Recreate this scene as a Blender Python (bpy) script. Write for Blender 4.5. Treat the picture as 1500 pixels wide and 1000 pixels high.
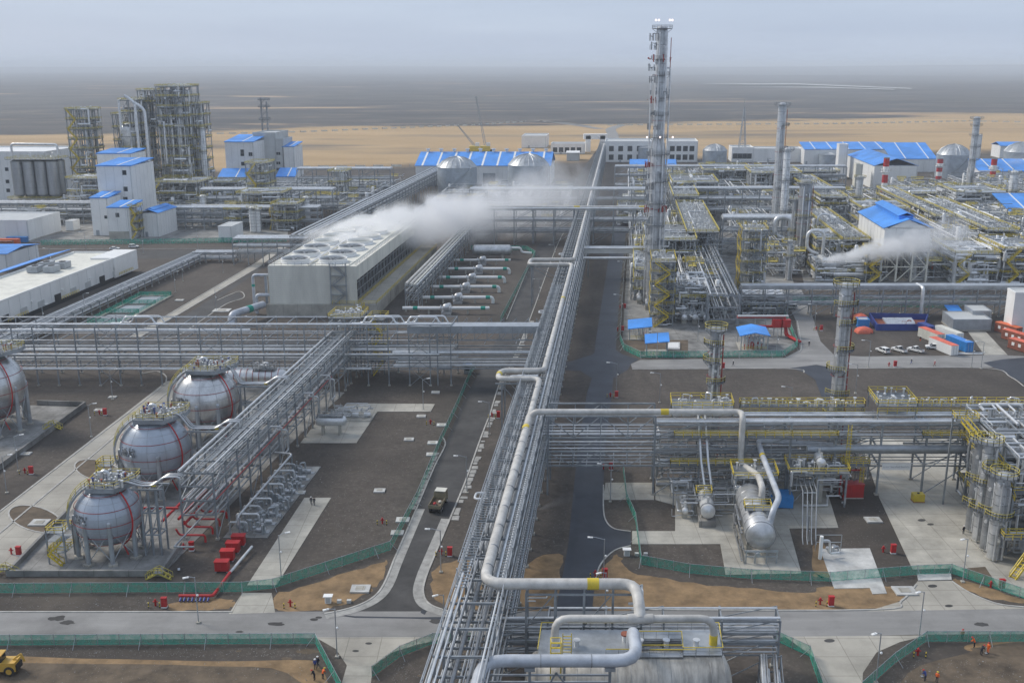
import bpy, bmesh, math, random
from mathutils import Vector, Matrix
R = math.radians
for o in list(bpy.data.objects): bpy.data.objects.remove(o)
sc = bpy.context.scene
C = sc.collection
# ---------------------------------------------------------------- camera
CH, FOC, PITCH, K = 85.0, 1500.0, R(15.1), 0.1062
SP, CP = math.sin(PITCH), math.cos(PITCH)
cam = bpy.data.cameras.new('camera'); camo = bpy.data.objects.new('camera', cam); C.objects.link(camo)
camo.location = (0, 0, CH); camo.rotation_euler = (math.pi/2 - PITCH, 0, 0)
cam.sensor_width = 36; cam.lens = 36*FOC/1500; cam.clip_start = 1; cam.clip_end = 120000
sc.camera = camo
# ---------------------------------------------------------------- sky, sun, exposure
SUN_EL, SUN_AZ = R(42), R(-62)          # azimuth measured from +Y (view direction) towards +X
w = bpy.data.worlds.new('World'); sc.world = w; w.use_nodes = True
nt = w.node_tree; nt.nodes.clear()
out = nt.nodes.new('ShaderNodeOutputWorld'); bg = nt.nodes.new('ShaderNodeBackground')
sky = nt.nodes.new('ShaderNodeTexSky'); sky.sky_type = 'NISHITA'; sky.sun_disc = False
sky.sun_elevation = SUN_EL; sky.sun_rotation = SUN_AZ; sky.air_density = 1.0; sky.dust_density = 2.0; sky.ozone_density = 1.5
tc = nt.nodes.new('ShaderNodeTexCoord'); mp = nt.nodes.new('ShaderNodeMapping'); mp.inputs['Scale'].default_value = (3, 3, 38)
nz = nt.nodes.new('ShaderNodeTexNoise'); nz.inputs['Scale'].default_value = 1.1; nz.inputs['Detail'].default_value = 6; nz.inputs['Roughness'].default_value = .55
rp = nt.nodes.new('ShaderNodeValToRGB'); rp.color_ramp.elements[0].position = .33; rp.color_ramp.elements[1].position = .72
rp.color_ramp.elements[0].color = (4.4, 5.2, 6.7, 1); rp.color_ramp.elements[1].color = (5.0, 5.85, 7.3, 1)   # even overcast veil, blue-grey with paler streaks
mx = nt.nodes.new('ShaderNodeMixRGB'); mx.inputs[0].default_value = .86
nt.links.new(tc.outputs['Generated'], mp.inputs['Vector']); nt.links.new(mp.outputs['Vector'], nz.inputs['Vector'])
nt.links.new(nz.outputs['Fac'], rp.inputs['Fac'])
nt.links.new(sky.outputs['Color'], mx.inputs[1]); nt.links.new(rp.outputs['Color'], mx.inputs[2])
nt.links.new(mx.outputs['Color'], bg.inputs['Color']); bg.inputs['Strength'].default_value = .09
nt.links.new(bg.outputs['Background'], out.inputs['Surface'])
sun = bpy.data.lights.new('sun', 'SUN'); sun.energy = 2.1; sun.angle = R(16); sun.color = (1, .93, .83)
suno = bpy.data.objects.new('sun', sun); C.objects.link(suno); suno.location = (-200, 0, 300)
sd = Vector((math.sin(SUN_AZ)*math.cos(SUN_EL), math.cos(SUN_AZ)*math.cos(SUN_EL), math.sin(SUN_EL)))
suno.rotation_euler = sd.to_track_quat('Z', 'Y').to_euler()
sc.view_settings.view_transform = 'Standard'; sc.view_settings.look = 'None'; sc.view_settings.gamma = 1
sc.view_settings.exposure = 0.36; sc.view_settings.use_curve_mapping = False
sc.render.engine = 'CYCLES'
sc.cycles.volume_bounces = 5; sc.cycles.max_bounces = 6; sc.cycles.transparent_max_bounces = 24
sc.cycles.volume_step_rate = 1.0; sc.cycles.volume_max_steps = 256
# ---------------------------------------------------------------- picture rows and columns to places on the ground
def gp(u, v, z=0.0):
    'the place at height z seen at column u, row v of the 1500 x 1000 photograph'
    q = (v-500)/FOC; den = q*CP + SP; t = (CH-z)/den
    return Vector(((u-750)/FOC*t, t*(CP - q*SP), z))
def zat(v, y):
    'height of a point at distance y that appears at row v'
    q = (500-v)/FOC
    return CH + y*(q*CP - SP)/(CP + q*SP)
def dep(y, z=0): return y*CP + (CH-z)*SP
def ux(u, y, z=0): return (u-750)/FOC*dep(y, z)
def W(a, b, z=0): return Vector((a + K*b, b, z))
def ab(u, v, z=0): p = gp(u, v, z); return p.x - K*p.y, p.y
EX = Vector((1, 0, 0)); ED = Vector((K, 1, 0)); EZ = Vector((0, 0, 1))
rnd = random.Random(7)
# ---------------------------------------------------------------- materials
MATS = {}
def mat(name, rgb, rough=.6, metal=0.0, var=.18, scale=.35, bump=0.0, var2=None, coat=0, stretch=None, joint=0, stain=0):
    if name in MATS: return MATS[name]
    m = bpy.data.materials.new(name); m.use_nodes = True; n = m.node_tree.nodes; l = m.node_tree.links
    b = n['Principled BSDF']; b.inputs['Roughness'].default_value = rough; b.inputs['Metallic'].default_value = metal
    g = n.new('ShaderNodeNewGeometry'); src = g.outputs['Position']
    if stretch:
        mpn = n.new('ShaderNodeMapping'); mpn.inputs['Scale'].default_value = stretch; l.new(src, mpn.inputs['Vector']); src = mpn.outputs['Vector']
    a = n.new('ShaderNodeTexNoise'); a.inputs['Scale'].default_value = scale; a.inputs['Detail'].default_value = 5; a.inputs['Roughness'].default_value = .65
    l.new(src, a.inputs['Vector'])
    mr = n.new('ShaderNodeMapRange'); mr.inputs[1].default_value = .3; mr.inputs[2].default_value = .7
    l.new(a.outputs['Fac'], mr.inputs[0])
    mixn = n.new('ShaderNodeMixRGB')
    d = var2 or tuple(c*(1-var*1.6) for c in rgb)
    mixn.inputs[1].default_value = (*d, 1); mixn.inputs[2].default_value = (*[min(1, c*(1+var)) for c in rgb], 1)
    l.new(mr.outputs[0], mixn.inputs[0]); l.new(mixn.outputs[0], b.inputs['Base Color'])
    if stain:
        a2 = n.new('ShaderNodeTexNoise'); a2.inputs['Scale'].default_value = .06; a2.inputs['Detail'].default_value = 7; a2.inputs['Roughness'].default_value = .7; l.new(g.outputs['Position'], a2.inputs['Vector'])
        m2 = n.new('ShaderNodeMapRange'); m2.inputs[1].default_value = .45; m2.inputs[2].default_value = .75; m2.inputs[3].default_value = 1; m2.inputs[4].default_value = 1-stain; l.new(a2.outputs['Fac'], m2.inputs[0])
        mu = n.new('ShaderNodeMixRGB'); mu.blend_type = 'MULTIPLY'; mu.inputs[0].default_value = 1; l.new(mixn.outputs[0], mu.inputs[1]); l.new(m2.outputs[0], mu.inputs[2]); l.new(mu.outputs[0], b.inputs['Base Color']); mixn = mu
    if joint:
        br = n.new('ShaderNodeTexBrick'); br.offset = 0; br.inputs['Scale'].default_value = 1/joint; br.inputs['Mortar Size'].default_value = .014; br.inputs['Brick Width'].default_value = 1; br.inputs['Row Height'].default_value = 1; br.inputs['Mortar Smooth'].default_value = .4
        br.inputs['Color1'].default_value = (1, 1, 1, 1); br.inputs['Color2'].default_value = (.93, .93, .93, 1); br.inputs['Mortar'].default_value = (.62, .61, .6, 1); l.new(g.outputs['Position'], br.inputs['Vector'])
        mu = n.new('ShaderNodeMixRGB'); mu.blend_type = 'MULTIPLY'; mu.inputs[0].default_value = 1; l.new(mixn.outputs[0], mu.inputs[1]); l.new(br.outputs['Color'], mu.inputs[2]); l.new(mu.outputs[0], b.inputs['Base Color'])
    if bump:
        bn = n.new('ShaderNodeBump'); bn.inputs['Strength'].default_value = .5; bn.inputs['Distance'].default_value = bump
        l.new(a.outputs['Fac'], bn.inputs['Height']); l.new(bn.outputs[0], b.inputs['Normal'])
    MATS[name] = m
    return m
mat('steel', (.29, .315, .335), .5, .3, .25)              # painted / galvanised structural steel
mat('galv', (.41, .435, .455), .42, .45, .2)
mat('deck', (.2, .215, .225), .7, .2, .25, .8)
mat('clad', (.72, .73, .73), .36, .45, .14, .6)          # aluminium cladding on pipes and vessels
mat('clad2', (.54, .55, .555), .36, .55, .18, .5)
mat('clad3', (.33, .34, .35), .4, .6, .2, .5)
mat('paintpipe', (.54, .525, .49), .5, 0, .17, .55, .02, stain=.3)        # cream-grey flare header
mat('bluepipe', (.5, .53, .57), .42, .1, .16, .5, .02, stain=.25)
mat('duct', (.36, .39, .42), .45, .3, .15, .4)
mat('white', (.78, .78, .76), .55, 0, .06, .15)
mat('wall', (.76, .765, .75), .6, 0, .09, .12, 0, None, 0, (1, 1, .25))
mat('wallgrey', (.5, .515, .51), .6, 0, .1, .2)
mat('cream', (.7, .685, .6), .6, 0, .12, .25, 0, None, 0, (1, 1, .2))
mat('blue', (.06, .29, .78), .5, 0, .16, .1, stain=.3)
mat('bluedark', (.03, .06, .26), .5, 0, .2, .4)
mat('bluebox', (.03, .22, .55), .5, 0, .15, .5)
mat('yellow', (.62, .47, .04), .5, 0, .15, .5)
mat('yellowpale', (.58, .48, .1), .5, 0, .15, .5)
mat('red', (.45, .018, .02), .45, 0, .15, .5)
mat('darkred', (.3, .035, .03), .5, 0, .2, .5)
mat('orange', (.7, .15, .05), .55, 0, .15, .6)
mat('tarp', (.75, .16, .09), .6, 0, .2, .8, .15)
mat('rust', (.3, .1, .06), .7, 0, .25, .6)
mat('green', (.02, .25, .16), .5, 0, .2, .5)
mat('teal', (.01, .3, .22), .5, 0, .1, .5)
mat('black', (.02, .02, .022), .6, 0, .2, 1)
mat('glass', (.02, .03, .04), .12, 0, .3, .5)
mat('rubber', (.025, .025, .025), .8, 0, .2, 2)
mat('sphereblue', (.43, .475, .53), .34, .35, .1, .3, 0, None, 0, (1, 1, .4), stain=.18)
mat('spheresilver', (.6, .605, .6), .3, .75, .2, .4, 0, None, 0, (1.2, 1.2, .5), stain=.25)
mat('silo', (.37, .385, .4), .38, .6, .22, .3, 0, None, 0, (1, 1, .15))
mat('tanksteel', (.4, .45, .5), .4, .35, .14, .3)
mat('concrete', (.44, .42, .365), .85, 0, .2, .14, .02, joint=5, stain=.4)
mat('concrete_dark', (.27, .265, .25), .85, 0, .35, .2, .02, joint=6, stain=.4)
mat('concrete_pale', (.5, .5, .48), .85, 0, .25, .25, .02)
mat('kerb', (.42, .41, .38), .85, 0, .2, .5)
mat('slab', (.34, .335, .315), .85, 0, .22, .6)
mat('asphalt', (.06, .058, .056), .8, 0, .3, .18, .01, stain=.45)
mat('asphalt_new', (.036, .041, .052), .6, 0, .3, .12, .01)
mat('road_pale', (.265, .26, .25), .85, 0, .16, .06, .01, None, 0, (.35, 3, 1), stain=.4)
mat('road_conc', (.42, .395, .34), .85, 0, .14, .1, .01, joint=5, stain=.35)
mat('sand', (.25, .165, .085), .95, 0, .3, .3, .05)
mat('mud', (.12, .09, .06), .9, 0, .35, .3, .08)
mat('skin', (.45, .26, .17), .6, 0, .05, 2)
mat('navy', (.015, .018, .03), .8, 0, .2, 2)
mat('hivis', (.8, .14, .02), .6, 0, .1, 2)
mat('khaki', (.22, .19, .12), .6, 0, .2, 1)
mat('loaderyellow', (.6, .36, .06), .45, 0, .15, 1)
mat('lampglass', (.85, .85, .82), .3, 0, .02, 1)
mat('greenroof', (.03, .2, .13), .6, 0, .2, .4)
mat('weathered', (.47, .445, .395), .5, .25, .3, .7, .02, None, 0, (1.6, .35, .35), stain=.4)
def M(k): return MATS[k]
def lamp_mat():
    m = bpy.data.materials.new('warning_lamp'); m.use_nodes = True
    b = m.node_tree.nodes['Principled BSDF']; b.inputs['Base Color'].default_value = (.9, .8, .75, 1)
    b.inputs['Emission Color'].default_value = (1, .78, .7, 1); b.inputs['Emission Strength'].default_value = 1.3
    MATS['lamp'] = m
lamp_mat()
def net_mat():
    m = bpy.data.materials.new('green_net'); m.use_nodes = True; n = m.node_tree.nodes; l = m.node_tree.links
    b = n['Principled BSDF']; b.inputs['Base Color'].default_value = (.03, .37, .26, 1); b.inputs['Roughness'].default_value = .7
    g = n.new('ShaderNodeNewGeometry'); a = n.new('ShaderNodeTexNoise'); a.inputs['Scale'].default_value = 1.1; a.inputs['Detail'].default_value = 6
    l.new(g.outputs['Position'], a.inputs['Vector'])
    mr = n.new('ShaderNodeMapRange'); mr.inputs[1].default_value = .3; mr.inputs[2].default_value = .7; mr.inputs[3].default_value = .36; mr.inputs[4].default_value = .74
    l.new(a.outputs['Fac'], mr.inputs[0]); l.new(mr.outputs[0], b.inputs['Alpha'])
    MATS['net'] = m
net_mat()
# ---------------------------------------------------------------- mesh helpers
ORG = {}
def _frame(d):
    d = d.normalized()
    s = d.cross(EZ)
    if s.length < 1e-4: s = Vector((1, 0, 0))
    s.normalize(); return s, s.cross(d).normalized() if True else None
class MB:
    def __init__(s): s.v = []; s.f = []; s.mi = []; s.cur = 0
    def add(s, vs, fs):
        b = len(s.v); s.v += [tuple(p) for p in vs]; s.f += [[b+i for i in f] for f in fs]; s.mi += [s.cur]*len(fs); return s
    def hexa(s, c): return s.add(c, [(0, 3, 2, 1), (4, 5, 6, 7), (0, 1, 5, 4), (1, 2, 6, 5), (2, 3, 7, 6), (3, 0, 4, 7)])
    def box(s, a0, a1, b0, b1, z0, z1):
        return s.hexa([W(a0, b0, z0), W(a1, b0, z0), W(a1, b1, z0), W(a0, b1, z0), W(a0, b0, z1), W(a1, b0, z1), W(a1, b1, z1), W(a0, b1, z1)])
    def cube(s, c, x, y, z, rz=0.0):
        c = Vector(c); m = Matrix.Rotation(rz, 3, 'Z')
        return s.hexa([c + m @ Vector((i*x/2, j*y/2, k*z/2)) for k in (-1, 1) for i, j in ((-1, -1), (1, -1), (1, 1), (-1, 1))])
    def beam(s, p, q, wd, h=None):
        p, q = Vector(p), Vector(q); h = h or wd; d = q-p
        if d.length < 1e-6: return s
        a, c = _frame(d); a = a*wd/2; c = c*h/2
        return s.hexa([p-a-c, p+a-c, p+a+c, p-a+c, q-a-c, q+a-c, q+a+c, q-a+c])
    def cyl(s, p, q, r, n=8, r2=None):
        p, q = Vector(p), Vector(q); r2 = r if r2 is None else r2
        a, c = _frame(q-p); vs = []
        for e, rr in ((p, r), (q, r2)):
            for i in range(n):
                t = 2*math.pi*i/n; vs.append(e + a*math.cos(t)*rr + c*math.sin(t)*rr)
        return s.add(vs, [(i, (i+1) % n, n+(i+1) % n, n+i) for i in range(n)] + [tuple(range(n-1, -1, -1)), tuple(range(n, 2*n))])
    def tube(s, pts, r, n=8, bend=0, closed=False):
        pts = [Vector(p) for p in pts]
        if bend and len(pts) > 2:
            o = [pts[0]]
            for i in range(1, len(pts)-1):
                p, a, c = pts[i], pts[i-1]-pts[i], pts[i+1]-pts[i]
                k = min(bend, a.length*.49, c.length*.49); a.normalize(); c.normalize()
                for t in (0, .25, .5, .75, 1):
                    A = p+a*k*(1-t); B = p+c*k*t; o.append(A*(1-t)+B*t)
            pts = o + [pts[-1]]
        m = len(pts); vs = []; ref = None
        for i, p in enumerate(pts):
            if closed: d = (pts[(i+1) % m]-pts[i-1])
            else: d = (pts[min(i+1, m-1)]-pts[max(i-1, 0)])
            if d.length < 1e-9: d = Vector((0, 0, 1))
            d.normalize()
            if ref is None: a, c = _frame(d)
            else:
                a = ref - d*ref.dot(d)
                if a.length < 1e-4: a, c = _frame(d)
                a.normalize(); c = a.cross(d)
            ref = a
            for j in range(n):
                t = 2*math.pi*j/n; vs.append(p + a*math.cos(t)*r + c*math.sin(t)*r)
        fs = [(i*n+j, i*n+(j+1) % n, ((i+1) % m)*n+(j+1) % n, ((i+1) % m)*n+j) for i in range(m if closed else m-1) for j in range(n)]
        if not closed: fs += [tuple(range(n-1, -1, -1)), tuple((m-1)*n+j for j in range(n))]
        return s.add(vs, fs)
    def lathe(s, c, prof, n=16, axis=None):
        c = Vector(c); vs = []; fs = []
        if axis is None: A, B, D = Vector((1, 0, 0)), Vector((0, 1, 0)), Vector((0, 0, 1))
        else: D = Vector(axis).normalized(); A, B = _frame(D)
        for r, z in prof:
            r = max(r, .002)
            for j in range(n):
                t = 2*math.pi*j/n; vs.append(c + D*z + A*r*math.cos(t) + B*r*math.sin(t))
        m = len(prof)
        for i in range(m-1):
            for j in range(n): fs.append((i*n+j, i*n+(j+1) % n, (i+1)*n+(j+1) % n, (i+1)*n+j))
        fs += [tuple(range(n-1, -1, -1)), tuple((m-1)*n+j for j in range(n))]
        return s.add(vs, fs)
    def ring(s, c, r0, r1, z0, z1, n=20, t0=0.0, t1=2*math.pi):
        c = Vector(c); vs = []; full = abs(t1-t0) > 6.2; m = n if full else n+1
        for j in range(m):
            t = t0+(t1-t0)*j/n
            for r, z in ((r0, z0), (r1, z0), (r1, z1), (r0, z1)): vs.append(c+Vector((r*math.cos(t), r*math.sin(t), z)))
        fs = []
        for j in range(n):
            k = (j+1) % m
            for i in range(4): fs.append((j*4+i, j*4+(i+1) % 4, k*4+(i+1) % 4, k*4+i))
        if not full: fs += [(0, 1, 2, 3), (n*4+3, n*4+2, n*4+1, n*4)]
        return s.add(vs, fs)
    def poly(s, pts, z0, z1=None):
        n = len(pts)
        if z1 is None: return s.add([(p[0], p[1], z0) for p in pts], [tuple(range(n))])
        return s.add([(p[0], p[1], z0) for p in pts]+[(p[0], p[1], z1) for p in pts],
                     [tuple(range(n-1, -1, -1)), tuple(range(n, 2*n))]+[(i, (i+1) % n, n+(i+1) % n, n+i) for i in range(n)])
    def dome(s, c, r, n=12, k=5, sq=1.0):
        return s.lathe(c, [(r*math.cos(math.pi/2*i/k), r*sq*math.sin(math.pi/2*i/k)) for i in range(k+1)], n)
    def ball(s, c, r, n=10, k=8): return s.lathe(c, [(r*math.sin(math.pi*i/k), -r*math.cos(math.pi*i/k)) for i in range(k+1)], n)
    def build(s, name, m, parent=None, kind=None, smooth=True, fix=False):
        me = bpy.data.meshes.new(name); org = ORG[parent.name] if parent else Vector((0, 0, 0))
        me.from_pydata([(p[0]-org.x, p[1]-org.y, p[2]-org.z) for p in s.v], [], s.f)
        for k in ([m] if isinstance(m, str) else m): me.materials.append(MATS[k])
        if not isinstance(m, str): me.polygons.foreach_set('material_index', s.mi)
        if fix:
            bm = bmesh.new(); bm.from_mesh(me); bmesh.ops.recalc_face_normals(bm, faces=bm.faces); bm.to_mesh(me); bm.free()
        if smooth:
            me.polygons.foreach_set('use_smooth', [True]*len(me.polygons)); me.set_sharp_from_angle(angle=R(38))
        me.update()
        o = bpy.data.objects.new(name, me); C.objects.link(o)
        if name in ('cladding_seam', 'cladding_seams', 'corrugation'): kind = 'stuff'
        if parent: o.parent = parent
        ORG[o.name] = org
        if kind: o['kind'] = kind
        return o
def tag(o, label, cat, group=None):
    o['label'] = label; o['category'] = cat
    if group: o['group'] = group
    return o
def thing(name, label, cat, loc, group=None):
    o = bpy.data.objects.new(name, None); C.objects.link(o); o.location = loc; o.empty_display_size = .5
    ORG[o.name] = Vector(loc); return tag(o, label, cat, group)
def struct(name, mb, m): return mb.build(name, m, None, 'structure')
UM = {}
def unit(kind, mk):
    k = (kind, mk)
    if k not in UM:
        b = MB()
        if kind == 'box': b.hexa([Vector((i*.5, j*.5, kk)) for kk in (0, 1) for i, j in ((-1, -1), (1, -1), (1, 1), (-1, 1))])
        else:
            n = int(kind[3:]); b.cyl((0, 0, 0), (0, 0, 1), 1, n)
        o = b.build('unit', mk); UM[k] = o.data; bpy.data.objects.remove(o)
    return UM[k]
def inst(name, me, parent, mtx):
    o = bpy.data.objects.new(name, me); C.objects.link(o); o.parent = parent
    o.matrix_basis = Matrix.Translation(-ORG[parent.name]) @ mtx
    return o
def _mtx(p, q, sx, sy):
    p, q = Vector(p), Vector(q); d = q-p; L = d.length; d.normalize(); a, c = _frame(d); c = d.cross(a)
    m = Matrix.Identity(4)
    for i in range(3): m[i][0] = a[i]*sx; m[i][1] = c[i]*sy; m[i][2] = d[i]*L; m[i][3] = p[i]
    return m
def bar(name, parent, p, q, wd, h, mk): return inst(name, unit('box', mk), parent, _mtx(p, q, wd, h))
def rod(name, parent, p, q, r, mk, n=10): return inst(name, unit('cyl%d' % n, mk), parent, _mtx(p, q, r, r))
def pipe(name, parent, pts, r, mk, n=10, bend=None): return MB().tube(pts, r, n, r*2.2 if bend is None else bend).build(name, mk, parent, fix=False)
ORDS = 'first second third fourth fifth sixth seventh eighth ninth tenth eleventh twelfth thirteenth fourteenth fifteenth sixteenth seventeenth eighteenth nineteenth twentieth'.split()
def rail(mb, pts, z, h=1.15, step=2.2, t=.075, closed=False):
    'posts and two rails along a run of plan points'
    pts = [Vector((p[0], p[1], z)) for p in pts]
    if closed: pts.append(pts[0].copy())
    for p, q in zip(pts, pts[1:]):
        L = (q-p).length; n = max(1, round(L/step))
        for k in (h, h*.55): mb.beam(p+EZ*k, q+EZ*k, t)
        for i in range(n+1):
            r = p+(q-p)*i/n; mb.beam(r, r+EZ*h, t)
def rect(a0, a1, b0, b1): return [W(a0, b0), W(a1, b0), W(a1, b1), W(a0, b1)]
# people: bodies are made first, while the scene is still empty
def person_mesh(pose, jacket, trousers):
    'continuous skinned body; faces coloured by height: boots, trousers, jacket, skin'
    J = {'pelvis': (0, 0, .95), 'chest': (0, 0, 1.3), 'neck': (0, 0, 1.5), 'head': (0, .02, 1.62), 'crown': (0, .02, 1.74),
         'hl': (-.1, 0, .9), 'kl': (-.12, .03, .5), 'al': (-.12, -.02, .1), 'tl': (-.13, .14, .04), 'hr': (.1, 0, .9), 'kr': (.12, .03, .5), 'ar': (.12, -.02, .1), 'tr': (.13, .14, .04),
         'sl': (-.19, 0, 1.43), 'el': (-.27, -.02, 1.15), 'wl': (-.27, .1, .9), 'fl': (-.27, .13, .8), 'sr': (.19, 0, 1.43), 'er': (.27, -.02, 1.15), 'wr': (.27, .1, .9), 'fr': (.27, .13, .8)}
    if pose == 'walk': J.update(kl=(-.12, .2, .52), al=(-.12, .28, .1), tl=(-.12, .44, .06), kr=(.12, -.02, .5), ar=(.12, -.3, .16), tr=(.12, -.2, .04), wl=(-.25, -.16, .95), fl=(-.25, -.18, .85), wr=(.25, .26, .98), fr=(.25, .33, .92))
    if pose == 'work': J.update(chest=(0, .16, 1.26), neck=(0, .3, 1.42), head=(0, .4, 1.5), crown=(0, .44, 1.62), sl=(-.19, .24, 1.38), sr=(.19, .24, 1.38), el=(-.26, .3, 1.1), er=(.26, .3, 1.1), wl=(-.1, .52, .98), fl=(-.06, .6, .95), wr=(.1, .55, .9), fr=(.06, .62, .86))
    E = [('pelvis', 'chest'), ('chest', 'neck'), ('neck', 'head'), ('head', 'crown'), ('pelvis', 'hl'), ('hl', 'kl'), ('kl', 'al'), ('al', 'tl'), ('pelvis', 'hr'), ('hr', 'kr'), ('kr', 'ar'), ('ar', 'tr'), ('chest', 'sl'), ('sl', 'el'), ('el', 'wl'), ('wl', 'fl'), ('chest', 'sr'), ('sr', 'er'), ('er', 'wr'), ('wr', 'fr')]
    RAD = dict(pelvis=.16, chest=.18, neck=.065, head=.1, crown=.08, h=.1, k=.075, a=.055, t=.05, s=.085, e=.06, w=.045, f=.045)
    me = bpy.data.meshes.new('body'); ks = list(J); me.from_pydata([J[k] for k in ks], [(ks.index(a), ks.index(b)) for a, b in E], [])
    bm = bmesh.new(); bm.from_mesh(me); ly = bm.verts.layers.skin.verify(); bm.verts.ensure_lookup_table()
    for i, k in enumerate(ks): r = RAD.get(k, RAD.get(k[0], .06)); bm.verts[i][ly].radius = (r, r*.85); bm.verts[i][ly].use_root = (k == 'pelvis')
    bm.to_mesh(me); bm.free(); o = bpy.data.objects.new('body', me); C.objects.link(o); o.modifiers.new('skin', 'SKIN'); s = o.modifiers.new('sub', 'SUBSURF'); s.levels = s.render_levels = 1
    dg = bpy.context.evaluated_depsgraph_get(); me2 = bpy.data.meshes.new_from_object(o.evaluated_get(dg)); bpy.data.objects.remove(o); me2.name = 'body'; me2.materials.clear()
    for k in ('skin', jacket, trousers, 'black'): me2.materials.append(MATS[k])
    for f in me2.polygons:
        z = f.center.z; x = abs(f.center.x); f.use_smooth = True
        f.material_index = 3 if z < .16 else (0 if (z > 1.5 and pose != 'work') or (pose == 'work' and f.center.y > .33 and z > 1.36) else (2 if z < .95 and x < .22 else (0 if x > .2 and z < .93 else 1)))
    return me2, J['crown']
PC = {}
for _k in (('walk', 'navy', 'navy'), ('stand', 'bluedark', 'navy'), ('work', 'navy', 'navy'), ('work', 'hivis', 'navy'), ('stand', 'hivis', 'hivis'), ('stand', 'hivis', 'navy'), ('work', 'bluedark', 'navy'), ('stand', 'navy', 'navy'), ('walk', 'navy', 'bluedark'), ('walk', 'red', 'darkred'), ('stand', 'navy', 'hivis'), ('stand', 'red', 'red')): PC[_k] = person_mesh(*_k)
# ================================================================ GROUND
def ground():
    ys = [-250, -100, 0]
    y = 40.0
    while y < 1000: ys.append(y); y += 60
    while y < 70000: ys.append(y); y *= 1.045
    nx = 110; vs = []; r2 = random.Random(3)
    from mathutils import noise
    for y in ys:
        half = 500 + 1.1*max(y, 0)
        for i in range(nx+1):
            x = -half + 2*half*i/nx; z = 0
            if y > 1750:
                k = min(1, (y-1750)/900)
                z = k*(4*noise.noise(Vector((x/420, y/330, 0))) + 9*noise.noise(Vector((x/2600, y/1900, 3))))
                z += -4*k
            if y > 9000:
                k = min(1, (y-9000)/9000)
                z += k*(48 + 55*noise.noise(Vector((x/9000, y/7000, 7))) + 25*(x/y))
            vs.append((x, y, min(z, 112)))
    fs = [(j*(nx+1)+i, j*(nx+1)+i+1, (j+1)*(nx+1)+i+1, (j+1)*(nx+1)+i) for j in range(len(ys)-1) for i in range(nx)]
    m = bpy.data.materials.new('ground'); m.use_nodes = True; n = m.node_tree.nodes; l = m.node_tree.links
    b = n['Principled BSDF']; b.inputs['Roughness'].default_value = .95
    g = n.new('ShaderNodeNewGeometry'); sep = n.new('ShaderNodeSeparateXYZ'); l.new(g.outputs['Position'], sep.inputs[0])
    def noise_(scale, det, st=(1, 1, 1)):
        mpn = n.new('ShaderNodeMapping'); mpn.inputs['Scale'].default_value = st; l.new(g.outputs['Position'], mpn.inputs['Vector'])
        t = n.new('ShaderNodeTexNoise'); t.inputs['Scale'].default_value = scale; t.inputs['Detail'].default_value = det; t.inputs['Roughness'].default_value = .62
        l.new(mpn.outputs['Vector'], t.inputs['Vector']); return t.outputs['Fac']
    def math_(op, a, c=None, d=None):
        t = n.new('ShaderNodeMath'); t.operation = op
        for i, s in enumerate((a, c, d)):
            if s is None: continue
            if isinstance(s, (int, float)): t.inputs[i].default_value = s
            else: l.new(s, t.inputs[i])
        return t.outputs[0]
    def rng(s, lo, hi):
        t = n.new('ShaderNodeMapRange'); t.inputs[1].default_value = lo; t.inputs[2].default_value = hi; l.new(s, t.inputs[0]); return t.outputs[0]
    def mix(f, c1, c2):
        t = n.new('ShaderNodeMixRGB')
        for i, s in ((0, f), (1, c1), (2, c2)):
            if isinstance(s, tuple): t.inputs[i].default_value = (*s, 1)
            else: l.new(s, t.inputs[i])
        return t.outputs[0]
    fine = noise_(1.6, 6); mid = noise_(.07, 5); grit = noise_(.55, 8)
    gravel = mix(rng(mid, .35, .65), (.064, .053, .044), (.097, .082, .069))
    gravel = mix(rng(grit, .42, .72), gravel, (.05, .042, .034))
    gravel = mix(rng(fine, .55, .78), gravel, (.17, .152, .13))
    gravel = mix(rng(noise_(.11, 7, (1, .18, 1)), .56, .7), gravel, (.047, .04, .034)); gravel = mix(rng(noise_(.018, 6), .5, .66), gravel, (.044, .037, .031)); gravel = mix(rng(noise_(.03, 7, (1, .35, 1)), .6, .74), gravel, (.118, .098, .077))
    big = noise_(.0016, 5); streak = noise_(.003, 7, (.3, 1, 1)); s2 = noise_(.012, 6, (.35, 1, 1))
    sand = mix(rng(s2, .35, .68), (.36, .24, .115), (.47, .325, .165))
    sand = mix(rng(noise_(.006, 6, (.25, 1, 1)), .53, .66), sand, (.17, .135, .095))
    scrub = mix(rng(s2, .3, .7), (.048, .047, .046), (.078, .073, .068))
    # sand streaks thin out with distance
    thr = math_('ADD', .58, math_('MULTIPLY', rng(sep.outputs['Y'], 1500, 9000), .08))
    scrub = mix(rng(noise_(.013, 7, (.6, 1, 1)), .5, .68), scrub, (.16, .13, .1)); scrub = mix(rng(noise_(.005, 7, (.7, 1, 1)), .46, .6), scrub, (.036, .037, .038))
    scrub = mix(rng(math_('SUBTRACT', streak, thr), 0, .05), scrub, (.38, .26, .15))
    yb = math_('ADD', sep.outputs['Y'], math_('MULTIPLY', math_('SUBTRACT', noise_(.004, 6, (.5, 1, 1)), .5), 900))
    ys_ = math_('SUBTRACT', yb, math_('MULTIPLY', sep.outputs['X'], .33))
    desert = mix(rng(ys_, 1490, 1560), sand, scrub)
    pl = math_('ADD', math_('SUBTRACT', sep.outputs['Y'], math_('MULTIPLY', sep.outputs['X'], .28)), math_('MULTIPLY', math_('SUBTRACT', noise_(.02, 4), .5), 90))
    col = mix(rng(pl, 905, 960), gravel, desert)
    l.new(col, b.inputs['Base Color'])
    bn = n.new('ShaderNodeBump'); bn.inputs['Strength'].default_value = .6; bn.inputs['Distance'].default_value = .05
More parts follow.
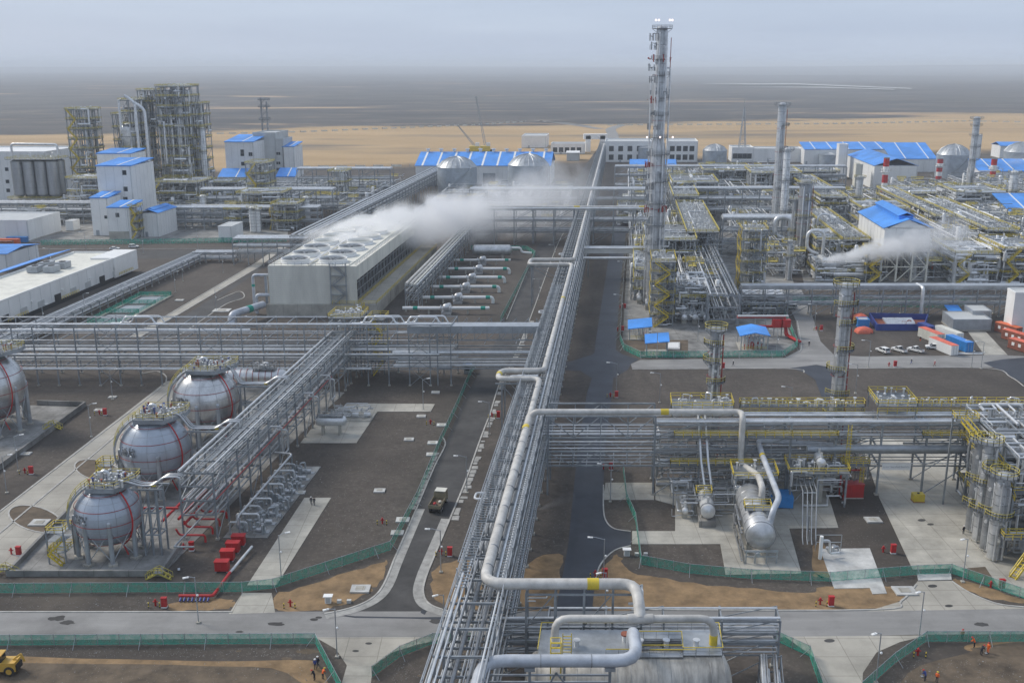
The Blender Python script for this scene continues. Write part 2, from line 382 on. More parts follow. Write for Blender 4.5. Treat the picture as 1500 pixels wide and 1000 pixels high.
    l.new(grit, bn.inputs['Height']); l.new(bn.outputs[0], b.inputs['Normal'])
    MATS['ground'] = m
    struct('ground', MB().add(vs, fs), 'ground')
ground()
def P(pts, z=0): return [gp(u, v) for u, v in pts]
def sheet(name, pts, z, m, smoothn=0):
    q = P(pts)
    if smoothn: q = curve(q, smoothn, True)
    return struct(name, MB().poly(q, z), m)
def pad(name, pts, z, m, jit=0):
    'a slab with real edges'
    return struct(name, MB().poly(P(pts), -.1, z), m)
def curve(pts, n=6, closed=False):
    o = []; m = len(pts)
    for i in range(m if closed else m-1):
        p0, p1, p2, p3 = (pts[(i-1) % m], pts[i], pts[(i+1) % m], pts[(i+2) % m]) if closed else (pts[max(i-1, 0)], pts[i], pts[i+1], pts[min(i+2, m-1)])
        for k in range(n):
            t = k/n; o.append(.5*((2*p1)+(p2-p0)*t+(2*p0-5*p1+4*p2-p3)*t*t+(3*p1-p0-3*p2+p3)*t**3))
    if not closed: o.append(pts[-1])
    return o
def kerb(pts, wd=.32, h=.14, z=0.0, m='kerb', smoothn=5, name='kerb'):
    q = P(pts)
    if smoothn: q = curve(q, smoothn)
    mb = MB(); vs = []
    for i, p in enumerate(q):
        d = (q[min(i+1, len(q)-1)]-q[max(i-1, 0)]); d.z = 0; d.normalize(); s = Vector((d.y, -d.x, 0))*wd/2
        for e in (-s, s):
            for zz in (-.05, h): vs.append((p.x+e.x, p.y+e.y, zz+z))
    fs = []
    for i in range(len(q)-1):
        a, c = i*4, i*4+4
        fs += [(a+1, a+3, c+3, c+1), (a, a+1, c+1, c), (a+2, c+2, c+3, a+3)]
    mb.add(vs, fs); return struct(name, mb, m)
# ---- roads
MAINL = [(475, 899), (515, 890), (545, 876), (562, 856), (577, 820), (610, 745), (620, 724), (637, 682), (650, 655), (664, 622), (680, 584), (698, 553), (713, 525), (742, 468), (784, 367), (803, 333), (838, 270), (862, 236), (884, 206)]
MAINR = [(896, 206), (884, 236), (862, 272), (830, 333), (813, 367), (776, 468), (745, 540), (732, 561), (718, 606), (704, 642), (682, 704), (659, 760), (636, 815), (624, 845), (620, 868), (631, 886), (670, 899)]
sheet('main_road', MAINL + MAINR, .012, 'asphalt')
sheet('front_road', [(-500, 898), (475, 895), (700, 895), (1180, 893), (1600, 889), (2000, 886), (2000, 926), (1345, 929), (1180, 933), (480, 934), (-500, 941)], .020, 'road_pale')
DARKL = [(812, 905), (823, 848), (832, 800), (841, 710), (846, 660), (860, 575), (867, 555), (873, 497), (885, 420), (896, 350), (908, 268)]
DARKR = [(924, 268), (916, 350), (908, 420), (903, 497), (899, 545), (897, 570), (886, 660), (884, 710), (884, 745), (888, 764), (900, 775), (924, 779), (924, 798), (900, 806), (880, 826), (872, 850), (866, 905)]
sheet('access_road', DARKL + DARKR, .014, 'asphalt_new')
sheet('junction_surface', [(800, 531), (833, 530), (868, 519), (875, 512), (902, 512), (912, 519), (936, 526), (924, 533), (920, 541), (900, 553), (866, 553), (850, 543), (800, 541)], .018, 'asphalt_new')
sheet('cross_road', [(924, 533), (938, 527), (1060, 525), (1150, 524), (1172, 512), (1166, 470), (1152, 440), (1146, 420), (1172, 420), (1186, 450), (1202, 500), (1222, 520), (1262, 522), (1462, 520), (1540, 523), (1620, 522), (1620, 536), (1540, 536), (1450, 538), (1250, 539), (1216, 541), (1150, 539), (926, 540)], .016, 'road_pale')
sheet('yard_road', [(1158, 539), (1196, 534), (1222, 539), (1226, 550), (1232, 580), (1245, 640), (1215, 640), (1205, 585), (1194, 556), (1178, 545)], .022, 'asphalt_new')
sheet('side_road', [(1440, 531), (1470, 526), (1520, 522), (1600, 522), (1600, 575), (1500, 562), (1470, 545)], .024, 'asphalt_new')
sheet('far_road', [(-300, 381), (420, 378), (420, 366), (-300, 368)], .014, 'asphalt')
sheet('service_road', [(190, 494), (205, 494), (383, 388), (420, 362), (408, 362), (374, 385)], .016, 'road_conc')
sheet('service_lane', [(222, 494), (256, 494), (300, 466), (330, 446), (356, 436), (350, 428), (316, 440), (393, 388), (385, 388)], .012, 'asphalt')
sheet('warehouse_road', [(560, 292), (600, 292), (640, 262), (604, 256), (575, 275)], .014, 'asphalt')
# concrete road along the spheres
sheet('concrete_road', [(-104, 828), (35, 720), (244, 558), (268, 557), (258, 590), (95, 757), (15, 828)], .012, 'road_conc')
for i, (p, q) in enumerate((((-60, 795), (247, 559)), ((-20, 797), (263, 560)))):
    kerb([p, ((p[0]+q[0])/2, (p[1]+q[1])/2), q], .35, .1, .02, 'kerb', 0)
def oval(cu, cv, ru, rv, n=28, sk=0): return [(cu+ru*math.cos(2*math.pi*i/n)-sk*math.sin(2*math.pi*i/n), cv+rv*math.sin(2*math.pi*i/n)) for i in range(n)]
for c in ((52, 760, 36, 20, -16), (146, 690, 33, 17, -16)):
    q = oval(*c[:4], 28, c[4]); sheet('gravel_island', q, .03, 'mud'); kerb(q+[q[0]], .3, .12, 0, 'kerb', 0)
# kerbs and the strips of paving beside the roads
kerb(MAINL[:5]); kerb([(577, 820), (610, 745), (637, 682), (652, 652), (648, 640)], .3)
kerb(MAINR[8:]); kerb(MAINR[3:9], .3)
kerb([(784, 367), (742, 468)], .3, smoothn=0)
kerb([(872, 850), (880, 826), (900, 806), (924, 799)], .25, .1); kerb([(924, 778), (900, 774), (888, 763), (884, 745), (884, 710)], .25, .1)
kerb([(-500, 896), (340, 896)], .3, smoothn=0); kerb([(925, 893), (1280, 893), (1320, 880), (1342, 856)], .3)
kerb([(1500, 889), (1460, 884), (1420, 868), (1394, 851)], .3)
kerb([(226, 496), (258, 493), (300, 466), (332, 445), (357, 436), (350, 427), (318, 440)], .35, .12)
kerb([(-300, 366), (420, 364)], .35, .15, smoothn=0); kerb([(205, 494), (383, 389)], .35, .15, smoothn=0); kerb([(190, 494), (374, 386)], .35, .15, smoothn=0)
kerb([(205, 548), (230, 544), (243, 551), (243, 560)], .35, .14)
kerb([(926, 541), (1150, 540), (1178, 546)], .3, .12); kerb([(1170, 516), (1174, 507), (1168, 470)], .3, .12); kerb([(1230, 540), (1440, 539), (1480, 552), (1500, 566)], .3, .12)
def curved_strip(pts, wd, z, m, name):
    q = curve(P(pts), 6); vs = []; fs = []
    for i, p in enumerate(q):
        d = q[min(i+1, len(q)-1)]-q[max(i-1, 0)]; d.normalize(); s = Vector((d.y, -d.x, 0)); vs += [(p.x, p.y, z), (p.x+s.x*wd, p.y+s.y*wd, z)]
    for i in range(len(q)-1): fs.append((i*2, i*2+1, i*2+3, i*2+2))
    struct(name, MB().add(vs, fs), m)
curved_strip(list(reversed(MAINL[:6])), -1.7, .06, 'slab', 'paved_verge')
curved_strip(list(reversed(MAINR[-6:])), -1.7, .06, 'slab', 'paved_verge')
def slabs(edge, side, n, wd, seed):
    'loose row of paving stones along a road edge, each its own stone'
    r = random.Random(seed); q = curve(P(edge), 8); L = [0]
    for a, c in zip(q, q[1:]): L.append(L[-1]+(c-a).length)
    root = struct('stone_verge', MB().poly([q[0], q[0]+Vector((.3, 0, 0)), q[0]+Vector((.3, .3, 0))], .01), 'slab')
    t = 0.5; meshes = []
    for k in range(5):
        b = MB(); b.hexa([Vector((sx*(.5+r.uniform(-.06, .06)), sy*(.5+r.uniform(-.08, .08)), z)) for z in (-.5, .5) for sx, sy in ((-1, -1), (1, -1), (1, 1), (-1, 1))])
        o = b.build('stone', 'slab'); meshes.append(o.data); bpy.data.objects.remove(o)
    while t < L[-1]-1:
        j = max(i for i in range(len(L)) if L[i] <= t); a, c = q[j], q[min(j+1, len(q)-1)]
        d = (c-a).normalized(); p = a+d*(t-L[j]); s = Vector((d.y, -d.x, 0))*side
        ln = r.uniform(.9, 2.2); ww = wd*r.uniform(.6, 1.1)
        if r.random() < .86:
            m = Matrix.Translation(p+s*(.35+ww/2)+EZ*.05) @ Matrix.Rotation(math.atan2(d.y, d.x)+r.uniform(-.06, .06), 4, 'Z') @ Matrix.Diagonal((ln, ww, .12, 1))
            inst('stone', r.choice(meshes), root, m)
        t += ln+r.uniform(.1, .7)
slabs(list(reversed(MAINR[5:12])), 1, 0, 1.3, 5)
slabs(MAINL[5:9], -1, 0, 1.1, 6)
# ---- slabs and yards
pad('sphere_basin', [(12, 843), (236, 843), (303, 775), (420, 655), (505, 575), (340, 556), (280, 572), (95, 757)], .09, 'concrete_dark')
pad('sphere_yard', [(-140, 745), (-5, 692), (125, 596), (48, 594), (-140, 596)], .09, 'concrete_dark')
pad('pump_slab', [(440, 649), (522, 649), (553, 603), (631, 603), (637, 592), (512, 591), (470, 610)], .12, 'concrete')
pad('walkway_slab', [(446, 729), (485, 729), (405, 857), (362, 857)], .08, 'concrete')
pad('gate_apron', [(355, 868), (398, 868), (403, 897), (335, 899)], .035, 'concrete')
pad('skid_slab', [(989, 740), (989, 778), (926, 778), (926, 797), (1055, 797), (1063, 842), (1174, 840), (1156, 774), (1228, 773), (1214, 728), (1200, 700), (960, 700), (960, 732)], .10, 'concrete')
pad('rack_slab', [(883, 732), (958, 732), (958, 707), (887, 707)], .09, 'concrete')
pad('loading_slab', [(1201, 804), (1274, 803), (1299, 869), (1278, 870), (1274, 861), (1222, 862)], .10, 'concrete_pale')
pad('concrete_yard', [(1258, 640), (1288, 729), (1337, 834), (1396, 832), (1440, 848), (1478, 869), (1620, 905), (1620, 640)], .07, 'concrete')
sheet('gravel_wedge', [(1408, 833), (1443, 830), (1464, 862), (1430, 850)], .085, 'mud')
pad('gate_slab', [(1343, 841), (1393, 840), (1394, 849), (1345, 850)], .10, 'concrete_pale')
sheet('dirt_apron', [(1344, 851), (1394, 850), (1420, 868), (1460, 884), (1510, 891), (1270, 895), (1320, 880)], .026, 'road_conc')
sheet('plant_entrance', [(1150, 932), (1192, 962), (1204, 990), (1208, 1030), (1262, 1030), (1264, 985), (1284, 955), (1318, 940), (1360, 930)], .026, 'road_conc')
sheet('front_entrance', [(462, 933), (492, 950), (508, 974), (500, 1030), (540, 1030), (546, 976), (575, 955), (610, 944), (660, 933)], .026, 'road_conc')
pad('entrance_slab', [(508, 975), (543, 975), (530, 1030), (492, 1030)], .05, 'concrete')
pad('unit_slab', [(912, 500), (920, 350), (926, 300), (1120, 300), (1165, 420), (1150, 470), (1166, 508), (1146, 521), (940, 522)], .06, 'concrete_dark')
sheet('gravel_bed', [(911, 498), (1008, 498), (1008, 519), (940, 519), (916, 510)], .072, 'mud')
pad('east_unit_slab', [(1180, 425), (1150, 300), (1560, 300), (1620, 425)], .06, 'concrete_dark')
pad('polymer_slab', [(-100, 356), (420, 352), (430, 290), (-100, 300)], .05, 'concrete_dark')
pad('yard_walk', [(1418, 486), (1444, 486), (1476, 520), (1442, 520)], .06, 'concrete')
pad('car_park_edge', [(1395, 516), (1440, 516), (1440, 519), (1395, 519)], .08, 'concrete_pale')
for pts in ([(398, 884), (410, 868), (480, 848), (560, 822), (567, 828), (556, 850), (538, 868), (505, 884), (470, 893), (415, 894)],
            [(632, 850), (650, 826), (700, 822), (700, 886), (680, 892), (645, 884)],
            [(775, 825), (822, 812), (820, 850), (812, 892), (764, 892)],
            [(880, 836), (905, 812), (918, 832), (960, 845), (1060, 858), (1180, 866), (1210, 858), (1320, 858), (1338, 868), (1318, 882), (1280, 891), (980, 891), (876, 892), (874, 856)],
            [(1196, 795), (1206, 800), (1215, 838), (1203, 846), (1190, 838)],
            [(1398, 848), (1440, 858), (1500, 878), (1540, 884), (1480, 882), (1425, 868)],
            [(255, 883), (330, 876), (345, 884), (330, 893), (262, 894)]):
    q = curve(P(pts), 5, True); r5 = random.Random(len(pts))
    q = [p+Vector((r5.uniform(-.5, .5), r5.uniform(-.5, .5), 0)) for p in q]
    struct('sand_patch', MB().poly(q, .009), 'sand')
for pts, m in (([(-100, 965), (120, 964), (320, 968), (440, 966), (462, 972), (480, 1000), (470, 1060), (-100, 1060)], 'sand'), ([(-100, 978), (150, 972), (300, 975), (420, 985), (430, 1060), (-100, 1060)], 'mud'),
               ([(1330, 985), (1420, 955), (1430, 948), (1560, 942), (1560, 1060), (1330, 1060)], 'mud'), ([(1412, 948), (1440, 941), (1560, 940), (1560, 952), (1440, 955)], 'sand')):
    q = curve(P(pts), 4, True); struct('bare_earth', MB().poly(q, .013 if m == 'sand' else .017), m)
# stains and manholes on the roads
for u, v, ru in ((460, 907, 6), (467, 904, 5), (405, 885, 0), (521, 953, 5), (540, 942, 5), (1366, 858, 7), (1390, 887, 6), (1215, 938, 8), (1350, 762, 6), (1363, 768, 5)):
    if ru: sheet('tar_patch', oval(u, v, ru, ru*.33, 12), .034 if v > 840 else .08, 'asphalt')
sheet('road_joint', [(468, 897), (520, 902), (600, 903.5), (690, 903), (690, 905.5), (640, 907), (600, 905.5), (520, 904.5)], .03, 'asphalt_new')
sheet('road_joint', [(616, 897), (622, 880), (628, 884), (640, 893), (626, 894), (622, 900)], .03, 'asphalt_new')
r8 = random.Random(8)
for k in range(34):                                        # oil stains and damp patches on roads and gravel
    u, v = r8.uniform(20, 1480), r8.choice((r8.uniform(900, 926), r8.uniform(560, 840), r8.uniform(948, 995)))
    p = gp(u, v); rr = r8.uniform(.25, .9); n = 14; q = [p+Vector((rr*r8.uniform(.6, 1.2)*1.9*math.cos(2*math.pi*i/n), rr*r8.uniform(.6, 1.2)*math.sin(2*math.pi*i/n), 0)) for i in range(n)]
    struct('stain', MB().poly(q, .0335 if 897 < v < 931 else .0045), 'asphalt' if 897 < v < 931 else 'mud')
def stones():
    r = random.Random(17); m = MB(); regs = [((430, 660), (585, 800), 1100), ((560, 610), (640, 700), 400), ((905, 548), (1440, 600), 900), ((690, 640), (742, 800), 500), ((0, 873), (320, 892), 700), ((0, 948), (452, 962), 900), ((575, 968), (680, 1000), 500), ((1300, 965), (1500, 1000), 900), ((1235, 745), (1300, 800), 300), ((60, 570), (190, 640), 350), ((790, 640), (832, 800), 400), ((930, 800), (1050, 835), 300), ((0, 968), (460, 1000), 900)]
    for (u0, v0), (u1, v1), n in regs:
        for _ in range(n//2):
            p = gp(r.uniform(u0, u1), r.uniform(v0, v1)); s_ = r.uniform(.03, .085)*(1 if r.random() < .96 else 2.0); q = [p+Vector((s_*r.uniform(.6, 1.3)*math.cos(k*1.257), s_*r.uniform(.6, 1.3)*math.sin(k*1.257), .01)) for k in range(5)]
            m.add(q+[p+Vector((r.uniform(-.3, .3)*s_, 0, s_*r.uniform(.5, .9)))], [(0, 1, 5), (1, 2, 5), (2, 3, 5), (3, 4, 5), (4, 0, 5)])
    tag(m.build('loose_stones', 'concrete_dark', None, 'stuff', smooth=False), 'loose pale stones scattered over the dark gravel', 'stones')
stones()
# ================================================================ BUILDERS
PM = ['clad', 'clad', 'clad2', 'clad2', 'clad3', 'galv']
def autopipes(zs, n, seed, r0=.09, r1=.3, mats=PM, span=.44, trim=True):
    r = random.Random(seed); out_ = []
    for z in zs:
        f = -span
        while f < span:
            rr = r0+(r1-r0)*r.random()**2; t0, t1 = 0.0, 1.0
            if trim and r.random() < .3: t0 = r.choice((0, r.uniform(.05, .5))); t1 = r.choice((1, r.uniform(.55, .95)))
            out_.append((z, f, rr, r.choice(mats), t0, t1)); f += (2*span)/n*r.uniform(.5, 1.5)
    return out_
def rack(name, label, p0, p1, cross, levels, bay, pipes=(), group=None, steel='steel', split=1.0, cols=.3, diag=0, topbeam=True, skipcols=(), cat='pipe rack', arms=0, zb=0):
    'pipe rack: columns, cross beams, long beams, braces and pipes; bays past the fraction split are joined as one far part'
    p0, p1, cross = Vector(p0), Vector(p1), Vector(cross); p0.z = p1.z = 0
    t = thing(name, label, cat, p0, group); L = (p1-p0).length; n = max(2, round(L/bay)); far = MB(); ns = int(n*split); top = levels[-1]
    for i in range(n+1):
        c = p0+(p1-p0)*i/n
        for s in (-.5, .5):
            q = c+cross*s
            if i in skipcols: continue
            if i <= ns:
                bar('column', t, q+EZ*zb, q+EZ*top, cols, cols, steel); bar('footing', t, q, q+EZ*.35, cols*2.2, cols*2.2, 'concrete')
            else: far.beam(q, q+EZ*top, cols)
        for z in levels:
            a, b_ = c-cross*(.5+arms), c+cross*(.5+arms)
            if i <= ns: bar('cross_beam', t, a+EZ*(z-.2), b_+EZ*(z-.2), cols*.75, cols*.9, steel)
            else: far.beam(a+EZ*(z-.2), b_+EZ*(z-.2), cols*.7)
        if diag and i < n and i % diag == 0:
            d = p0+(p1-p0)*(i+1)/n
            for s in (-.5, .5):
                zs = [zb]+list(levels)
                for z0, z1 in zip(zs, zs[1:]):
                    if i <= ns:
                        bar('brace', t, c+cross*s+EZ*z0, d+cross*s+EZ*z1, cols*.45, cols*.45, steel)
                        if diag > 3: bar('brace', t, d+cross*s+EZ*z0, c+cross*s+EZ*z1, cols*.4, cols*.4, steel)
                    else: far.beam(c+cross*s+EZ*z0, d+cross*s+EZ*z1, cols*.4)
    for z in levels:
        for s in (-.5, .5): bar('long_beam', t, p0+cross*s+EZ*(z-.25), p1+cross*s+EZ*(z-.25), cols*.55, cols*.8, steel)
    if far.v: far.build('far_steelwork', steel, t, 'stuff')
    for z, f, r, mk, t0, t1 in pipes:
        a = p0+(p1-p0)*t0+cross*f+EZ*(z+r); c = p0+(p1-p0)*t1+cross*f+EZ*(z+r); rod('pipe', t, a, c, r, mk, 10 if r > .2 else 8)
    return t
def clutter(mb, a0, a1, b0, b1, z0, z1, n, seed, r0=.08, r1=.28, bend=True):
    r = random.Random(seed)
    for _ in range(n):
        p = [r.uniform(a0, a1), r.uniform(b0, b1), r.uniform(z0, z1)]; rr = r0+(r1-r0)*r.random()**2.2; pts = [W(*p)]; last = -1
        for k in range(r.randint(2, 5)):
            ax = r.choice([i for i in (0, 0, 1, 2) if i != last]); last = ax
            lo, hi = ((a0, a1), (b0, b1), (z0, z1))[ax]; span = hi-lo
            p[ax] = min(hi, max(lo, p[ax]+r.choice((-1, 1))*r.uniform(.08, .45 if ax else .6)*span)); pts.append(W(*p))
        mb.tube(pts, rr, 6, rr*2 if bend else 0)
    return mb
def valves(mb, a0, a1, b0, b1, z, n, seed, h=1.2):
    'small valves, nozzles, elbows and gauges standing on a floor'
    r = random.Random(seed)
    for _ in range(n):
        p = W(r.uniform(a0, a1), r.uniform(b0, b1), z); hh = h*r.uniform(.5, 1.3); rr = r.uniform(.07, .2)
        k = r.random()
        if k < .5: mb.cyl(p, p+EZ*hh, rr, 6); mb.cyl(p+EZ*hh, p+EZ*(hh+.12), rr*2.1, 7)
        elif k < .8: q = p+EX*r.uniform(-1.5, 1.5)+ED*r.uniform(-1, 1); mb.tube([p, p+EZ*hh, q+EZ*hh, q], rr, 6, rr*2.2)
        else: mb.ball(p+EZ*hh*.6, rr*1.9, 7, 5)
    return mb
def stairs(mb, p, q, wd, t=.1):
    'one straight flight with treads, strings and rails from p up to q'
    p, q = Vector(p), Vector(q); d = q-p; h = Vector((d.x, d.y, 0)); s = Vector((h.y, -h.x, 0)).normalized()*wd/2
    for e in (-s, s):
        mb.beam(p+e, q+e, t, t*2.4); mb.beam(p+e+EZ*1.0, q+e+EZ*1.0, t*.7)
        for k in range(4): r = p+d*k/3+e; mb.beam(r, r+EZ*1.0, t*.6)
    n = max(3, int(d.z/.45))
    for i in range(n): c = p+d*(i+.5)/n; mb.beam(c-s, c+s, .28, .05)
def frame(name, label, a0, a1, b0, b1, levels, nx=2, ny=2, seed=1, steel='steel', decks=None, railm='yellowpale', cat='steel structure', pipes=30, drums=2, stair=None, brace=True, far=False, group=None, col=.35, rp=.22, topstuff=12, pm=('clad', 'clad', 'clad2')):
    'open steel process structure with floors, yellow rails, drums and piping'
    r = random.Random(seed); t = thing(name, label, cat, W(a0, b0), group); J = MB(); top = levels[-1]
    def B(nm, p, q, wd):
        if far: J.beam(p, q, wd)
        else: bar(nm, t, p, q, wd, wd, steel)
    for i in range(nx+1):
        for j in range(ny+1):
            a, b = a0+(a1-a0)*i/nx, b0+(b1-b0)*j/ny
            B('column', W(a, b), W(a, b, top), col)
    for k, z in enumerate(levels):
        for j in range(ny+1): b = b0+(b1-b0)*j/ny; B('beam', W(a0, b, z-.2), W(a1, b, z-.2), col*.8)
        for i in range(nx+1): a = a0+(a1-a0)*i/nx; B('beam', W(a, b0, z-.2), W(a, b1, z-.2), col*.8)
        if brace:
            zl = levels[k-1] if k else 0
            for i in range(nx):
                if (i+k) % 2 == 0: B('brace', W(a0+(a1-a0)*i/nx, b0, zl), W(a0+(a1-a0)*(i+1)/nx, b0, z), col*.45)
            for j in range(ny):
                if (j+k) % 2: B('brace', W(a1, b0+(b1-b0)*j/ny, zl), W(a1, b0+(b1-b0)*(j+1)/ny, z), col*.45); B('brace', W(a0, b0+(b1-b0)*j/ny, zl), W(a0, b0+(b1-b0)*(j+1)/ny, z), col*.45)
        if decks is None or k in decks:
            e = .5; d = MB(); d.box(a0-e, a1+e, b0-e, b1+e, z-.05, z+.08).build('deck', 'deck', t)
            h = MB(); rail(h, rect(a0-e, a1+e, b0-e, b1+e), z+.08, 1.2, 2.5, .1 if not far else .18, True); h.build('handrail', railm, t)
    if J.v: J.build('steelwork', steel, t, 'stuff')
    for k in range(drums):
        z0 = r.choice([0]+list(levels[:-1])) if len(levels) > 1 else 0; hh = (top-z0)*r.uniform(.3, .7); rr = min(1.7, min(a1-a0, b1-b0)*r.uniform(.07, .17))
        c = W(r.uniform(a0+rr, a1-rr), r.uniform(b0+rr, b1-rr)); m = MB()
        if r.random() < .6:
            m.lathe(c, [(rr*.5, z0), (rr, z0+rr*.5), (rr, z0+hh-rr*.5), (rr*.6, z0+hh-rr*.15), (0, z0+hh)], 14)
        else:
            a = W(a0+.6, 0).x; z = z0+rr+.4; q0 = W(a0+.5, c.y, z); q1 = W(a1-.5, c.y, z); m.lathe(q0, [(rr*.1, -rr*.4), (rr*.8, -rr*.2), (rr, 0), (rr, (q1-q0).length), (rr*.8, (q1-q0).length+rr*.2), (rr*.1, (q1-q0).length+rr*.4)], 12, EX)
        m.build('drum', r.choice(['clad', 'clad2', 'clad3']), t)
    for mk in pm:
        n = int(pipes*(2.3 if far else 1.3))//len(pm)
        if n:
            m = clutter(MB(), a0, a1, b0-.4, b1+.4, .5, top+.4, n, r.random(), .08, rp*1.6, not far); m.build('piping', mk, t, 'stuff')
    if topstuff: valves(MB(), a0+.5, a1-.5, b0+.5, b1-.5, top+.08, topstuff, r.random(), 1.5).build('piping', 'clad', t, 'stuff')
    if stair is not None:
        m = MB(); side = stair; zs = [0]+list(levels)
        for k, (z0, z1) in enumerate(zip(zs, zs[1:])):
            w_ = min(5.0, (a1-a0)*.8) if side in 'f' else min(5.0, (b1-b0)*.8)
            if side == 'f': A, Bq = W(a0+.8, b0-1.1, z0), W(a0+.8+w_, b0-1.1, z1)
            else: A, Bq = W(a0-1.1 if side == 'l' else a1+1.1, b0+.8, z0), W(a0-1.1 if side == 'l' else a1+1.1, b0+.8+w_, z1)
            if k % 2: A, Bq = Vector((Bq.x, Bq.y, z0)), Vector((A.x, A.y, z1))
            stairs(m, A, Bq, 1.1, .11 if not far else .15)
        m.build('stair', 'yellow', t)
    return t
def tower(name, label, c, r, h, plats=(), mk='clad2', red=False, skirt=.12, lamps=False, cat='column', ladder=True, sections=None, n=18, halfr=True, railm='yellowpale', pipes=2, seed=1, angs=None, overhang=1.3, base=0, cams=0):
    'process column: skirt, shell with courses, domed head, part-ring platforms with rails, caged ladder, down-pipes'
    rr_ = random.Random(seed); c = Vector((c[0], c[1], 0)); t = thing(name, label, cat, c+EZ*base)
    secs = sections or [(0, r), (h, r)]
    prof = []
    for z, q in secs: prof.append((q, base+z))
    q = secs[-1][1]; H = base+secs[-1][0]
    m = MB(); m.lathe(c, prof+[(q*.92, H+q*.3), (q*.62, H+q*.5), (q*.2, H+q*.6), (0, H+q*.61)], n); sh = m.build('shell', mk, t)
    m = MB(); k = base+h*skirt
    def rad(z):
        for (za, ra), (zb_, rb) in zip(secs, secs[1:]):
            if za <= z-base <= zb_: return ra+(rb-ra)*(z-base-za)/max(zb_-za, .01)
        return secs[-1][1]
    z = base+3.0
    while z < H: m.ring(c, rad(z)-.02, rad(z)+.07, z, z+.16, n); z += h*.055+1
    m.build('band', 'clad3', sh)
    MB().ring(c, rad(base)-.05, rad(base)+.3, base, base+.35, n).build('base_ring', 'concrete', t)
    for i, f in enumerate(plats):
        z = base+h*f; q = rad(z); a_ = (angs[i] if angs else rr_.uniform(-2.9, -.3)); sp = rr_.uniform(2.2, 3.6) if halfr else 2*math.pi
        full = f > .97
        t0, t1 = (0, 2*math.pi) if full or not halfr else (a_-sp/2, a_+sp/2)
        MB().ring(c, q, q+overhang, z, z+.12, 18, t0, t1).build('platform', 'deck', t)
        hm = MB(); N = 14; pts = [c+Vector(((q+overhang)*math.cos(t0+(t1-t0)*j/N), (q+overhang)*math.sin(t0+(t1-t0)*j/N), 0)) for j in range(N+1)]
        rail(hm, pts, z+.12, 1.15, 1.6, .085); hm.build('handrail', railm, t)
        bk = MB()
        for j in (0, .5, 1):
            th = t0+(t1-t0)*j; d = Vector((math.cos(th), math.sin(th), 0)); bk.beam(c+d*q+EZ*(z-1.1), c+d*(q+overhang)+EZ*z, .12)
        bk.build('bracket', 'steel', t)
    if ladder:
        m = MB()
        for th, za, zb_ in [(-1.9+.5*((i*7) % 3), base+h*i/5, base+h*(i+1)/5) for i in range(5)]:
            q = rad((za+zb_)/2)+.35; d = Vector((math.cos(th), math.sin(th), 0)); s = Vector((-d.y, d.x, 0))*.3
            for e in (-s, s): m.beam(c+d*q+e+EZ*za, c+d*q+e+EZ*zb_, .08)
            z = za
            while z < zb_: m.ring(c+d*(q+.25), .33, .37, z, z+.08, 8); z += 1.6
        m.build('ladder', 'galv', t)
    for i in range(pipes):
        th = -1.57+(i-.5*(pipes-1))*.9+rr_.uniform(-.2, .2); d = Vector((math.cos(th), math.sin(th), 0)); pr = .18+.1*rr_.random(); q = max(x[1] for x in secs)+pr+.25; top = H*rr_.uniform(.75, 1)
        MB().tube([c+d*q+EZ*(base+.4), c+d*q+EZ*top, c+d*(rad(top)*.9)+EZ*top], pr, 8, .6).build('down_pipe', rr_.choice(['clad', 'clad2']), t)
    if red:
        q = max(x[1] for x in secs)+.5; d = Vector((.93, -.36, 0)); MB().tube([c+d*q+EZ*(base+2), c+d*q+EZ*(H*.97)], .13, 6).build('fire_riser', 'darkred', t)
        m = MB()
        for f in (.2, .36, .52, .68, .84): z = base+h*f; m.ring(c, rad(z)+.28, rad(z)+.38, z, z+.1, 18)
        m.build('sprinkler_ring', 'darkred', t)
    m = MB()
    for i in range(5): th = rr_.uniform(-2.6, -.5); z = base+h*rr_.uniform(.15, .95); d = Vector((math.cos(th), math.sin(th), 0)); q = rad(z); m.cyl(c+d*(q-.1)+EZ*z, c+d*(q+.5)+EZ*z, .3, 8)
    m.build('nozzle', 'clad', t)
    return t
def bx(u0, u1, v, D, vt, z0=0):
    'plan and height of a box whose front face stands on row v between columns u0 and u1 and reaches up to row vt'
    y = gp(0, v, z0).y; z = zat(vt, y); a0 = ux(u0, y, z*.55)-K*y; a1 = ux(u1, y, z*.55)-K*y
    return a0, a1, y, y+D, z
def cp(u, v, h):
    'foot of an upright thing of height h whose middle appears at column u'
    y = gp(0, v).y; return Vector((ux(u, y, h*.55), y, 0))
def gable(mb, a0, a1, b0, b1, z, h, along='a', e=.6):
    if along == 'a':
        m = (b0+b1)/2; A = [W(a0-e, b0-e, z), W(a1+e, b0-e, z), W(a1+e, m, z+h), W(a0-e, m, z+h), W(a0-e, b1+e, z), W(a1+e, b1+e, z)]
    else:
        m = (a0+a1)/2; A = [W(a0-e, b0-e, z), W(a0-e, b1+e, z), W(m, b1+e, z+h), W(m, b0-e, z+h), W(a1+e, b0-e, z), W(a1+e, b1+e, z)]
    T = [p+EZ*.22 for p in A]
    mb.add(A+T, [(0, 1, 2, 3), (3, 2, 5, 4), (6, 9, 8, 7), (9, 10, 11, 8), (0, 3, 9, 6), (3, 4, 10, 9), (1, 7, 8, 2), (2, 8, 11, 5), (0, 6, 7, 1), (4, 5, 11, 10)])
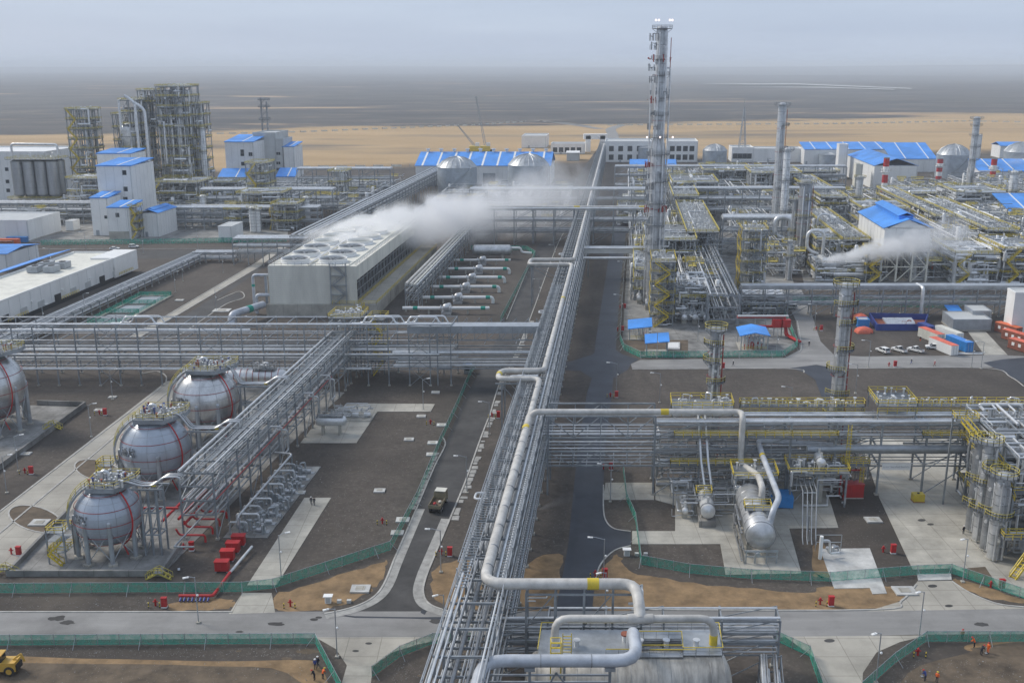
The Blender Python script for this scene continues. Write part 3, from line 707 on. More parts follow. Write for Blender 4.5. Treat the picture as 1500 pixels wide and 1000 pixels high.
def windows(t, spots, b, wd, h, parent=None):
    'recessed dark windows with frames on a front wall at distance b: spots of (a, z)'
    for a, z in spots:
        f = MB(); e = .12
        for x0, x1, z0, z1 in ((a-wd/2-e, a+wd/2+e, z-h/2-e, z-h/2), (a-wd/2-e, a+wd/2+e, z+h/2, z+h/2+e), (a-wd/2-e, a-wd/2, z-h/2, z+h/2), (a+wd/2, a+wd/2+e, z-h/2, z+h/2)): f.box(x0, x1, b-.08, b+.03, z0, z1)
        o = f.build('window', 'wallgrey', t); MB().box(a-wd/2, a+wd/2, b-.02, b+.02, z-h/2, z+h/2).build('pane', 'glass', o)
def block(name, label, u0, u1, v, D, vt, wall='wall', roof=None, parapet=.6, cat='building', seams=0, rh=None, ralong='a', group=None, plinth=True):
    a0, a1, b0, b1, z = bx(u0, u1, v, D, vt); t = thing(name, label, cat, W((a0+a1)/2, b0), group)
    MB().box(a0, a1, b0, b1, 0, z).build('wall', wall, t)
    if roof in ('blue', 'greenroof', 'white', 'cream'):
        m = MB(); gable(m, a0, a1, b0, b1, z-.05, rh if rh is not None else 1.2, ralong); m.build('roof', roof, t)
    else:
        m = MB(); p = .35
        for q in ((a0-.08, a1+.08, b0-.08, b0+p), (a0-.08, a1+.08, b1-p, b1+.08), (a0-.08, a0+p, b0+p, b1-p), (a1-p, a1+.08, b0+p, b1-p)): m.box(*q, z-.3, z+parapet)
        m.build('parapet', wall, t); MB().box(a0+p, a1-p, b0+p, b1-p, z, z+.1).build('roof', 'wallgrey' if roof is None else roof, t)
    if seams:
        m = MB()
        k = a0+seams
        while k < a1-.3: m.box(k-.05, k+.05, b0-.035, b0, .2, z-.4); k += seams
        k = b0+seams
        s = a1 if ux(u1, b0) < 0 else a0
        while k < b1-.3: m.box(s-.035, s+.035, k-.05, k+.05, .2, z-.4); k += seams
        m.build('cladding_seams', 'wallgrey', t)
    if z > 4 and a1-a0 > 6:
        k = a0+(a1-a0)*.3; MB().box(k-.7, k+.7, b0-.1, b0+.02, .1, 2.6).build('door', 'duct', t); MB().cyl(W(a1-.5, b0-.18, .1), W(a1-.5, b0-.18, z-.2), .14, 6).build('downpipe', 'wallgrey', t)
    if plinth: MB().box(a0-.1, a1+.1, b0-.1, b1+.1, 0, .5).build('plinth', 'concrete', t)
    return t, (a0, a1, b0, b1, z)
def tank(name, label, u0, u1, v, veave, vapex, mk='tanksteel', cat='storage tank', ribs=True, rail_=True, dome=True):
    y0 = gp(0, v).y; r = (u1-u0)/2/FOC*dep(y0+8); y = y0+r; x = ux((u0+u1)/2, y); c = Vector((x, y, 0)); ze = zat(veave, y-r*.0); za = max(ze+r*.12, zat(vapex, y))
    t = thing(name, label, cat, c); MB().lathe(c, [(r, 0), (r, ze)], 36).build('shell', mk, t)
    m = MB(); n = 24
    m.lathe(c, [(r*1.01, ze), (r*.75, ze+(za-ze)*.55), (r*.4, ze+(za-ze)*.88), (r*.06, za), (0, za)], n); ro = m.build('roof', 'galv' if mk == 'tanksteel' else mk, t)
    m = MB()
    for i in range(n):
        th = 2*math.pi*i/n; d = Vector((math.cos(th), math.sin(th), 0)); pts = [c+d*r*k+EZ*(ze+(za-ze)*f+.1) for k, f in ((1.0, 0), (.75, .55), (.4, .88), (.06, 1))]
        m.tube(pts, .14, 4)
    m.build('roof_rib', 'galv', ro)
    m = MB()
    for k in range(1, 7): z = ze*k/7; m.ring(c, r, r+.07, z, z+.16, 36)
    m.ring(c, r, r+.25, ze-.3, ze, 36); m.build('band', 'tanksteel', t)
    m = MB(); N = 9
    for i in range(N):
        t0, t1 = -2.3+1.5*i/N, -2.3+1.5*(i+1)/N; p = c+Vector((math.cos(t0), math.sin(t0), 0))*(r+.5)+EZ*ze*i/N; q = c+Vector((math.cos(t1), math.sin(t1), 0))*(r+.5)+EZ*ze*(i+1)/N
        m.beam(p, q, .7, .12); m.beam(p+EZ*1.1, q+EZ*1.1, .1)
    m.build('stair', 'galv', t)
    return t, c, r, ze
# ================================================================ RACKS
AR, AL = -14.8, -21.4
AC = (AR+AL)/2; CW = EX*(AR-AL)
ML = [6.2, 9.2, 12.2, 15.0]
mainp = [p for p in autopipes(ML[:3], 5, 11, .1, .3, ['clad', 'clad2', 'clad3', 'clad3'])] + [(15.0, -.44, .2, 'clad', 0, .045), (15.0, -.34, .12, 'clad', 0, .05), (15.0, -.22, .1, 'clad2', 0, .05), (15.0, .32, .2, 'clad', .04, 1), (15.0, .43, .14, 'clad', 0, .7)]
main = rack('pipe_rack', 'long grey steel pipe rack running from foreground to horizon, carrying the thick header', W(AC, 92), W(AC, 985), CW, ML, 6.5, mainp, split=.36, cols=.34, diag=4)
m = MB()
rail(m, [W(AL-.2, 92), W(AL-.2, 520)], 15.0, 1.3, 6.5, .11); rail(m, [W(AR+.2, 92), W(AR+.2, 520)], 15.0, 1.3, 6.5, .11); m.build('edge_rail', 'galv', main)
m = MB()                                                # low service pipes hung on the sides
for k, (z, o) in enumerate(((5.0, .35), (7.4, .4), (10.4, .35), (13.6, .3))):
    rod('pipe', main, W(AR+o, 95, z), W(AR+o, 600, z), .12, 'clad2', 8); rod('pipe', main, W(AL-o, 95, z+.4), W(AL-o, 480, z+.4), .13, 'clad', 8)
for k in range(26):                                     # horizontal ties outside the right face
    b = 100+k*13; bar('outrigger', main, W(AR, b, 9), W(AR+1.1, b, 9), .2, .2, 'steel')
def tray(name, parent, a0, a1, z, b0, b1, step=.9):
    m = MB()
    for a in (a0, a1): m.beam(W(a, b0, z), W(a, b1, z), .1, .22)
    b = b0
    while b < b1: m.beam(W(a0, b, z), W(a1, b, z), .12, .1); b += step
    return m.build(name, 'galv', parent)
for a0_, a1_, z_, b0_, b1_ in ((AL-.1, AL+1.5, 15.3, 128, 330), (AL+1.8, AL+2.5, 15.2, 150, 330), (AR-1.3, AR-.2, 15.3, 128, 300), (AR+.4, AR+1.3, 12.0, 128, 300), (AR+.4, AR+1.2, 8.0, 128, 300), (AL-1.6, AL-.5, 13.0, 140, 230)): tray('cable_ladder', main, a0_, a1_, z_, b0_, b1_)
for k in range(34):
    b = 131+k*6.5
    for a in (AL-.3, AR+.3): bar('rail_post', main, W(a, b, 12.4), W(a, b, 16.6), .16, .16, 'galv')
    bar('brace', main, W(AR+.05, b, 2 if k % 2 else 12), W(AR+.05, b+6.5, 12 if k % 2 else 2), .16, .16, 'galv')
# small side loops on the left
for b in (163, 233, 300, 398): MB().tube([W(AL, b, 13), W(AL-2.4, b, 13), W(AL-2.4, b+2.6, 13), W(AL, b+2.6, 13)], .22, 8, .7).build('side_loop', 'clad', main)
# thick cream header with its expansion loops: a thing of its own lying on the rack
HZ = 16.0
hd = thing('header_pipe', 'thick cream header pipe on top of the long central rack with loops', 'pipe', W(AC, 128))
h0 = AC+.6
XH = ux(936, 123, 15)
MB().tube([(XH, 121.5, 14.2), (XH, 123.2, HZ-.4), (XH, 127.6, HZ), W(h0, 127.6, HZ), W(h0, 152, HZ), W(h0+.2, 197, HZ)], .78, 16, 3.2).build('pipe_run', 'paintpipe', hd)
pts = [W(h0+.2, 196, HZ), W(h0+.2, 223, HZ), W(h0-9.5, 223, HZ), W(h0-9.5, 229.5, HZ), W(h0+.6, 229.5, HZ), W(h0+.6, 362, HZ), W(h0-15, 362, HZ), W(h0-15, 371, HZ), W(h0+.8, 371, HZ), W(h0+.8, 560, HZ), W(h0+.8, 940, HZ)]
MB().tube(pts, .66, 14, 2.2).build('expansion_loop_run', 'paintpipe', hd)
for b in (132, 138, 145, 152, 160, 167, 174, 181, 188, 206, 215, 240, 250, 270, 290, 330): MB().cyl(W(h0+.1, b, HZ), W(h0+.1, b+.22, HZ), .82 if b < 197 else .7, 16).build('weld_band', 'clad3', hd)
for p, q, r in ((W(-3.2, 127.6, HZ), W(-1.6, 127.6, HZ), .82), (W(h0-9.5, 225.6, HZ), W(h0-9.5, 227, HZ), .72), (W(h0+.1, 189, HZ), W(h0+.1, 190.6, HZ), .83), (W(h0+.6, 305, HZ), W(h0+.6, 306.5, HZ), .71)): MB().cyl(p, q, r, 16).build('yellow_band', 'yellow', hd)
# loop carriers
for b, ln in ((226, 10), (366, 15.5)):
    t = thing('loop_support', 'steel cantilever carrying the expansion loop %s' % ('nearest the crossing' if b < 300 else 'beside the far stretch of road'), 'support frame', W(h0-ln+2, b))
    for bb in (b-3, b+3): bar('beam', t, W(AL, bb, 14.9), W(h0-ln, bb, 14.9), .3, .3, 'steel')
    for bb in (b-3, b+3): bar('column', t, W(h0-ln+1.5, bb), W(h0-ln+1.5, bb, 14.8), .32, .32, 'steel'); bar('brace', t, W(AL, bb, 9), W(h0-ln+1.5, bb, 14.6), .16, .16, 'steel')
    MB().tube([W(AC, b-1.6, 15.3), W(h0-ln+3, b-1.6, 15.3), W(h0-ln+3, b+1.6, 15.3), W(AC, b+1.6, 15.3)], .25, 8, .8).build('inner_loop', 'clad', t)
# ---- right-hand rack with the branch of the header
xr0 = AR+1; FRb = 194.5
RRL = [6.6, 9.6, 12.6, 15.4]
rrp = [p for p in autopipes(RRL[:3], 4, 21, .1, .3, ['clad2', 'clad3', 'clad', 'clad3'])] + autopipes([15.4], 5, 22, .16, .34, ['clad', 'clad2', 'clad'], .45, False) + [(9.6, -.56, .62, 'duct', .28, .95)]
rr = rack('pipe_rack', 'four-tier pipe rack crossing the dark access road towards the concrete yard', W(xr0+22, FRb+4), W(118, FRb+4), ED*8, RRL, 9.15, rrp, cols=.36, diag=2)
brg = thing('pipe_bridge', 'trussed pipe bridge between the long rack and the right-hand rack', 'pipe bridge', W(xr0, FRb))
for s in (0, 8):
    for z in (6.4, 9.4, 12.4, 17.0): bar('chord', brg, W(xr0, FRb+s, z), W(xr0+22, FRb+s, z), .3, .3, 'steel')
    for k in range(4):
        a, c = xr0+5.5*k, xr0+5.5*(k+1)
        for z0, z1 in ((12.4, 17.0), (6.4, 9.4)):
            bar('post', brg, W(a, FRb+s, z0), W(a, FRb+s, z1), .18, .18, 'steel'); bar('diagonal', brg, W(a if k % 2 else c, FRb+s, z0), W(c if k % 2 else a, FRb+s, z1), .16, .16, 'steel')
for k in range(9): bar('cross_beam', brg, W(xr0+2.75*k, FRb, 12.2), W(xr0+2.75*k, FRb+8, 12.2), .2, .2, 'steel'); bar('cross_beam', brg, W(xr0+2.75*k, FRb, 6.2), W(xr0+2.75*k, FRb+8, 6.2), .2, .2, 'steel')
r_ = random.Random(4)
for z in (6.5, 9.5, 12.5):
    for k in range(4): rod('pipe', brg, W(xr0-3, FRb+1+k*1.8, z+.3), W(xr0+23, FRb+1+k*1.8, z+.3), r_.choice((.12, .2, .3)), r_.choice(PM), 8)
for a, c in ((xr0+.4, 0), (xr0+22, 0)):
    for s in (0, 8): bar('column', brg, W(a, FRb+s), W(a, FRb+s, 17.0), .36, .36, 'steel')
br = thing('branch_pipe', 'cream branch pipe crossing the road and dropping to the horizontal vessel', 'pipe', W(0, FRb))
HB = HZ+1.4
pe = gp(1085, 612, 17); vx0 = ab(1117, 828)
MB().tube([W(h0+.2, 196, HZ), W(h0+1.2, 196, HB), W(h0+3, 196, HB), W(25.5, 196, HB), W(25.5, 193, HB), W(25.5, 193, 7.5), W(28.0, 184, 8.6), W(28.0, 178, 8.6), W(28.0, 178, 6)], .62, 14, 2.0).build('pipe_run', 'paintpipe', br)
MB().tube([W(45, 198, 9.5), W(29.5, 198, 10.6), W(29.5, 191, 10.2), W(30.4, 173, 8.8), W(28.6, 168, 8.6), W(28.2, 168, 6)], .55, 14, 1.6).build('second_run', 'bluepipe', br)
for a in (10.0, 27): MB().cyl(W(a-.8, 196, HB), W(a+.8, 196, HB), .66, 14).build('yellow_band', 'yellow', br) if a < 20 else None
MB().cyl(W(25.5, 192.9, 8.3), W(25.5, 192.6, 7.6), .66, 14).build('yellow_band', 'yellow', br)
MB().cyl(W(29.5, 190.6, 10.2), W(29.55, 189.9, 10.15), .6, 14).build('yellow_band', 'yellow', br)
# yellow railed walks on the right-hand rack
def walk(label, a0, a1, b0, b1, z, n, seed, mk='yellow', posts=False):
    t = thing('rack_platform', label, 'platform', W((a0+a1)/2, b0, z))
    MB().box(a0, a1, b0, b1, z-.12, z).build('deck', 'deck', t); h = MB(); rail(h, rect(a0, a1, b0, b1), z, 1.3, 2.0, .1, True); h.build('handrail', mk, t)
    m = MB(); rail(m, [W(a0, b0), W(a1, b0)], z-1.6, 1.2, 2.0, .09); m.build('lower_rail', mk, t)
    valves(MB(), a0+.5, a1-.5, b0+.5, b1-.5, z, n, seed).build('valve_group', 'clad', t, 'stuff')
    for a in (a0+.2, a1-.2):
        for b in (b0+.2, b1-.2): bar('post', t, W(a, b, 0 if posts else z-3), W(a, b, z-.1), .2, .2, 'steel')
    return t
walk('yellow railed platform on the right rack above the header branch', 11.5, 24.2, 198.2, 204.5, 17.4, 14, 3)
walk('yellow railed platform on top of the rack around the tall slim column', 53, 61, 196, 205, 18.6, 26, 4)
walk('long yellow railed walkway along the back edge of the right rack', 26, 52, 202.2, 204.2, 16.4, 40, 5)
walk('yellow railed walkway on the rack above the concrete yard', 62, 96, 202.5, 204.5, 16.4, 30, 6)
t = thing('cage_ladder', 'yellow caged ladder and landing on the right rack front', 'ladder', W(48.5, FRb-1))
for a, z0, z1 in ((47.2, 7.5, 15.5), (50.4, .1, 7.2)):
    m = MB()
    for e in (-.35, .35): m.beam(W(a+e, FRb-1, z0), W(a+e, FRb-1, z1), .12)
    for k in range(int((z1-z0)/.7)): m.beam(W(a-.35, FRb-1, z0+k*.7), W(a+.35, FRb-1, z0+k*.7), .08); m.beam(W(a-.5, FRb-1.7, z0+k*.7), W(a+.5, FRb-1.7, z0+k*.7), .06)
    m.build('ladder', 'yellow', t)
h = MB(); rail(h, rect(46, 51.5, FRb-2.4, FRb-.3), 7.3, 1.1, 1.5, .09, True); h.build('handrail', 'yellow', t); MB().box(46, 51.5, FRb-2.4, FRb-.3, 7.1, 7.3).build('landing', 'deck', t)
for lab, a0_, a1_, z_ in (('yellow railed catwalk on the rack front behind the two smaller drums', 11.5, 28, 6.9), ('yellow railed upper catwalk on the rack front, left of the caged ladder', 12, 45, 12.9), ('yellow railed catwalk on the rack front over the yard', 62, 84, 12.9)):
    t = thing('catwalk', lab, 'catwalk', W(a0_, FRb-1.2, z_)); MB().box(a0_, a1_, FRb-1.3, FRb-.3, z_-.1, z_).build('grating', 'deck', t); h = MB(); rail(h, rect(a0_, a1_, FRb-1.3, FRb-.3), z_, 1.15, 1.8, .09, True); h.build('handrail', 'yellow', t)
    for k in range(5): a = a0_+(a1_-a0_)*k/4; bar('bracket', t, W(a, FRb, z_-1.2), W(a, FRb-1.2, z_-.1), .12, .12, 'steel')
# banner on the rack over the yard
t = thing('banner', 'long white banner with grey lettering hung on the rack over the yard', 'banner', W(72, FRb-.6, 6.2))
y = FRb-.55; b0_ = ux(1292, y, 6.4)-K*y; b1_ = ux(1334, y, 6.4)-K*y
MB().box(b0_, b1_, y-.04, y, 5.7, 7.0).build('cloth', 'white', t)
def marks(words, name, parent, mtx, size, mk, seed=1):
    'lettering too small to read in the photograph: rows of letter-like strokes'
    r = random.Random(seed); m = MB(); tot = sum(words)*.72+.5*(len(words)-1); x = -tot/2*size; s = size
    for w_ in words:
        for k in range(w_):
            h = s*(1 if k == 0 or r.random() < .2 else .72); q = r.random(); wd = s*.5
            def st(x0, x1, z0, z1): m.hexa([Vector((a, b, c)) for c in (0, .012) for a, b in ((x0, z0), (x1, z0), (x1, z1), (x0, z1))])
            t_ = s*.13; st(x, x+t_, -s*.36, -s*.36+h)
            if q < .75: st(x+wd-t_, x+wd, -s*.36, -s*.36+h*.95)
            if q > .3: st(x+t_, x+wd-t_, -s*.36+h*.86, -s*.36+h)
            if q < .5: st(x+t_, x+wd-t_, -s*.36+h*.42, -s*.36+h*.54)
            elif q > .6: st(x+t_, x+wd-t_, -s*.36, -s*.36+t_)
            x += s*.72
        x += s*.5
    o = m.build(name, mk); me = o.data; bpy.data.objects.remove(o)
    return inst(name, me, parent, mtx)
marks((6, 9, 8), 'lettering', t, Matrix.Translation(W((b0_+b1_)/2, y-.07, 6.35)) @ Matrix.Rotation(math.pi/2, 4, 'X'), .3, 'duct')
# ---- rack row behind the spheres
yb = gp(0, 565).y; RML = [5.0, 8.8, 12.7, 16.9]
rmp = autopipes([5.0, 8.8], 5, 31, .12, .38, ['clad', 'clad2', 'clad3', 'clad3']) + autopipes([12.7], 3, 32, .12, .3) + [(16.9, -.42, .3, 'clad', 0, 1), (16.9, .3, .16, 'clad2', 0, .9), (5.0, -.62, .3, 'clad', .0, .86), (12.7, .38, .42, 'clad', .1, .62), (8.8, -.52, .25, 'clad', .2, .98)]
rm = rack('pipe_rack', 'wide multi-tier pipe rack behind the spheres, left of the main road', W(-198, yb+6), W(ux(661, yb)-K*yb, yb+6), ED*12, RML, 5.75, rmp, cols=.3, diag=5, split=1)
for k in range(18):
    a = -170+k*8.4; p = MB().tube([W(a, yb-.3, 12.7), W(a, yb-2.6, 12.7)], .12, 6); o = p.build('stub_arm', 'steel', rm)
for u in (190, 545, 610):
    a = ux(u, yb, 17)-K*yb; MB().tube([W(a-6, yb+2, 17.2), W(a-3, yb+2, 17.2), W(a-2, yb+2, 19.0), W(a+5, yb+2, 19.0), W(a+6, yb+2, 17.2), W(a+8, yb+2, 17.2)], .26, 8, .6).build('expansion_loop', 'clad', rm)
    MB().tube([W(a-4, yb+3.2, 17.2), W(a-1, yb+3.2, 17.2), W(a, yb+3.2, 19.0), W(a+7, yb+3.2, 19.0), W(a+8, yb+3.2, 17.2)], .2, 8, .6).build('expansion_loop', 'clad', rm)
m = MB()
for k in range(4): a = -190+k*2; m.box(a*1, a+1.6, yb-1.2, yb-.8, .2, 2.4)
a0 = ux(640, yb)-K*yb
rbp = thing('pipe_bridge', 'covered duct bridge over the main road joining the two racks', 'pipe bridge', W(a0, yb))
a1 = AL+K*0
MB().box(a0-8, AL, yb+1, yb+5.5, 14.6, 16.6).build('duct_box', 'duct', rbp)
for z in (13.0, 8.6, 5.0):
    for s in (0, 10): bar('chord', rbp, W(a0, yb+s, z), W(AL, yb+s, z), .3, .3, 'steel')
for k in range(9):
    a = a0+(AL-a0)*k/8
    for s in (0, 10):
        bar('post', rbp, W(a, yb+s, 13), W(a, yb+s, 16.8), .18, .18, 'steel')
        if k < 8: bar('diagonal', rbp, W(a, yb+s, 13), W(a0+(AL-a0)*(k+1)/8, yb+s, 16.6), .15, .15, 'steel')
    bar('cross_beam', rbp, W(a, yb, 4.8), W(a, yb+10, 4.8), .22, .22, 'steel')
for k, (z, s, r, mk) in enumerate(((8.8, .5, .42, 'clad'), (8.8, 2.2, .3, 'clad2'), (5.0, 1, .3, 'clad2'), (5.0, 2.4, .22, 'clad'), (5.0, 4.2, .36, 'clad'), (8.8, 5, .2, 'clad3'), (12.9, 7, .2, 'clad'), (5, 7, .3, 'clad2'))): rod('pipe', rbp, W(a0-12, yb+s, z+r+.15), W(AL+2, yb+s, z+r+.15), r, mk, 10)
for a in (a0+.3, AL-1.2): bar('column', rbp, W(a, yb+.1), W(a, yb+.1, 16.6), .3, .3, 'steel'); bar('column', rbp, W(a, yb+9.8), W(a, yb+9.8, 16.6), .3, .3, 'steel')
# ---- diagonal rack beside the spheres
ar, br_ = ab(319, 790); RSL = [5.2, 8.0, 10.8, 13.4]
rsp = autopipes(RSL[:3], 5, 41, .1, .26, ['clad', 'clad2', 'clad3', 'clad3']) + [(13.4, -.5, .22, 'clad', 0, 1), (13.4, -.32, .1, 'clad', 0, .9), (13.4, .12, .14, 'clad2', .05, 1), (13.4, .34, .18, 'clad', 0, 1), (8.0, .56, .13, 'darkred', 0, .75)]
rs = rack('pipe_rack', 'pipe rack running alongside the three spherical tanks', W(ar-3.1, br_), W(ar-3.1, 276), EX*6.2, RSL, 6.0, rsp, cols=.3, diag=3)
tray('cable_ladder', rs, ar-3.6, ar-2.6, 13.6, br_, 276); tray('cable_ladder', rs, ar-.8, ar+.2, 11, br_, 276)
h = MB(); rail(h, [W(ar+.3, br_), W(ar+.3, 276)], 13.4, 1.3, 3, .1); rail(h, [W(ar-6.4, br_), W(ar-6.4, 270)], 10.8, 1.2, 3, .1); h.build('edge_rail', 'galv', rs)
for b in (205, 228, 242): MB().tube([W(ar, b, 11), W(ar+2.4, b, 11), W(ar+2.4, b, 4.5), W(ar+2.4, b+3.5, 4.5), W(ar+2.4, b+3.5, 9), W(ar, b+3.5, 9)], .2, 8, .6).build('side_loop', 'clad2', rs)
frame('valve_tower', 'square steel tower with yellow top deck at the end of the sphere rack', ar-7, ar+1.2, 277, 285, [4.5, 8.5, 12.5, 17.0], 2, 2, 5, decks=[3], pipes=24, drums=0, topstuff=26, railm='yellow')
frame('stair_tower', 'slim stair tower with yellow ladders beside the valve tower', ar+3.5, ar+7.2, 279, 284, [4, 8, 12, 16.0], 1, 1, 6, decks=[0, 1, 2, 3], pipes=4, drums=0, stair='f', topstuff=0, railm='yellow')
# pump station at the front end of that rack
t = thing('pump_manifold', 'grey pump manifold of pipes and valves on a low slab beside the walkway', 'manifold', W(*ab(372, 755)))
a0, b0 = ab(345, 790); a1, b1 = ab(435, 725)
r_ = random.Random(9)
for k in range(9):
    b = 176+k*3.6; a = ar+1.6
    MB().tube([W(a, b, .3), W(a, b, 2.6), W(a+3.2+(k % 2), b, 2.6), W(a+3.2+(k % 2), b, .4)], .2, 8, .5).build('pump_pipe', 'clad' if k % 2 else 'clad2', t)
    m = MB(); m.cyl(W(a+4.6, b+.8, .7), W(a+6.4, b+.8, .7), .42, 10); m.box(a+4.2, a+7.0, b+.2, b+1.4, .02, .3); m.cyl(W(a+4.3, b+.8, .7), W(a+4.6, b+.8, .7), .65, 10); m.build('pump', 'clad2', t)
    valves(MB(), a+.5, a+6.8, b-.6, b+3, .1, 14, k, 1.7).build('valve', 'galv', t, 'stuff')
MB().tube([W(ar+4, 174, 3.0), W(ar+4, 174, 4.6), W(ar+5, 203, 5.6), W(ar+1, 204, 5.6)], .22, 10, .8).build('suction_header', 'clad2', t)
for b in (174, 190, 205): bar('support', t, W(ar+4.2, b), W(ar+4.2, b, 4.4), .25, .25, 'steel')
MB().box(ar+.8, ar+9, 174.5, 209.5, .0, .16).build('slab', 'concrete_dark', t)
# ---- fire-water manifold in red
t = thing('deluge_station', 'red fire-water pipework in front of the sphere rack', 'fire pipework', W(*ab(300, 800)))
Q = lambda u, v, z: gp(u, v, z)
MB().tube([Q(262, 872, .6), Q(312, 872, .6), Q(337, 838, .6)], .26, 8, .6).build('outlet_main', 'red', t)
m = MB()
for k in range(8): p = Q(265+k*5.8, 875, .45); m.cyl(p, p+Vector((0, -.7, -.25)), .16, 8)
m.build('hose_coupling', 'bluedark', t)
MB().tube([Q(337, 838, .6), Q(369, 800, .9)], .24, 8).build('drain_pipe', 'clad', t)
for k in range(4):
    b = 170.5+k*3.4; a = ar-1.0
    MB().tube([W(a-5, b, 3.8), W(a-4.4, b, 2.6), W(a+.2, b, 2.6), W(a+.2, b, 1.2)], .2, 8, .5).build('red_branch', 'red', t)
for (p0, p1) in ((W(ar-9.5, 173, 4.2), W(ar-9.5, 200, 4.2)), (W(ar-6.5, 173, 4.6), W(ar-6.5, 206, 4.6)), (W(ar-5.5, 173, 3.6), W(ar-5.5, 190, 3.6)), (W(ar-27, 176.5, 5.2), W(ar-8, 176.5, 5.2))): rod('red_main', t, p0, p1, .26, 'red', 8)
bar('frame_leg', t, Q(262, 833, 0), Q(262, 833, 4.2), .4, .4, 'galv')
bar('frame_beam', t, W(*ab(258, 831), 4.0), W(ar+.4, ab(258, 831)[1], 4.0), .25, .25, 'galv'); bar('frame_beam', t, W(*ab(258, 831), 4.0), W(ab(258, 831)[0], 181, 4.0), .25, .25, 'galv')
for k, (u, v) in enumerate(((326, 836), (334, 820), (342, 808), (350, 798))):
    p = gp(u, v); lab = ['nearest red deluge valve cabinet beside the sphere rack', 'second red deluge valve cabinet from the green fence', 'third red deluge valve cabinet from the green fence', 'farthest red deluge valve cabinet, next to the pump manifold'][k]
    c = thing('valve_cabinet', lab, 'cabinet', p, 'red valve cabinets')
    MB().cube(p+EZ*1.1, 2.3, 1.3, 1.7).build('body', 'red', c); MB().cube(p+EZ*2.0, 2.5, 1.5, .14).build('lid', 'red', c)
    d = MB(); d.cube(p+Vector((-.55, -.68, 1.1)), .95, .06, 1.4); d.build('door', 'red', c); d = MB(); d.cube(p+Vector((.55, -.68, 1.1)), .95, .06, 1.4); d.build('door', 'red', c)
    b = MB()
    for sx in (-1, 1): b.cube(p+Vector((sx, 0, .12)), .25, 1.4, .24)
    b.build('foot', 'galv', c)
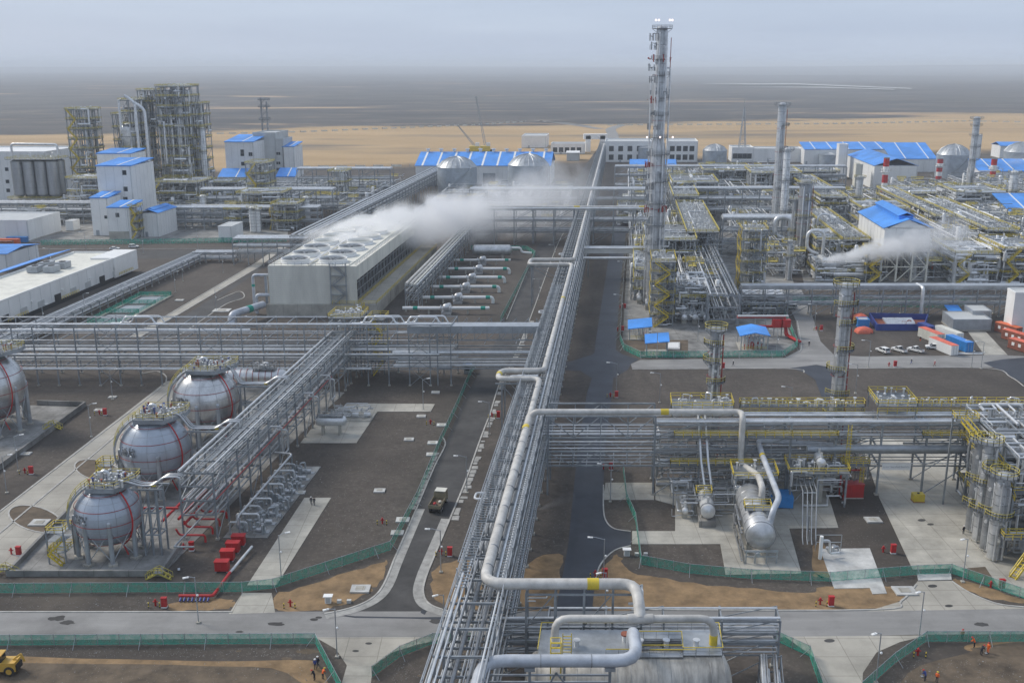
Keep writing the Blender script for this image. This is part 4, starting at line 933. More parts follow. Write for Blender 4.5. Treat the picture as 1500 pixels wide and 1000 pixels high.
# ================================================================ SPHERES
def sphere_tank(label, u, v, r, mk, stairdir=-1, txt=None, bridge=None, seed=1, nleg=8):
    r3 = random.Random(seed); zc = r+1.9; q = gp(u, v, zc); c = Vector((q.x, q.y, 0)); cc = c+EZ*zc
    t = thing('spherical_tank', label, 'spherical tank', c)
    s = MB().ball(cc, r, 48, 32).build('shell', mk, t)
    m = MB()
    for k in range(12):
        th = 2*math.pi*k/12+.1; m.tube([cc+Vector((math.cos(th)*math.cos(l), math.sin(th)*math.cos(l), math.sin(l)))*(r+.005) for l in [R(-60+10*i) for i in range(13)]], .035, 4)
    for lat in (66, 38, 12, -14, -36):
        z = math.sin(R(lat))*r; q_ = math.cos(R(lat))*r; m.tube([cc+Vector((q_*math.cos(2*math.pi*i/40), q_*math.sin(2*math.pi*i/40), z)) for i in range(40)], .035, 4, 0, True)
    m.build('weld_seam', 'clad3', s)
    for lat in (52, 24, -2, -24, -46):
        z = math.sin(R(lat))*(r+.25); rr = math.cos(R(lat))*(r+.25); n = 40
        MB().tube([cc+Vector((rr*math.cos(2*math.pi*i/n), rr*math.sin(2*math.pi*i/n), z)) for i in range(n)], .06, 6, 0, True).build('sprinkler_ring', 'darkred', t)
    th = R(-28); d = Vector((math.cos(th), math.sin(th), 0))
    MB().tube([cc+d*math.cos(R(l))*(r+.45)+EZ*math.sin(R(l))*(r+.45) for l in range(62, -60, -8)]+[c+d*(r*.75)+EZ*.6], .15, 8).build('fire_riser', 'red', t)
    for k in range(nleg):
        th = 2*math.pi*(k+.5)/nleg; d = Vector((math.cos(th), math.sin(th), 0)); p = c+d*(r*.97)
        rod('leg', t, p+EZ*.3, p+EZ*(zc+.4), .42 if r < 6.5 else .5, 'galv', 12); MB().dome(p+EZ*(zc+.4), .42 if r < 6.5 else .5, 12, 4).build('leg_cap', 'galv', t)
        MB().cube(p+EZ*.22, 1.5, 1.5, .44, th).build('footing', 'concrete', t)
        th2 = 2*math.pi*(k+1.5)/nleg; p2 = c+Vector((math.cos(th2), math.sin(th2), 0))*(r*.97)
        rod('brace', t, p+EZ*.6, p2+EZ*(zc-1.2), .09, 'galv', 6); rod('brace', t, p2+EZ*.6, p+EZ*(zc-1.2), .09, 'galv', 6)
    # crown platform
    zt = zc+r+.35; w_ = r*.52; l_ = r*.56; ox = .15*r
    P8 = [c+Vector((x, y, 0)) for x, y in ((-w_+ox, -l_), (w_*.7+ox, -l_), (w_*1.5+ox, l_*.3), (w_*1.5+ox, l_), (-w_+ox, l_))]
    MB().poly(P8, zt-.1, zt+.06).build('crown_deck', 'deck', t)
    m = MB(); n = len(P8)
    for i in range(n): a, b = P8[i], P8[(i+1) % n]; m.beam(a+EZ*(zt-.35), b+EZ*(zt-.35), .1, .9)
    m.build('toe_plate', 'steel', t)
    h = MB(); rail(h, P8, zt+.06, 1.2, 1.8, .08, True); h.build('handrail', 'yellowpale', t)
    b2 = MB(); r4 = random.Random(seed)
    for k, mk2 in enumerate(('clad', 'clad2', 'bluedark', 'rust')):
        v_ = MB()
        for _ in range((26, 18, 6, 7)[k]):
            p = c+Vector((r4.uniform(-w_*.9, w_*1.2)+ox, r4.uniform(-l_*.8, l_*.85), zt+.06)); hh = r4.uniform(.4, 1.5); v_.cyl(p, p+EZ*hh, r4.uniform(.08, .2), 6)
            if r4.random() < .5: v_.ball(p+EZ*hh, .24, 7, 5)
            else: v_.cyl(p+EZ*hh, p+EZ*(hh+.1), .28, 8)
        v_.build('crown_valve', mk2, t, 'stuff')
    MB().tube([c+Vector((-.6, .2, zt)), c+Vector((-.6, .2, zt+2.0)), c+Vector((.8, .2, zt+2.0)), c+Vector((.8, .2, zt))], .3, 8, .7).build('relief_pipe', 'clad', t)
    for sx in (-1, 1):
        for sy in (-1, 1): bar('deck_post', t, c+Vector((sx*w_*.7, sy*l_*.7, zc+r*.7)), c+Vector((sx*w_*.8, sy*l_*.8, zt-.1)), .14, .14, 'steel')
    # stair following the shell down to a landing on the left
    pts = []
    for i in range(8):
        l = R(66-i*11.5); pts.append(cc+Vector((-math.cos(l)*.93, -math.cos(l)*.42, 0))*(r+.8)+EZ*math.sin(l)*(r+.8))
    m = MB(); hy = MB(); sd_ = Vector((.42, -.93, 0))*.55
    for a, b in zip(pts, pts[1:]):
        m.beam(a, b, 1.0, .12); m.beam(a+sd_, b+sd_, .1, .35); m.beam(a-sd_, b-sd_, .1, .35)
        for e in (-sd_, sd_): hy.beam(a+e+EZ*1.1, b+e+EZ*1.1, .09); hy.beam(a+e, a+e+EZ*1.1, .07)
    m.build('stair', 'galv', t); hy.build('stair_rail', 'yellowpale', t)
    e = pts[-1]
    L = e+Vector((-1.8, -.4, 0)); a_, b_ = L.x-K*L.y, L.y
    st = MB()
    for i in (-1, 1):
        for j in (-1, 1): st.beam(W(a_+i*1.5, b_+j*1.5), W(a_+i*1.5, b_+j*1.5, e.z+.2), .22)
    for z in (2.2, 4.4, e.z): st.box(a_-1.5, a_+1.5, b_-1.5, b_+1.5, z-.06, z+.02) if z <= e.z else None
    st.build('landing_tower', 'steel', t)
    st = MB()
    for k, z in enumerate((0, 2.2, 4.4)):
        if z+2.2 <= e.z+.6: stairs(st, W(a_-1.2 if k % 2 else a_+1.2, b_-1.9, z), W(a_+1.2 if k % 2 else a_-1.2, b_-1.9, min(z+2.2, e.z)), .9, .12)
    rail(st, rect(a_-1.5, a_+1.5, b_-1.5, b_+1.5), e.z, 1.1, 1.2, .1, True); rail(st, rect(a_-1.5, a_+1.5, b_-1.5, b_+1.5), 2.2, 1.1, 1.2, .09, True); st.build('landing_stair', 'yellow', t)
    if txt:
        th = R(-118); la = R(6)
        for i, s_ in enumerate(txt):
            la = R(15-i*(5.4*5.7/r)); n = Vector((math.cos(th)*math.cos(la), math.sin(th)*math.cos(la), math.sin(la)))
            zz = n; xx = Vector((-math.sin(th), math.cos(th), 0)); yy = zz.cross(xx); mm = Matrix.Identity(4)
            for q_ in range(3): mm[q_][0] = xx[q_]; mm[q_][1] = yy[q_]; mm[q_][2] = zz[q_]; mm[q_][3] = (cc+n*(r+.05))[q_]
            marks(s_, 'lettering', t, mm, .6 if r < 6.5 else .7, 'black', i+seed)
    return t, c, r, zc, zt
SPH = []
for lab, u, v, r, mk, txt, sd_ in (('blue-grey spherical tank nearest the camera, lowest of the three', 158, 752, 5.7, 'sphereblue', [(5, 1), (3, 2), (3, 3)], 1),
                       ('blue-grey spherical tank standing between the other two spheres', 228, 656, 7.0, 'sphereblue', [(3, 1, 2), (3, 3), (8,)], 2),
                       ('shiny silver spherical tank with vertical seams, in front of the wide rack', 302, 584, 7.6, 'spheresilver', [(5, 2), (2, 3)], 3),
                       ('silver spherical tank cut off by the left edge of the picture', -19, 566, 8.6, 'spheresilver', None, 4)):
    SPH.append(sphere_tank(lab, u, v, r, mk, txt=txt, seed=sd_, nleg=8 if r < 7.2 else 10))
for k in range(3):                                        # trestles carrying the outlet pipe of each sphere to the rack
    t_, c, r, zc, zt = SPH[k]; lab = ['trestle carrying the outlet pipe of the nearest sphere', 'trestle carrying the outlet pipe of the middle sphere', 'trestle carrying the outlet pipe of the silver sphere'][k]
    b = c.y; a0 = c.x-K*b+r+1.0; a1 = min(a0+6.5, ar-7.5); z = min(zt-.8, 13.0)
    frame('pipe_trestle', lab, a0, a1, b-1.2, b+1.4, [z*.33, z*.66, z], 1 if k else 2, 1, 50+k, decks=[], pipes=0, drums=0, topstuff=0, cat='trestle', col=.28)
    p = thing('outlet_pipe', ['outlet pipe bridging from the nearest sphere to the rack', 'outlet pipe bridging from the middle sphere to the rack', 'outlet pipe bridging from the silver sphere to the rack'][k], 'pipe', Vector((c.x, b, zt)))
    for e, rr2 in ((-.6, .2), (.3, .13), (.9, .1)):
        MB().tube([Vector((c.x+r*.5, b+e, zt+.5)), Vector((c.x+r*.8, b+e, zt+.3)), W(a0-.2, b+e, z+.4), W(ar-8.2, b+e, z+.4), W(ar-6.2, b+e, 14.9), W(ar-3.4, b+e, 14.9), W(ar-3.4, b+e, 13.6)], rr2, 8, .8).build('pipe_run', 'clad2', p)
    MB().cyl(W(a1-1, b-.6, z+.4), W(a1-.3, b-.6, z+.4), .23, 8).build('yellow_band', 'yellow', p)
    for e in (-1.2, 1.4): bar('carrier_beam', p, W(a0-1.5, b+e, z-.1), W(ar-6.3, b+e, z-.1), .28, .32, 'steel')
# bund walls
def wall_run(name, label, pts, h, th=.35, mk='concrete', cat='wall'):
    q = P(pts); t = thing(name, label, cat, q[0])
    for a, b in zip(q, q[1:]): d = (b-a).normalized()*th*.5; bar('wall_segment', t, a-d+EZ*h/2, b+d*.98+EZ*h/2, th, h, mk)
    return t
wall_run('bund_wall', 'low concrete bund wall around the pad of the two nearest spheres', [(96, 756), (12, 843), (236, 843), (264, 802)], 1.1, .5, 'concrete_dark')
wall_run('bund_wall', 'low concrete bund wall beside the cut-off sphere at left', [(-100, 772), (-5, 691), (125, 595), (56, 593)], 1.3, .4, 'concrete_dark')
for lab, u, v in (('small yellow step-over at the right corner of the bund wall', 236, 843), ('small yellow step-over at the left corner of the bund wall', 12, 838), ('yellow step-over on the bund wall by the cut-off sphere', 80, 626)):
    p = gp(u, v); t = thing('step_over', lab, 'steps', p); m = MB(); stairs(m, p+Vector((-2.2, -.9, 0)), p+Vector((0, -.9, 1.2)), 1, .1); stairs(m, p+Vector((2.2, -.9, 0)), p+Vector((0, -.9, 1.2)), 1, .1); rail(m, [p+Vector((-.6, -1.4, 0)), p+Vector((.6, -1.4, 0))], 1.2, 1, 1, .09); m.build('stair', 'yellowpale', t); MB().cube(p+Vector((0, -.9, 1.22)), 1.6, 1.2, .1).build('tread_plate', 'deck', t)
# bullet tank
y = gp(0, 586).y; a0 = ux(322, y, 6.5)-K*y; a1 = ux(414, y, 6.5)-K*y; c = W(a0, y, 6.4)
t = thing('bullet_tank', 'horizontal silver bullet tank with red sprinkler hoops behind the silver sphere', 'horizontal tank', W(a0, y)); L = a1-a0; rr_ = 2.0
MB().lathe(c, [(.1, -1.6), (rr_*.6, -1.3), (rr_*.9, -.7), (rr_, 0), (rr_, L), (rr_*.9, L+.7), (rr_*.6, L+1.3), (.1, L+1.6)], 24, EX).build('shell', 'spheresilver', t)
for k in range(10): MB().tube([W(a0+.8+k*L/10, y, 6.4)+Vector((0, math.cos(x), math.sin(x)))*(rr_+.12) for x in [2*math.pi*i/18 for i in range(18)]], .07, 5, 0, True).build('sprinkler_hoop', 'darkred', t)
for f in (.2, .85): MB().box(a0+L*f-.5, a0+L*f+.5, y-1.4, y+1.4, 0, 5.0).build('saddle', 'concrete_dark', t)
walk('small valve platform on top of the bullet tank', a0+L*.55, a0+L*.9, y-1, y+1, 8.9, 14, 8, 'galv')
# small horizontal drum on the slab right of the rack
p = gp(490, 640); t = thing('horizontal_drum', 'short horizontal drum on concrete piers right of the sphere rack', 'drum', p); c = p+Vector((-4, 2, 3.4))
MB().lathe(c, [(.1, -.8), (.9, -.5), (1.25, 0), (1.25, 6), (.9, 6.5), (.1, 6.8)], 18, EX).build('shell', 'clad', t)
for f in (1, 5): MB().cube(c+EX*f-EZ*2.2, .5, 2, 2.4).build('pier', 'concrete', t)
h = MB(); rail(h, [c+Vector((0, -1, 0)), c+Vector((6, -1, 0)), c+Vector((6, 1, 0)), c+Vector((0, 1, 0))], c.z+1.4, 1.1, 1.5, .08, True); h.build('handrail', 'galv', t); MB().cube(c+Vector((3, 0, 1.35)), 6, 2, .1).build('deck', 'deck', t)
t = thing('pump_skid', 'grey pump skid on the slab by the stair tower', 'pump skid', gp(522, 612)); c = gp(522, 612); a_, b_ = ab(522, 612)
clutter(MB(), a_-6, a_+3.5, b_-2.5, b_+3, .3, 3.2, 22, 5, .1, .24).build('piping', 'clad2', t, 'stuff')
for k in range(3): MB().cyl(W(a_-4+k*3, b_, .9), W(a_-2.4+k*3, b_, .9), .6, 12).build('pump', 'clad', t)
MB().box(a_-7, a_+4.2, b_-3, b_+3.4, .1, .3).build('base', 'concrete', t)
# ================================================================ FOREGROUND VESSEL AND PIPES
fy = 119.0
t = thing('horizontal_vessel', 'huge weathered horizontal vessel at the bottom of the picture under the cream pipes', 'vessel', (8, fy, 0)); VR = 4.4; VZ = 5.8
c = Vector((3.2, fy, VZ)); L = 24.3
MB().lathe(c, [(.1, -1.6), (VR*.6, -1.2), (VR*.92, -.5), (VR, 0), (VR, L), (VR*.93, L+.5), (VR*.65, L+1.1), (.1, L+1.5)], 40, EX).build('shell', 'weathered', t)
m = MB()
for k in range(15): m.tube([c+EX*(k*L/14)+Vector((0, math.cos(x), math.sin(x)))*(VR+.01) for x in [2*math.pi*i/36 for i in range(36)]], .03, 4, 0, True)
for k in range(10):
    x = R(20+k*16+90); p = c+Vector((0, math.cos(x+1.2), math.sin(x+1.2)))*(VR+.01); m.beam(p, p+EX*L, .05)
m.build('cladding_seam', 'clad3', t)
for f in (.18, .8): MB().cube(c+EX*L*f-EZ*4.6, 1.2, 6, 2.4).build('saddle', 'concrete', t)
d = thing('vessel_platform', 'grey grating platform with yellow edge rails on top of the huge vessel', 'platform', (4, fy, VZ+VR))
zt = VZ+VR+.25
m = MB(); m.box(3.4-K*fy, 15.6-K*fy, fy-.6, fy+6, zt-.1, zt); m.box(15.6-K*fy, 22.4-K*fy, fy+3.8, fy+6, zt-.1, zt); m.box(15.6-K*fy, 22.4-K*fy, fy-.6, fy+.4, zt-.1, zt); m.box(22.4-K*fy, 27.6-K*fy, fy-.2, fy+6, zt-.1, zt); m.build('deck', 'galv', d)
k0 = K*fy
for pts in ([(3.4, -.6), (3.4, 6), (27.6, 6), (27.6, -.2), (22.4, -.2), (22.4, 3.8), (15.6, 3.8), (15.6, .4), (22.4, .4)], [(12.3, -.6), (15.6, -.6)], [(18, -.7), (24, -.7)]):
    h = MB(); q = [W(a-k0, fy+b) for a, b in pts]; rail(h, q, zt, 1.1, 1.8, .06); h.build('handrail', 'galv', d)
    e = MB()
    for a, b in zip(q, q[1:]): e.beam(a+EZ*(zt+1.12), b+EZ*(zt+1.12), .09)
    e.build('yellow_top_rail', 'yellow', d)
m = MB()
for x in (8.6, 17, 20.5, 24.5): m.cyl((x, fy+2, zt), (x, fy+2, zt+.8), .35, 10); m.cyl((x, fy+2, zt+.8), (x, fy+2, zt+.95), .5, 12)
m.build('nozzle', 'clad', d)
for x in (5.4, 12.8, 21.6, 27):
    for yy in (fy+5.6,): bar('post', d, (x, yy, 0), (x, yy, zt-.1), .22, .22, 'steel')
p = Vector((15.2, fy+3.3, zt)); m = MB(); m.cyl(p+EZ*.9, p+EZ*1.1, .62, 14); m.build('manway_cover', 'rust', d); MB().cyl(p, p+EZ*.9, .42, 12).build('manway_neck', 'clad', d)
t = thing('feed_pipe', 'cream tee pipe above the huge vessel, both ends bending down into it', 'pipe', (8, fy+3, 14))
ly = 121.5; xa, xb = ux(813, ly, 14), ux(1046, ly, 14)
MB().tube([(xa, ly-.3, zt), (xa, ly, 14.2), (xb, ly, 14.2), (xb, ly-.3, zt)], .52, 14, 2.0).build('pipe_run', 'paintpipe', t)
MB().cyl((xb, ly-.28, zt+.1), (xb, ly-.22, zt+1.5), .56, 14).build('yellow_band', 'yellow', t)
xt = XH; MB().cyl((xt-1.7, ly, 14.2), (xt+1.7, ly, 14.2), .66, 14).build('tee', 'paintpipe', t)
t = thing('lower_pipe', 'pale blue-grey thick pipe sweeping across the bottom edge into the vessel', 'pipe', (4, 112, 13.5))
xc, xe = ux(708, 112.5, 13.6), ux(934, 112.5, 13.6)
MB().tube([W(xc-K*112.5-.4, 84, 13.6), (xc, 112.5, 13.6), (xe, 112.5, 13.6), (xe+.2, 119.5, 13.9), (xe+.2, 120, zt)], .8, 18, 2.8).build('pipe_run', 'bluepipe', t)
for b, x in ((112.5, 3.5), (112.5, 9.8)): MB().cyl((x, b, 13.6), (x+.12, b, 13.6), .83, 18).build('weld_band', 'clad3', t)
for x in (2.2, 12.2):
    bar('support_post', t, (x, 112.5, 0), (x, 112.5, 12.4), .35, .35, 'steel'); MB().cube((x, 112.5, 12.6), 1.3, 1.0, .5).build('pipe_shoe', 'galv', t)
for z in (11.6, 10.6): bar('support_beam', t, (xc, 112.5, z), (12.4, 112.5, z), .22, .22, 'galv')
bar('support_brace', t, (5.5, 112.4, 12), (3.4, 112.4, 8), .2, .2, 'steel'); bar('support_brace', t, (5.5, 112.4, 12), (8.4, 112.4, 8), .2, .2, 'steel')
t = thing('yellow_ladder_cage', 'yellow ladder cage standing beside the pale pipe on the vessel platform', 'ladder', (5.4, 114.8, zt)); m = MB()
for sx in (0, 1.3):
    for sy in (0, 1.3): m.beam((4.9+sx, 114.2+sy, 9), (4.9+sx, 114.2+sy, 15.0), .1)
for z in (12.0, 12.8, 13.6, 14.3, 15.0):
    for a, b in (((0, 0), (1.3, 0)), ((1.3, 0), (1.3, 1.3)), ((1.3, 1.3), (0, 1.3)), ((0, 1.3), (0, 0))): m.beam((4.9+a[0], 114.2+a[1], z), (4.9+b[0], 114.2+b[1], z), .1)
for k in range(9): m.beam((6.5, 116.5, 11+.45*k), (7.6, 116.5, 11+.45*k), .08)
for sx in (6.5, 7.6): m.beam((sx, 116.5, 10), (sx, 116.5, 15.0), .1)
m.build('cage', 'yellow', t); bar('ladder_post', t, (6.6, 114, 0), (6.6, 114, 13), .3, .3, 'steel')
fr = rack('pipe_rack', 'low four-tier pipe rack behind the huge vessel, ending beside the front road', W(AR-2, 130.5), W(ux(1134, 130)-K*130, 130.5), ED*4, [4.6, 6.3, 8.0, 9.8], 8.2, autopipes([4.6, 6.3, 8.0], 5, 61, .1, .25) + [(9.8, -.4, .2, 'clad', 0, 1), (9.8, .3, .14, 'clad', .2, 1)], cols=.26, diag=2)
frame('pipe_support', 'trussed support under the bend of the thick cream header', ux(772, 128, 14)-K*128, ux(940, 128, 14)-K*128, 126.6, 129, [5, 10, 15.1], 4, 1, 62, decks=[], pipes=9, drums=0, topstuff=0, cat='support frame', col=.3)
rack('pipe_rack', 'narrow lower pipe rack in the bottom right of the foreground, with white valves', (30, 96, 0), (36.5, 128, 0), EX*3, [2.2, 4.6], 6, autopipes([2.2, 4.6], 4, 63, .1, .2), cols=.2)
# ================================================================ SKID AREA
a_, b_ = ab(1104, 826); cz = 4.6; R0 = 2.65; p0 = W(a_+1.2, b_+2, cz); L = 17
t = thing('horizontal_vessel', 'large horizontal vessel pointing at the camera on the concrete skid slab', 'vessel', W(a_, b_))
MB().lathe(p0, [(.1, -1.3), (R0*.55, -1.0), (R0*.88, -.5), (R0, 0), (R0, L), (R0*.9, L+.5), (.1, L+1.2)], 32, ED).build('shell', 'clad2', t)
m = MB()
for k in range(7): q = p0+ED.normalized()*(k*L/6); m.lathe(q, [(R0+.04, -.06), (R0+.07, 0), (R0+.04, .06)], 32, ED)
m.build('band', 'clad3', t)
for f in (.12, .8):
    q = p0+ED.normalized()*L*f; m = MB(); m.beam(Vector((q.x-2, q.y, 2.2)), Vector((q.x+2, q.y, 2.2)), .5, .5)
    for e in (-1.9, 1.9): m.beam(Vector((q.x+e, q.y, 0)), Vector((q.x+e, q.y, 2.4)), .5)
    m.build('saddle', 'concrete', t)
m = MB()
for e in (-2.6, -1, 1, 2.8): m.beam(W(a_+1.2+e, b_+.2), W(a_+1.2+e, b_+.2, 2.4), .22)
m.beam(W(a_-1.6, b_+.2, 2.4), W(a_+4.2, b_+.2, 2.4), .3); m.beam(W(a_-1.6, b_+.2, 1.4), W(a_+4.2, b_+.2, 1.4), .2); m.cyl(W(a_+.6, b_-.4, 1.9), W(a_+.6, b_+.8, 1.9), .45, 12); m.build('end_frame', 'galv', t)
clutter(MB(), a_-2.2, a_-1.2, b_, b_+15, .5, 5.5, 16, 3, .1, .2).build('piping', 'clad3', t, 'stuff')
h = MB(); q0 = 7.35
rail(h, rect(a_-1.2, a_+3.6, b_+6.4, b_+9), q0, 1.1, 1.4, .09, True); h.build('handrail', 'yellow', t); MB().box(a_-1.2, a_+3.6, b_+6.4, b_+9, q0-.1, q0).build('walkway', 'deck', t)
frame('support_frame', 'grey steel frame behind the large skid vessel with yellow handrail on top', a_-1.5, a_+6.2, b_+20, b_+26, [4, 8], 2, 1, 71, decks=[1], pipes=22, drums=0, railm='yellow', topstuff=6)
def hdrum(label, a, b, z, r, L, mk='clad2', name='heat_exchanger', cat='heat exchanger', box=True):
    t = thing(name, label, cat, W(a, b)); p0 = W(a, b, z)
    MB().lathe(p0, [(.08, -r*.45), (r*.6, -r*.3), (r*.92, -.05), (r, 0), (r, L), (r*.6, L+r*.3), (.08, L+r*.45)], 20, ED).build('shell', mk, t)
    m = MB()
    for f in (.2, .8): q = W(a, b+L*f); m.cube(q+EZ*((z-r*.6)/2), r*1.7, .5, z-r*.6)
    m.build('saddle', 'concrete', t); m = MB(); m.lathe(W(a, b+.9, z), [(r+.12, -.12), (r+.12, .12)], 20, ED); m.build('flange', 'clad3', t)
    m = MB()
    for f in (.15, .75): m.cyl(W(a, b+L*f, z+r*.8), W(a, b+L*f, z+r+1.1), .25, 8)
    m.build('nozzle', 'clad', t); return t
xa, xb_ = ab(1036, 772); hdrum('medium drum on a dark plinth left of the large skid vessel', xa, xb_, 3.2, 1.35, 8, 'clad', 'drum', 'drum')
MB().box(xa-1.6, xa+1.6, xb_-.2, xb_+8, .05, 1.4).build('skid_plinth', 'concrete_dark', bpy.data.objects[[o.name for o in bpy.data.objects if o.get('label') == 'medium drum on a dark plinth left of the large skid vessel'][0]])
t = bpy.data.objects.get('drum')
h = MB(); rail(h, rect(xa-2, xa+1, xb_+4, xb_+6.4), 4.8, 1.1, 1.2, .09, True); h.build('handrail', 'yellow', [o for o in bpy.data.objects if o.get('label') == 'medium drum on a dark plinth left of the large skid vessel'][0])
xa2, xb2 = ab(1003, 762); hdrum('small silver exchanger at the left end of the skid slab', xa2, xb2, 1.9, .6, 5, 'clad')
t = thing('process_skid', 'tangle of small pipes between the two smaller skid drums', 'pipework', W(xa2, xb2))
for k, mk in enumerate(('clad2', 'clad3', 'galv')): clutter(MB(), xa2-2.5, xa+8.5, xb2+1, xb2+14, .4, 5.0, 16, 80+k, .08, .22).build('piping', mk, t, 'stuff')
for k in range(5): bar('post', t, W(xa2-2+k*2.6, xb2+6), W(xa2-2+k*2.6, xb2+6, 5.4), .2, .2, 'steel')
for k in range(2): MB().tube([W(xa+.2+k*1.4, xb_+9, 3.2), W(xa+k*1.4-.6, xb_+13, 8), W(xa+k*1.4-1.2, xb_+17, 15.5), W(xa+k*1.4-1.2, xb_+21, 17), W(xa+k*1.4-4, xb_+21, 17)], .24, 8, .8).build('riser', 'clad', t)
pa, pb = ab(1174, 742); frame('valve_platform', 'small yellow railed valve platform right of the large skid vessel', pa-2.5, pa+8.5, pb, pb+6, [7.2], 2, 1, 73, decks=[0], pipes=14, drums=0, railm='yellow', topstuff=26)
hdrum('short silver exchanger on the yellow railed valve platform', pa+3.5, pb+1, 8.9, .9, 4, 'clad')
t = thing('pipe_run', 'bundle of slim pipes leading down to the pale loading slab', 'pipework', W(*ab(1180, 790))); q0, q1 = ab(1172, 752), ab(1192, 803)
for k in range(4): MB().tube([W(q0[0]+k*.9, q0[1]+6, 6), W(q0[0]+k*.9, q0[1]-1, 5.2), W(q1[0]+k*.8-2, q1[1]+1, 1.5), W(q1[0]+k*.8-2, q1[1], .8)], .1, 6, .5).build('pipe', 'galv', t)
for f in (.2, .5, .8): a = q0[0]+(q1[0]-2-q0[0])*f; b = q0[1]+(q1[1]-q0[1])*f; bar('post', t, W(a+1.2, b), W(a+1.2, b, 4.6-3*f), .2, .2, 'galv')
t = thing('loading_standpipe', 'white loading standpipe with thin rail beside the pale slab', 'standpipe', gp(1201, 815))
p = gp(1201, 818); rod('riser', t, p, p+EZ*4.4, .34, 'white', 10); MB().tube([p+EZ*3.6, p+Vector((1.5, 0, 3.6)), p+Vector((1.6, 0, 1.0)), p+Vector((3.5, .5, 1.0))], .2, 8, .5).build('arm', 'clad', t)
m = MB(); rail(m, [p+Vector((0, 3, 0)), p+Vector((4.6, 3, 0))], 0, 3.2, 4.6, .1); m.build('rail', 'galv', t)
valves(MB(), *ab(1203, 812)[:1], ab(1203, 812)[0]+3, ab(1203, 812)[1], ab(1203, 812)[1]+3, .1, 8, 2, .9).build('valve', 'clad2', t, 'stuff')
t = thing('tarpaulin', 'blue tarpaulin draped over equipment behind the large skid vessel', 'tarpaulin', gp(1146, 742)); q = gp(1146, 745); m = MB(); m.poly([q+Vector((-2.6, 0, 0)), q+Vector((2, -.4, 0)), q+Vector((2.4, 3.4, 0)), q+Vector((-1.9, 4, 0))], .3, 2.7); m.build('sheet', 'bluebox', t)
# slim columns
tower('column', 'slim grey column with ring platforms behind the yellow deck of the right rack', cp(1044, 688, 31), 1.15, 31.5, (.35, .5, .64, .78, .9, 1.0), 'clad3', seed=3, red=True, overhang=1.25)
tower('column', 'grey column with red fire rings and yellow hoops rising behind the right rack platform', cp(1229, 684, 40), 1.3, 40.5, (.3, .42, .55, .66, .8, .9, 1.0), 'clad2', seed=4, red=True, overhang=1.35)
for k, (u, v, vt, r) in enumerate(((1459, 822, 690, 1.15), (1447, 808, 684, 1.05), (1436, 795, 642, 1.1), (1425, 780, 640, 1.05))):
    q = gp(u, v); q.y += r; h = zat(vt, q.y)
    tower('column', ['front column of the four at the right edge, beside the yellow stair', 'second column from the front of the four at the right edge', 'third column from the front, taller, of the four at the right edge', 'rearmost column of the four at the right edge, in the yard'][k], q, r, h-.8, (.52, 1.0) if k < 2 else (.33, .6, 1.0), 'clad3' if k % 2 else 'clad2', seed=10+k, angs=[-1.8, -1.5, -1.6], overhang=1.2, n=20)
ea, eb = ab(1478, 835)
frame('process_structure', 'dense steel structure with yellow stairs at the right edge behind the four columns', ea+1.5, ea+17, eb+6, eb+34, [4, 8, 12, 16, 18.6], 3, 4, 75, pipes=150, drums=5, stair=None, decks=[0, 2], railm='yellow', topstuff=0)
m = thing('yellow_stair', 'yellow stair flight climbing to the top deck at the right edge', 'stair', W(ea-1, eb+26)); k = MB(); stairs(k, W(ea+.8, eb+12, 15), W(ea-2, eb+25, 18.6), 1.2, .14); stairs(k, W(ea+.8, eb+12, 15), W(ea+.8, eb+5, 11), 1.2, .14); rail(k, rect(ea-3.4, ea+1, eb+25, eb+28), 18.6, 1.2, 1.5, .1, True); k.build('flight', 'yellow', m); MB().box(ea-3.4, ea+1, eb+25, eb+28, 18.5, 18.6).build('landing', 'deck', m)
for a in (ea-3.2, ea+.8): bar('post', m, W(a, eb+27.8), W(a, eb+27.8, 18.5), .3, .3, 'steel')
m = thing('yellow_stair', 'yellow stair at ground level beside the front column at the right edge', 'stair', W(ea-1, eb)); k = MB(); stairs(k, W(ea-.5, eb-3, 0), W(ea+3.2, eb-1, 4.2), 1.2, .16); rail(k, rect(ea-1.2, ea+6, eb+.8, eb+3), 5.4, 1.1, 1.6, .1, True); k.build('flight', 'yellow', m); MB().box(ea-1.2, ea+6, eb+.8, eb+3, 5.3, 5.4).build('landing', 'deck', m)
hdrum('grey horizontal drum cut off by the right edge below the yellow stair', ea+4.5, eb-4.5, 2.8, 1.5, 9, 'bluepipe', 'drum', 'drum')
# ================================================================ COOLING TOWER
a0, a1, b0, b1, zt = bx(392, 512, 462, 1, 389); a0 += .5
Lc = 118; zb = 4.2
t = thing('cooling_tower', 'long pale cooling tower with round fan stacks and open louvred side', 'cooling tower', W(a0, b0))
MB().box(a0-1, a1+9.5, b0-1.2, b0+Lc, 0, zb).build('basin', 'concrete', t)
MB().box(a0, a1, b0, b0+Lc, zb, zt).build('casing', 'cream', t)
m = MB()
for k in range(20): z = zb+(zt-zb)*(k+.5)/20; m.box(a0-.03, a1+.03, b0-.04, b0, z, z+.06)
m.build('cladding_seam', 'wallgrey', t)
m = MB(); zo = zb+(zt-zb)*.47; m.box(a1, a1+2.6, b0+.2, b0+Lc, zo+2, zt-.3); m.build('upper_cladding', 'cream', t)
MB().box(a1, a1+2.4, b0+.1, b0+1.0, zb, zo+2).build('end_panel', 'cream', t)
MB().box(a1-.2, a1+.6, b0+1, b0+Lc, zb, zo+2).build('fill_pack', 'black', t)
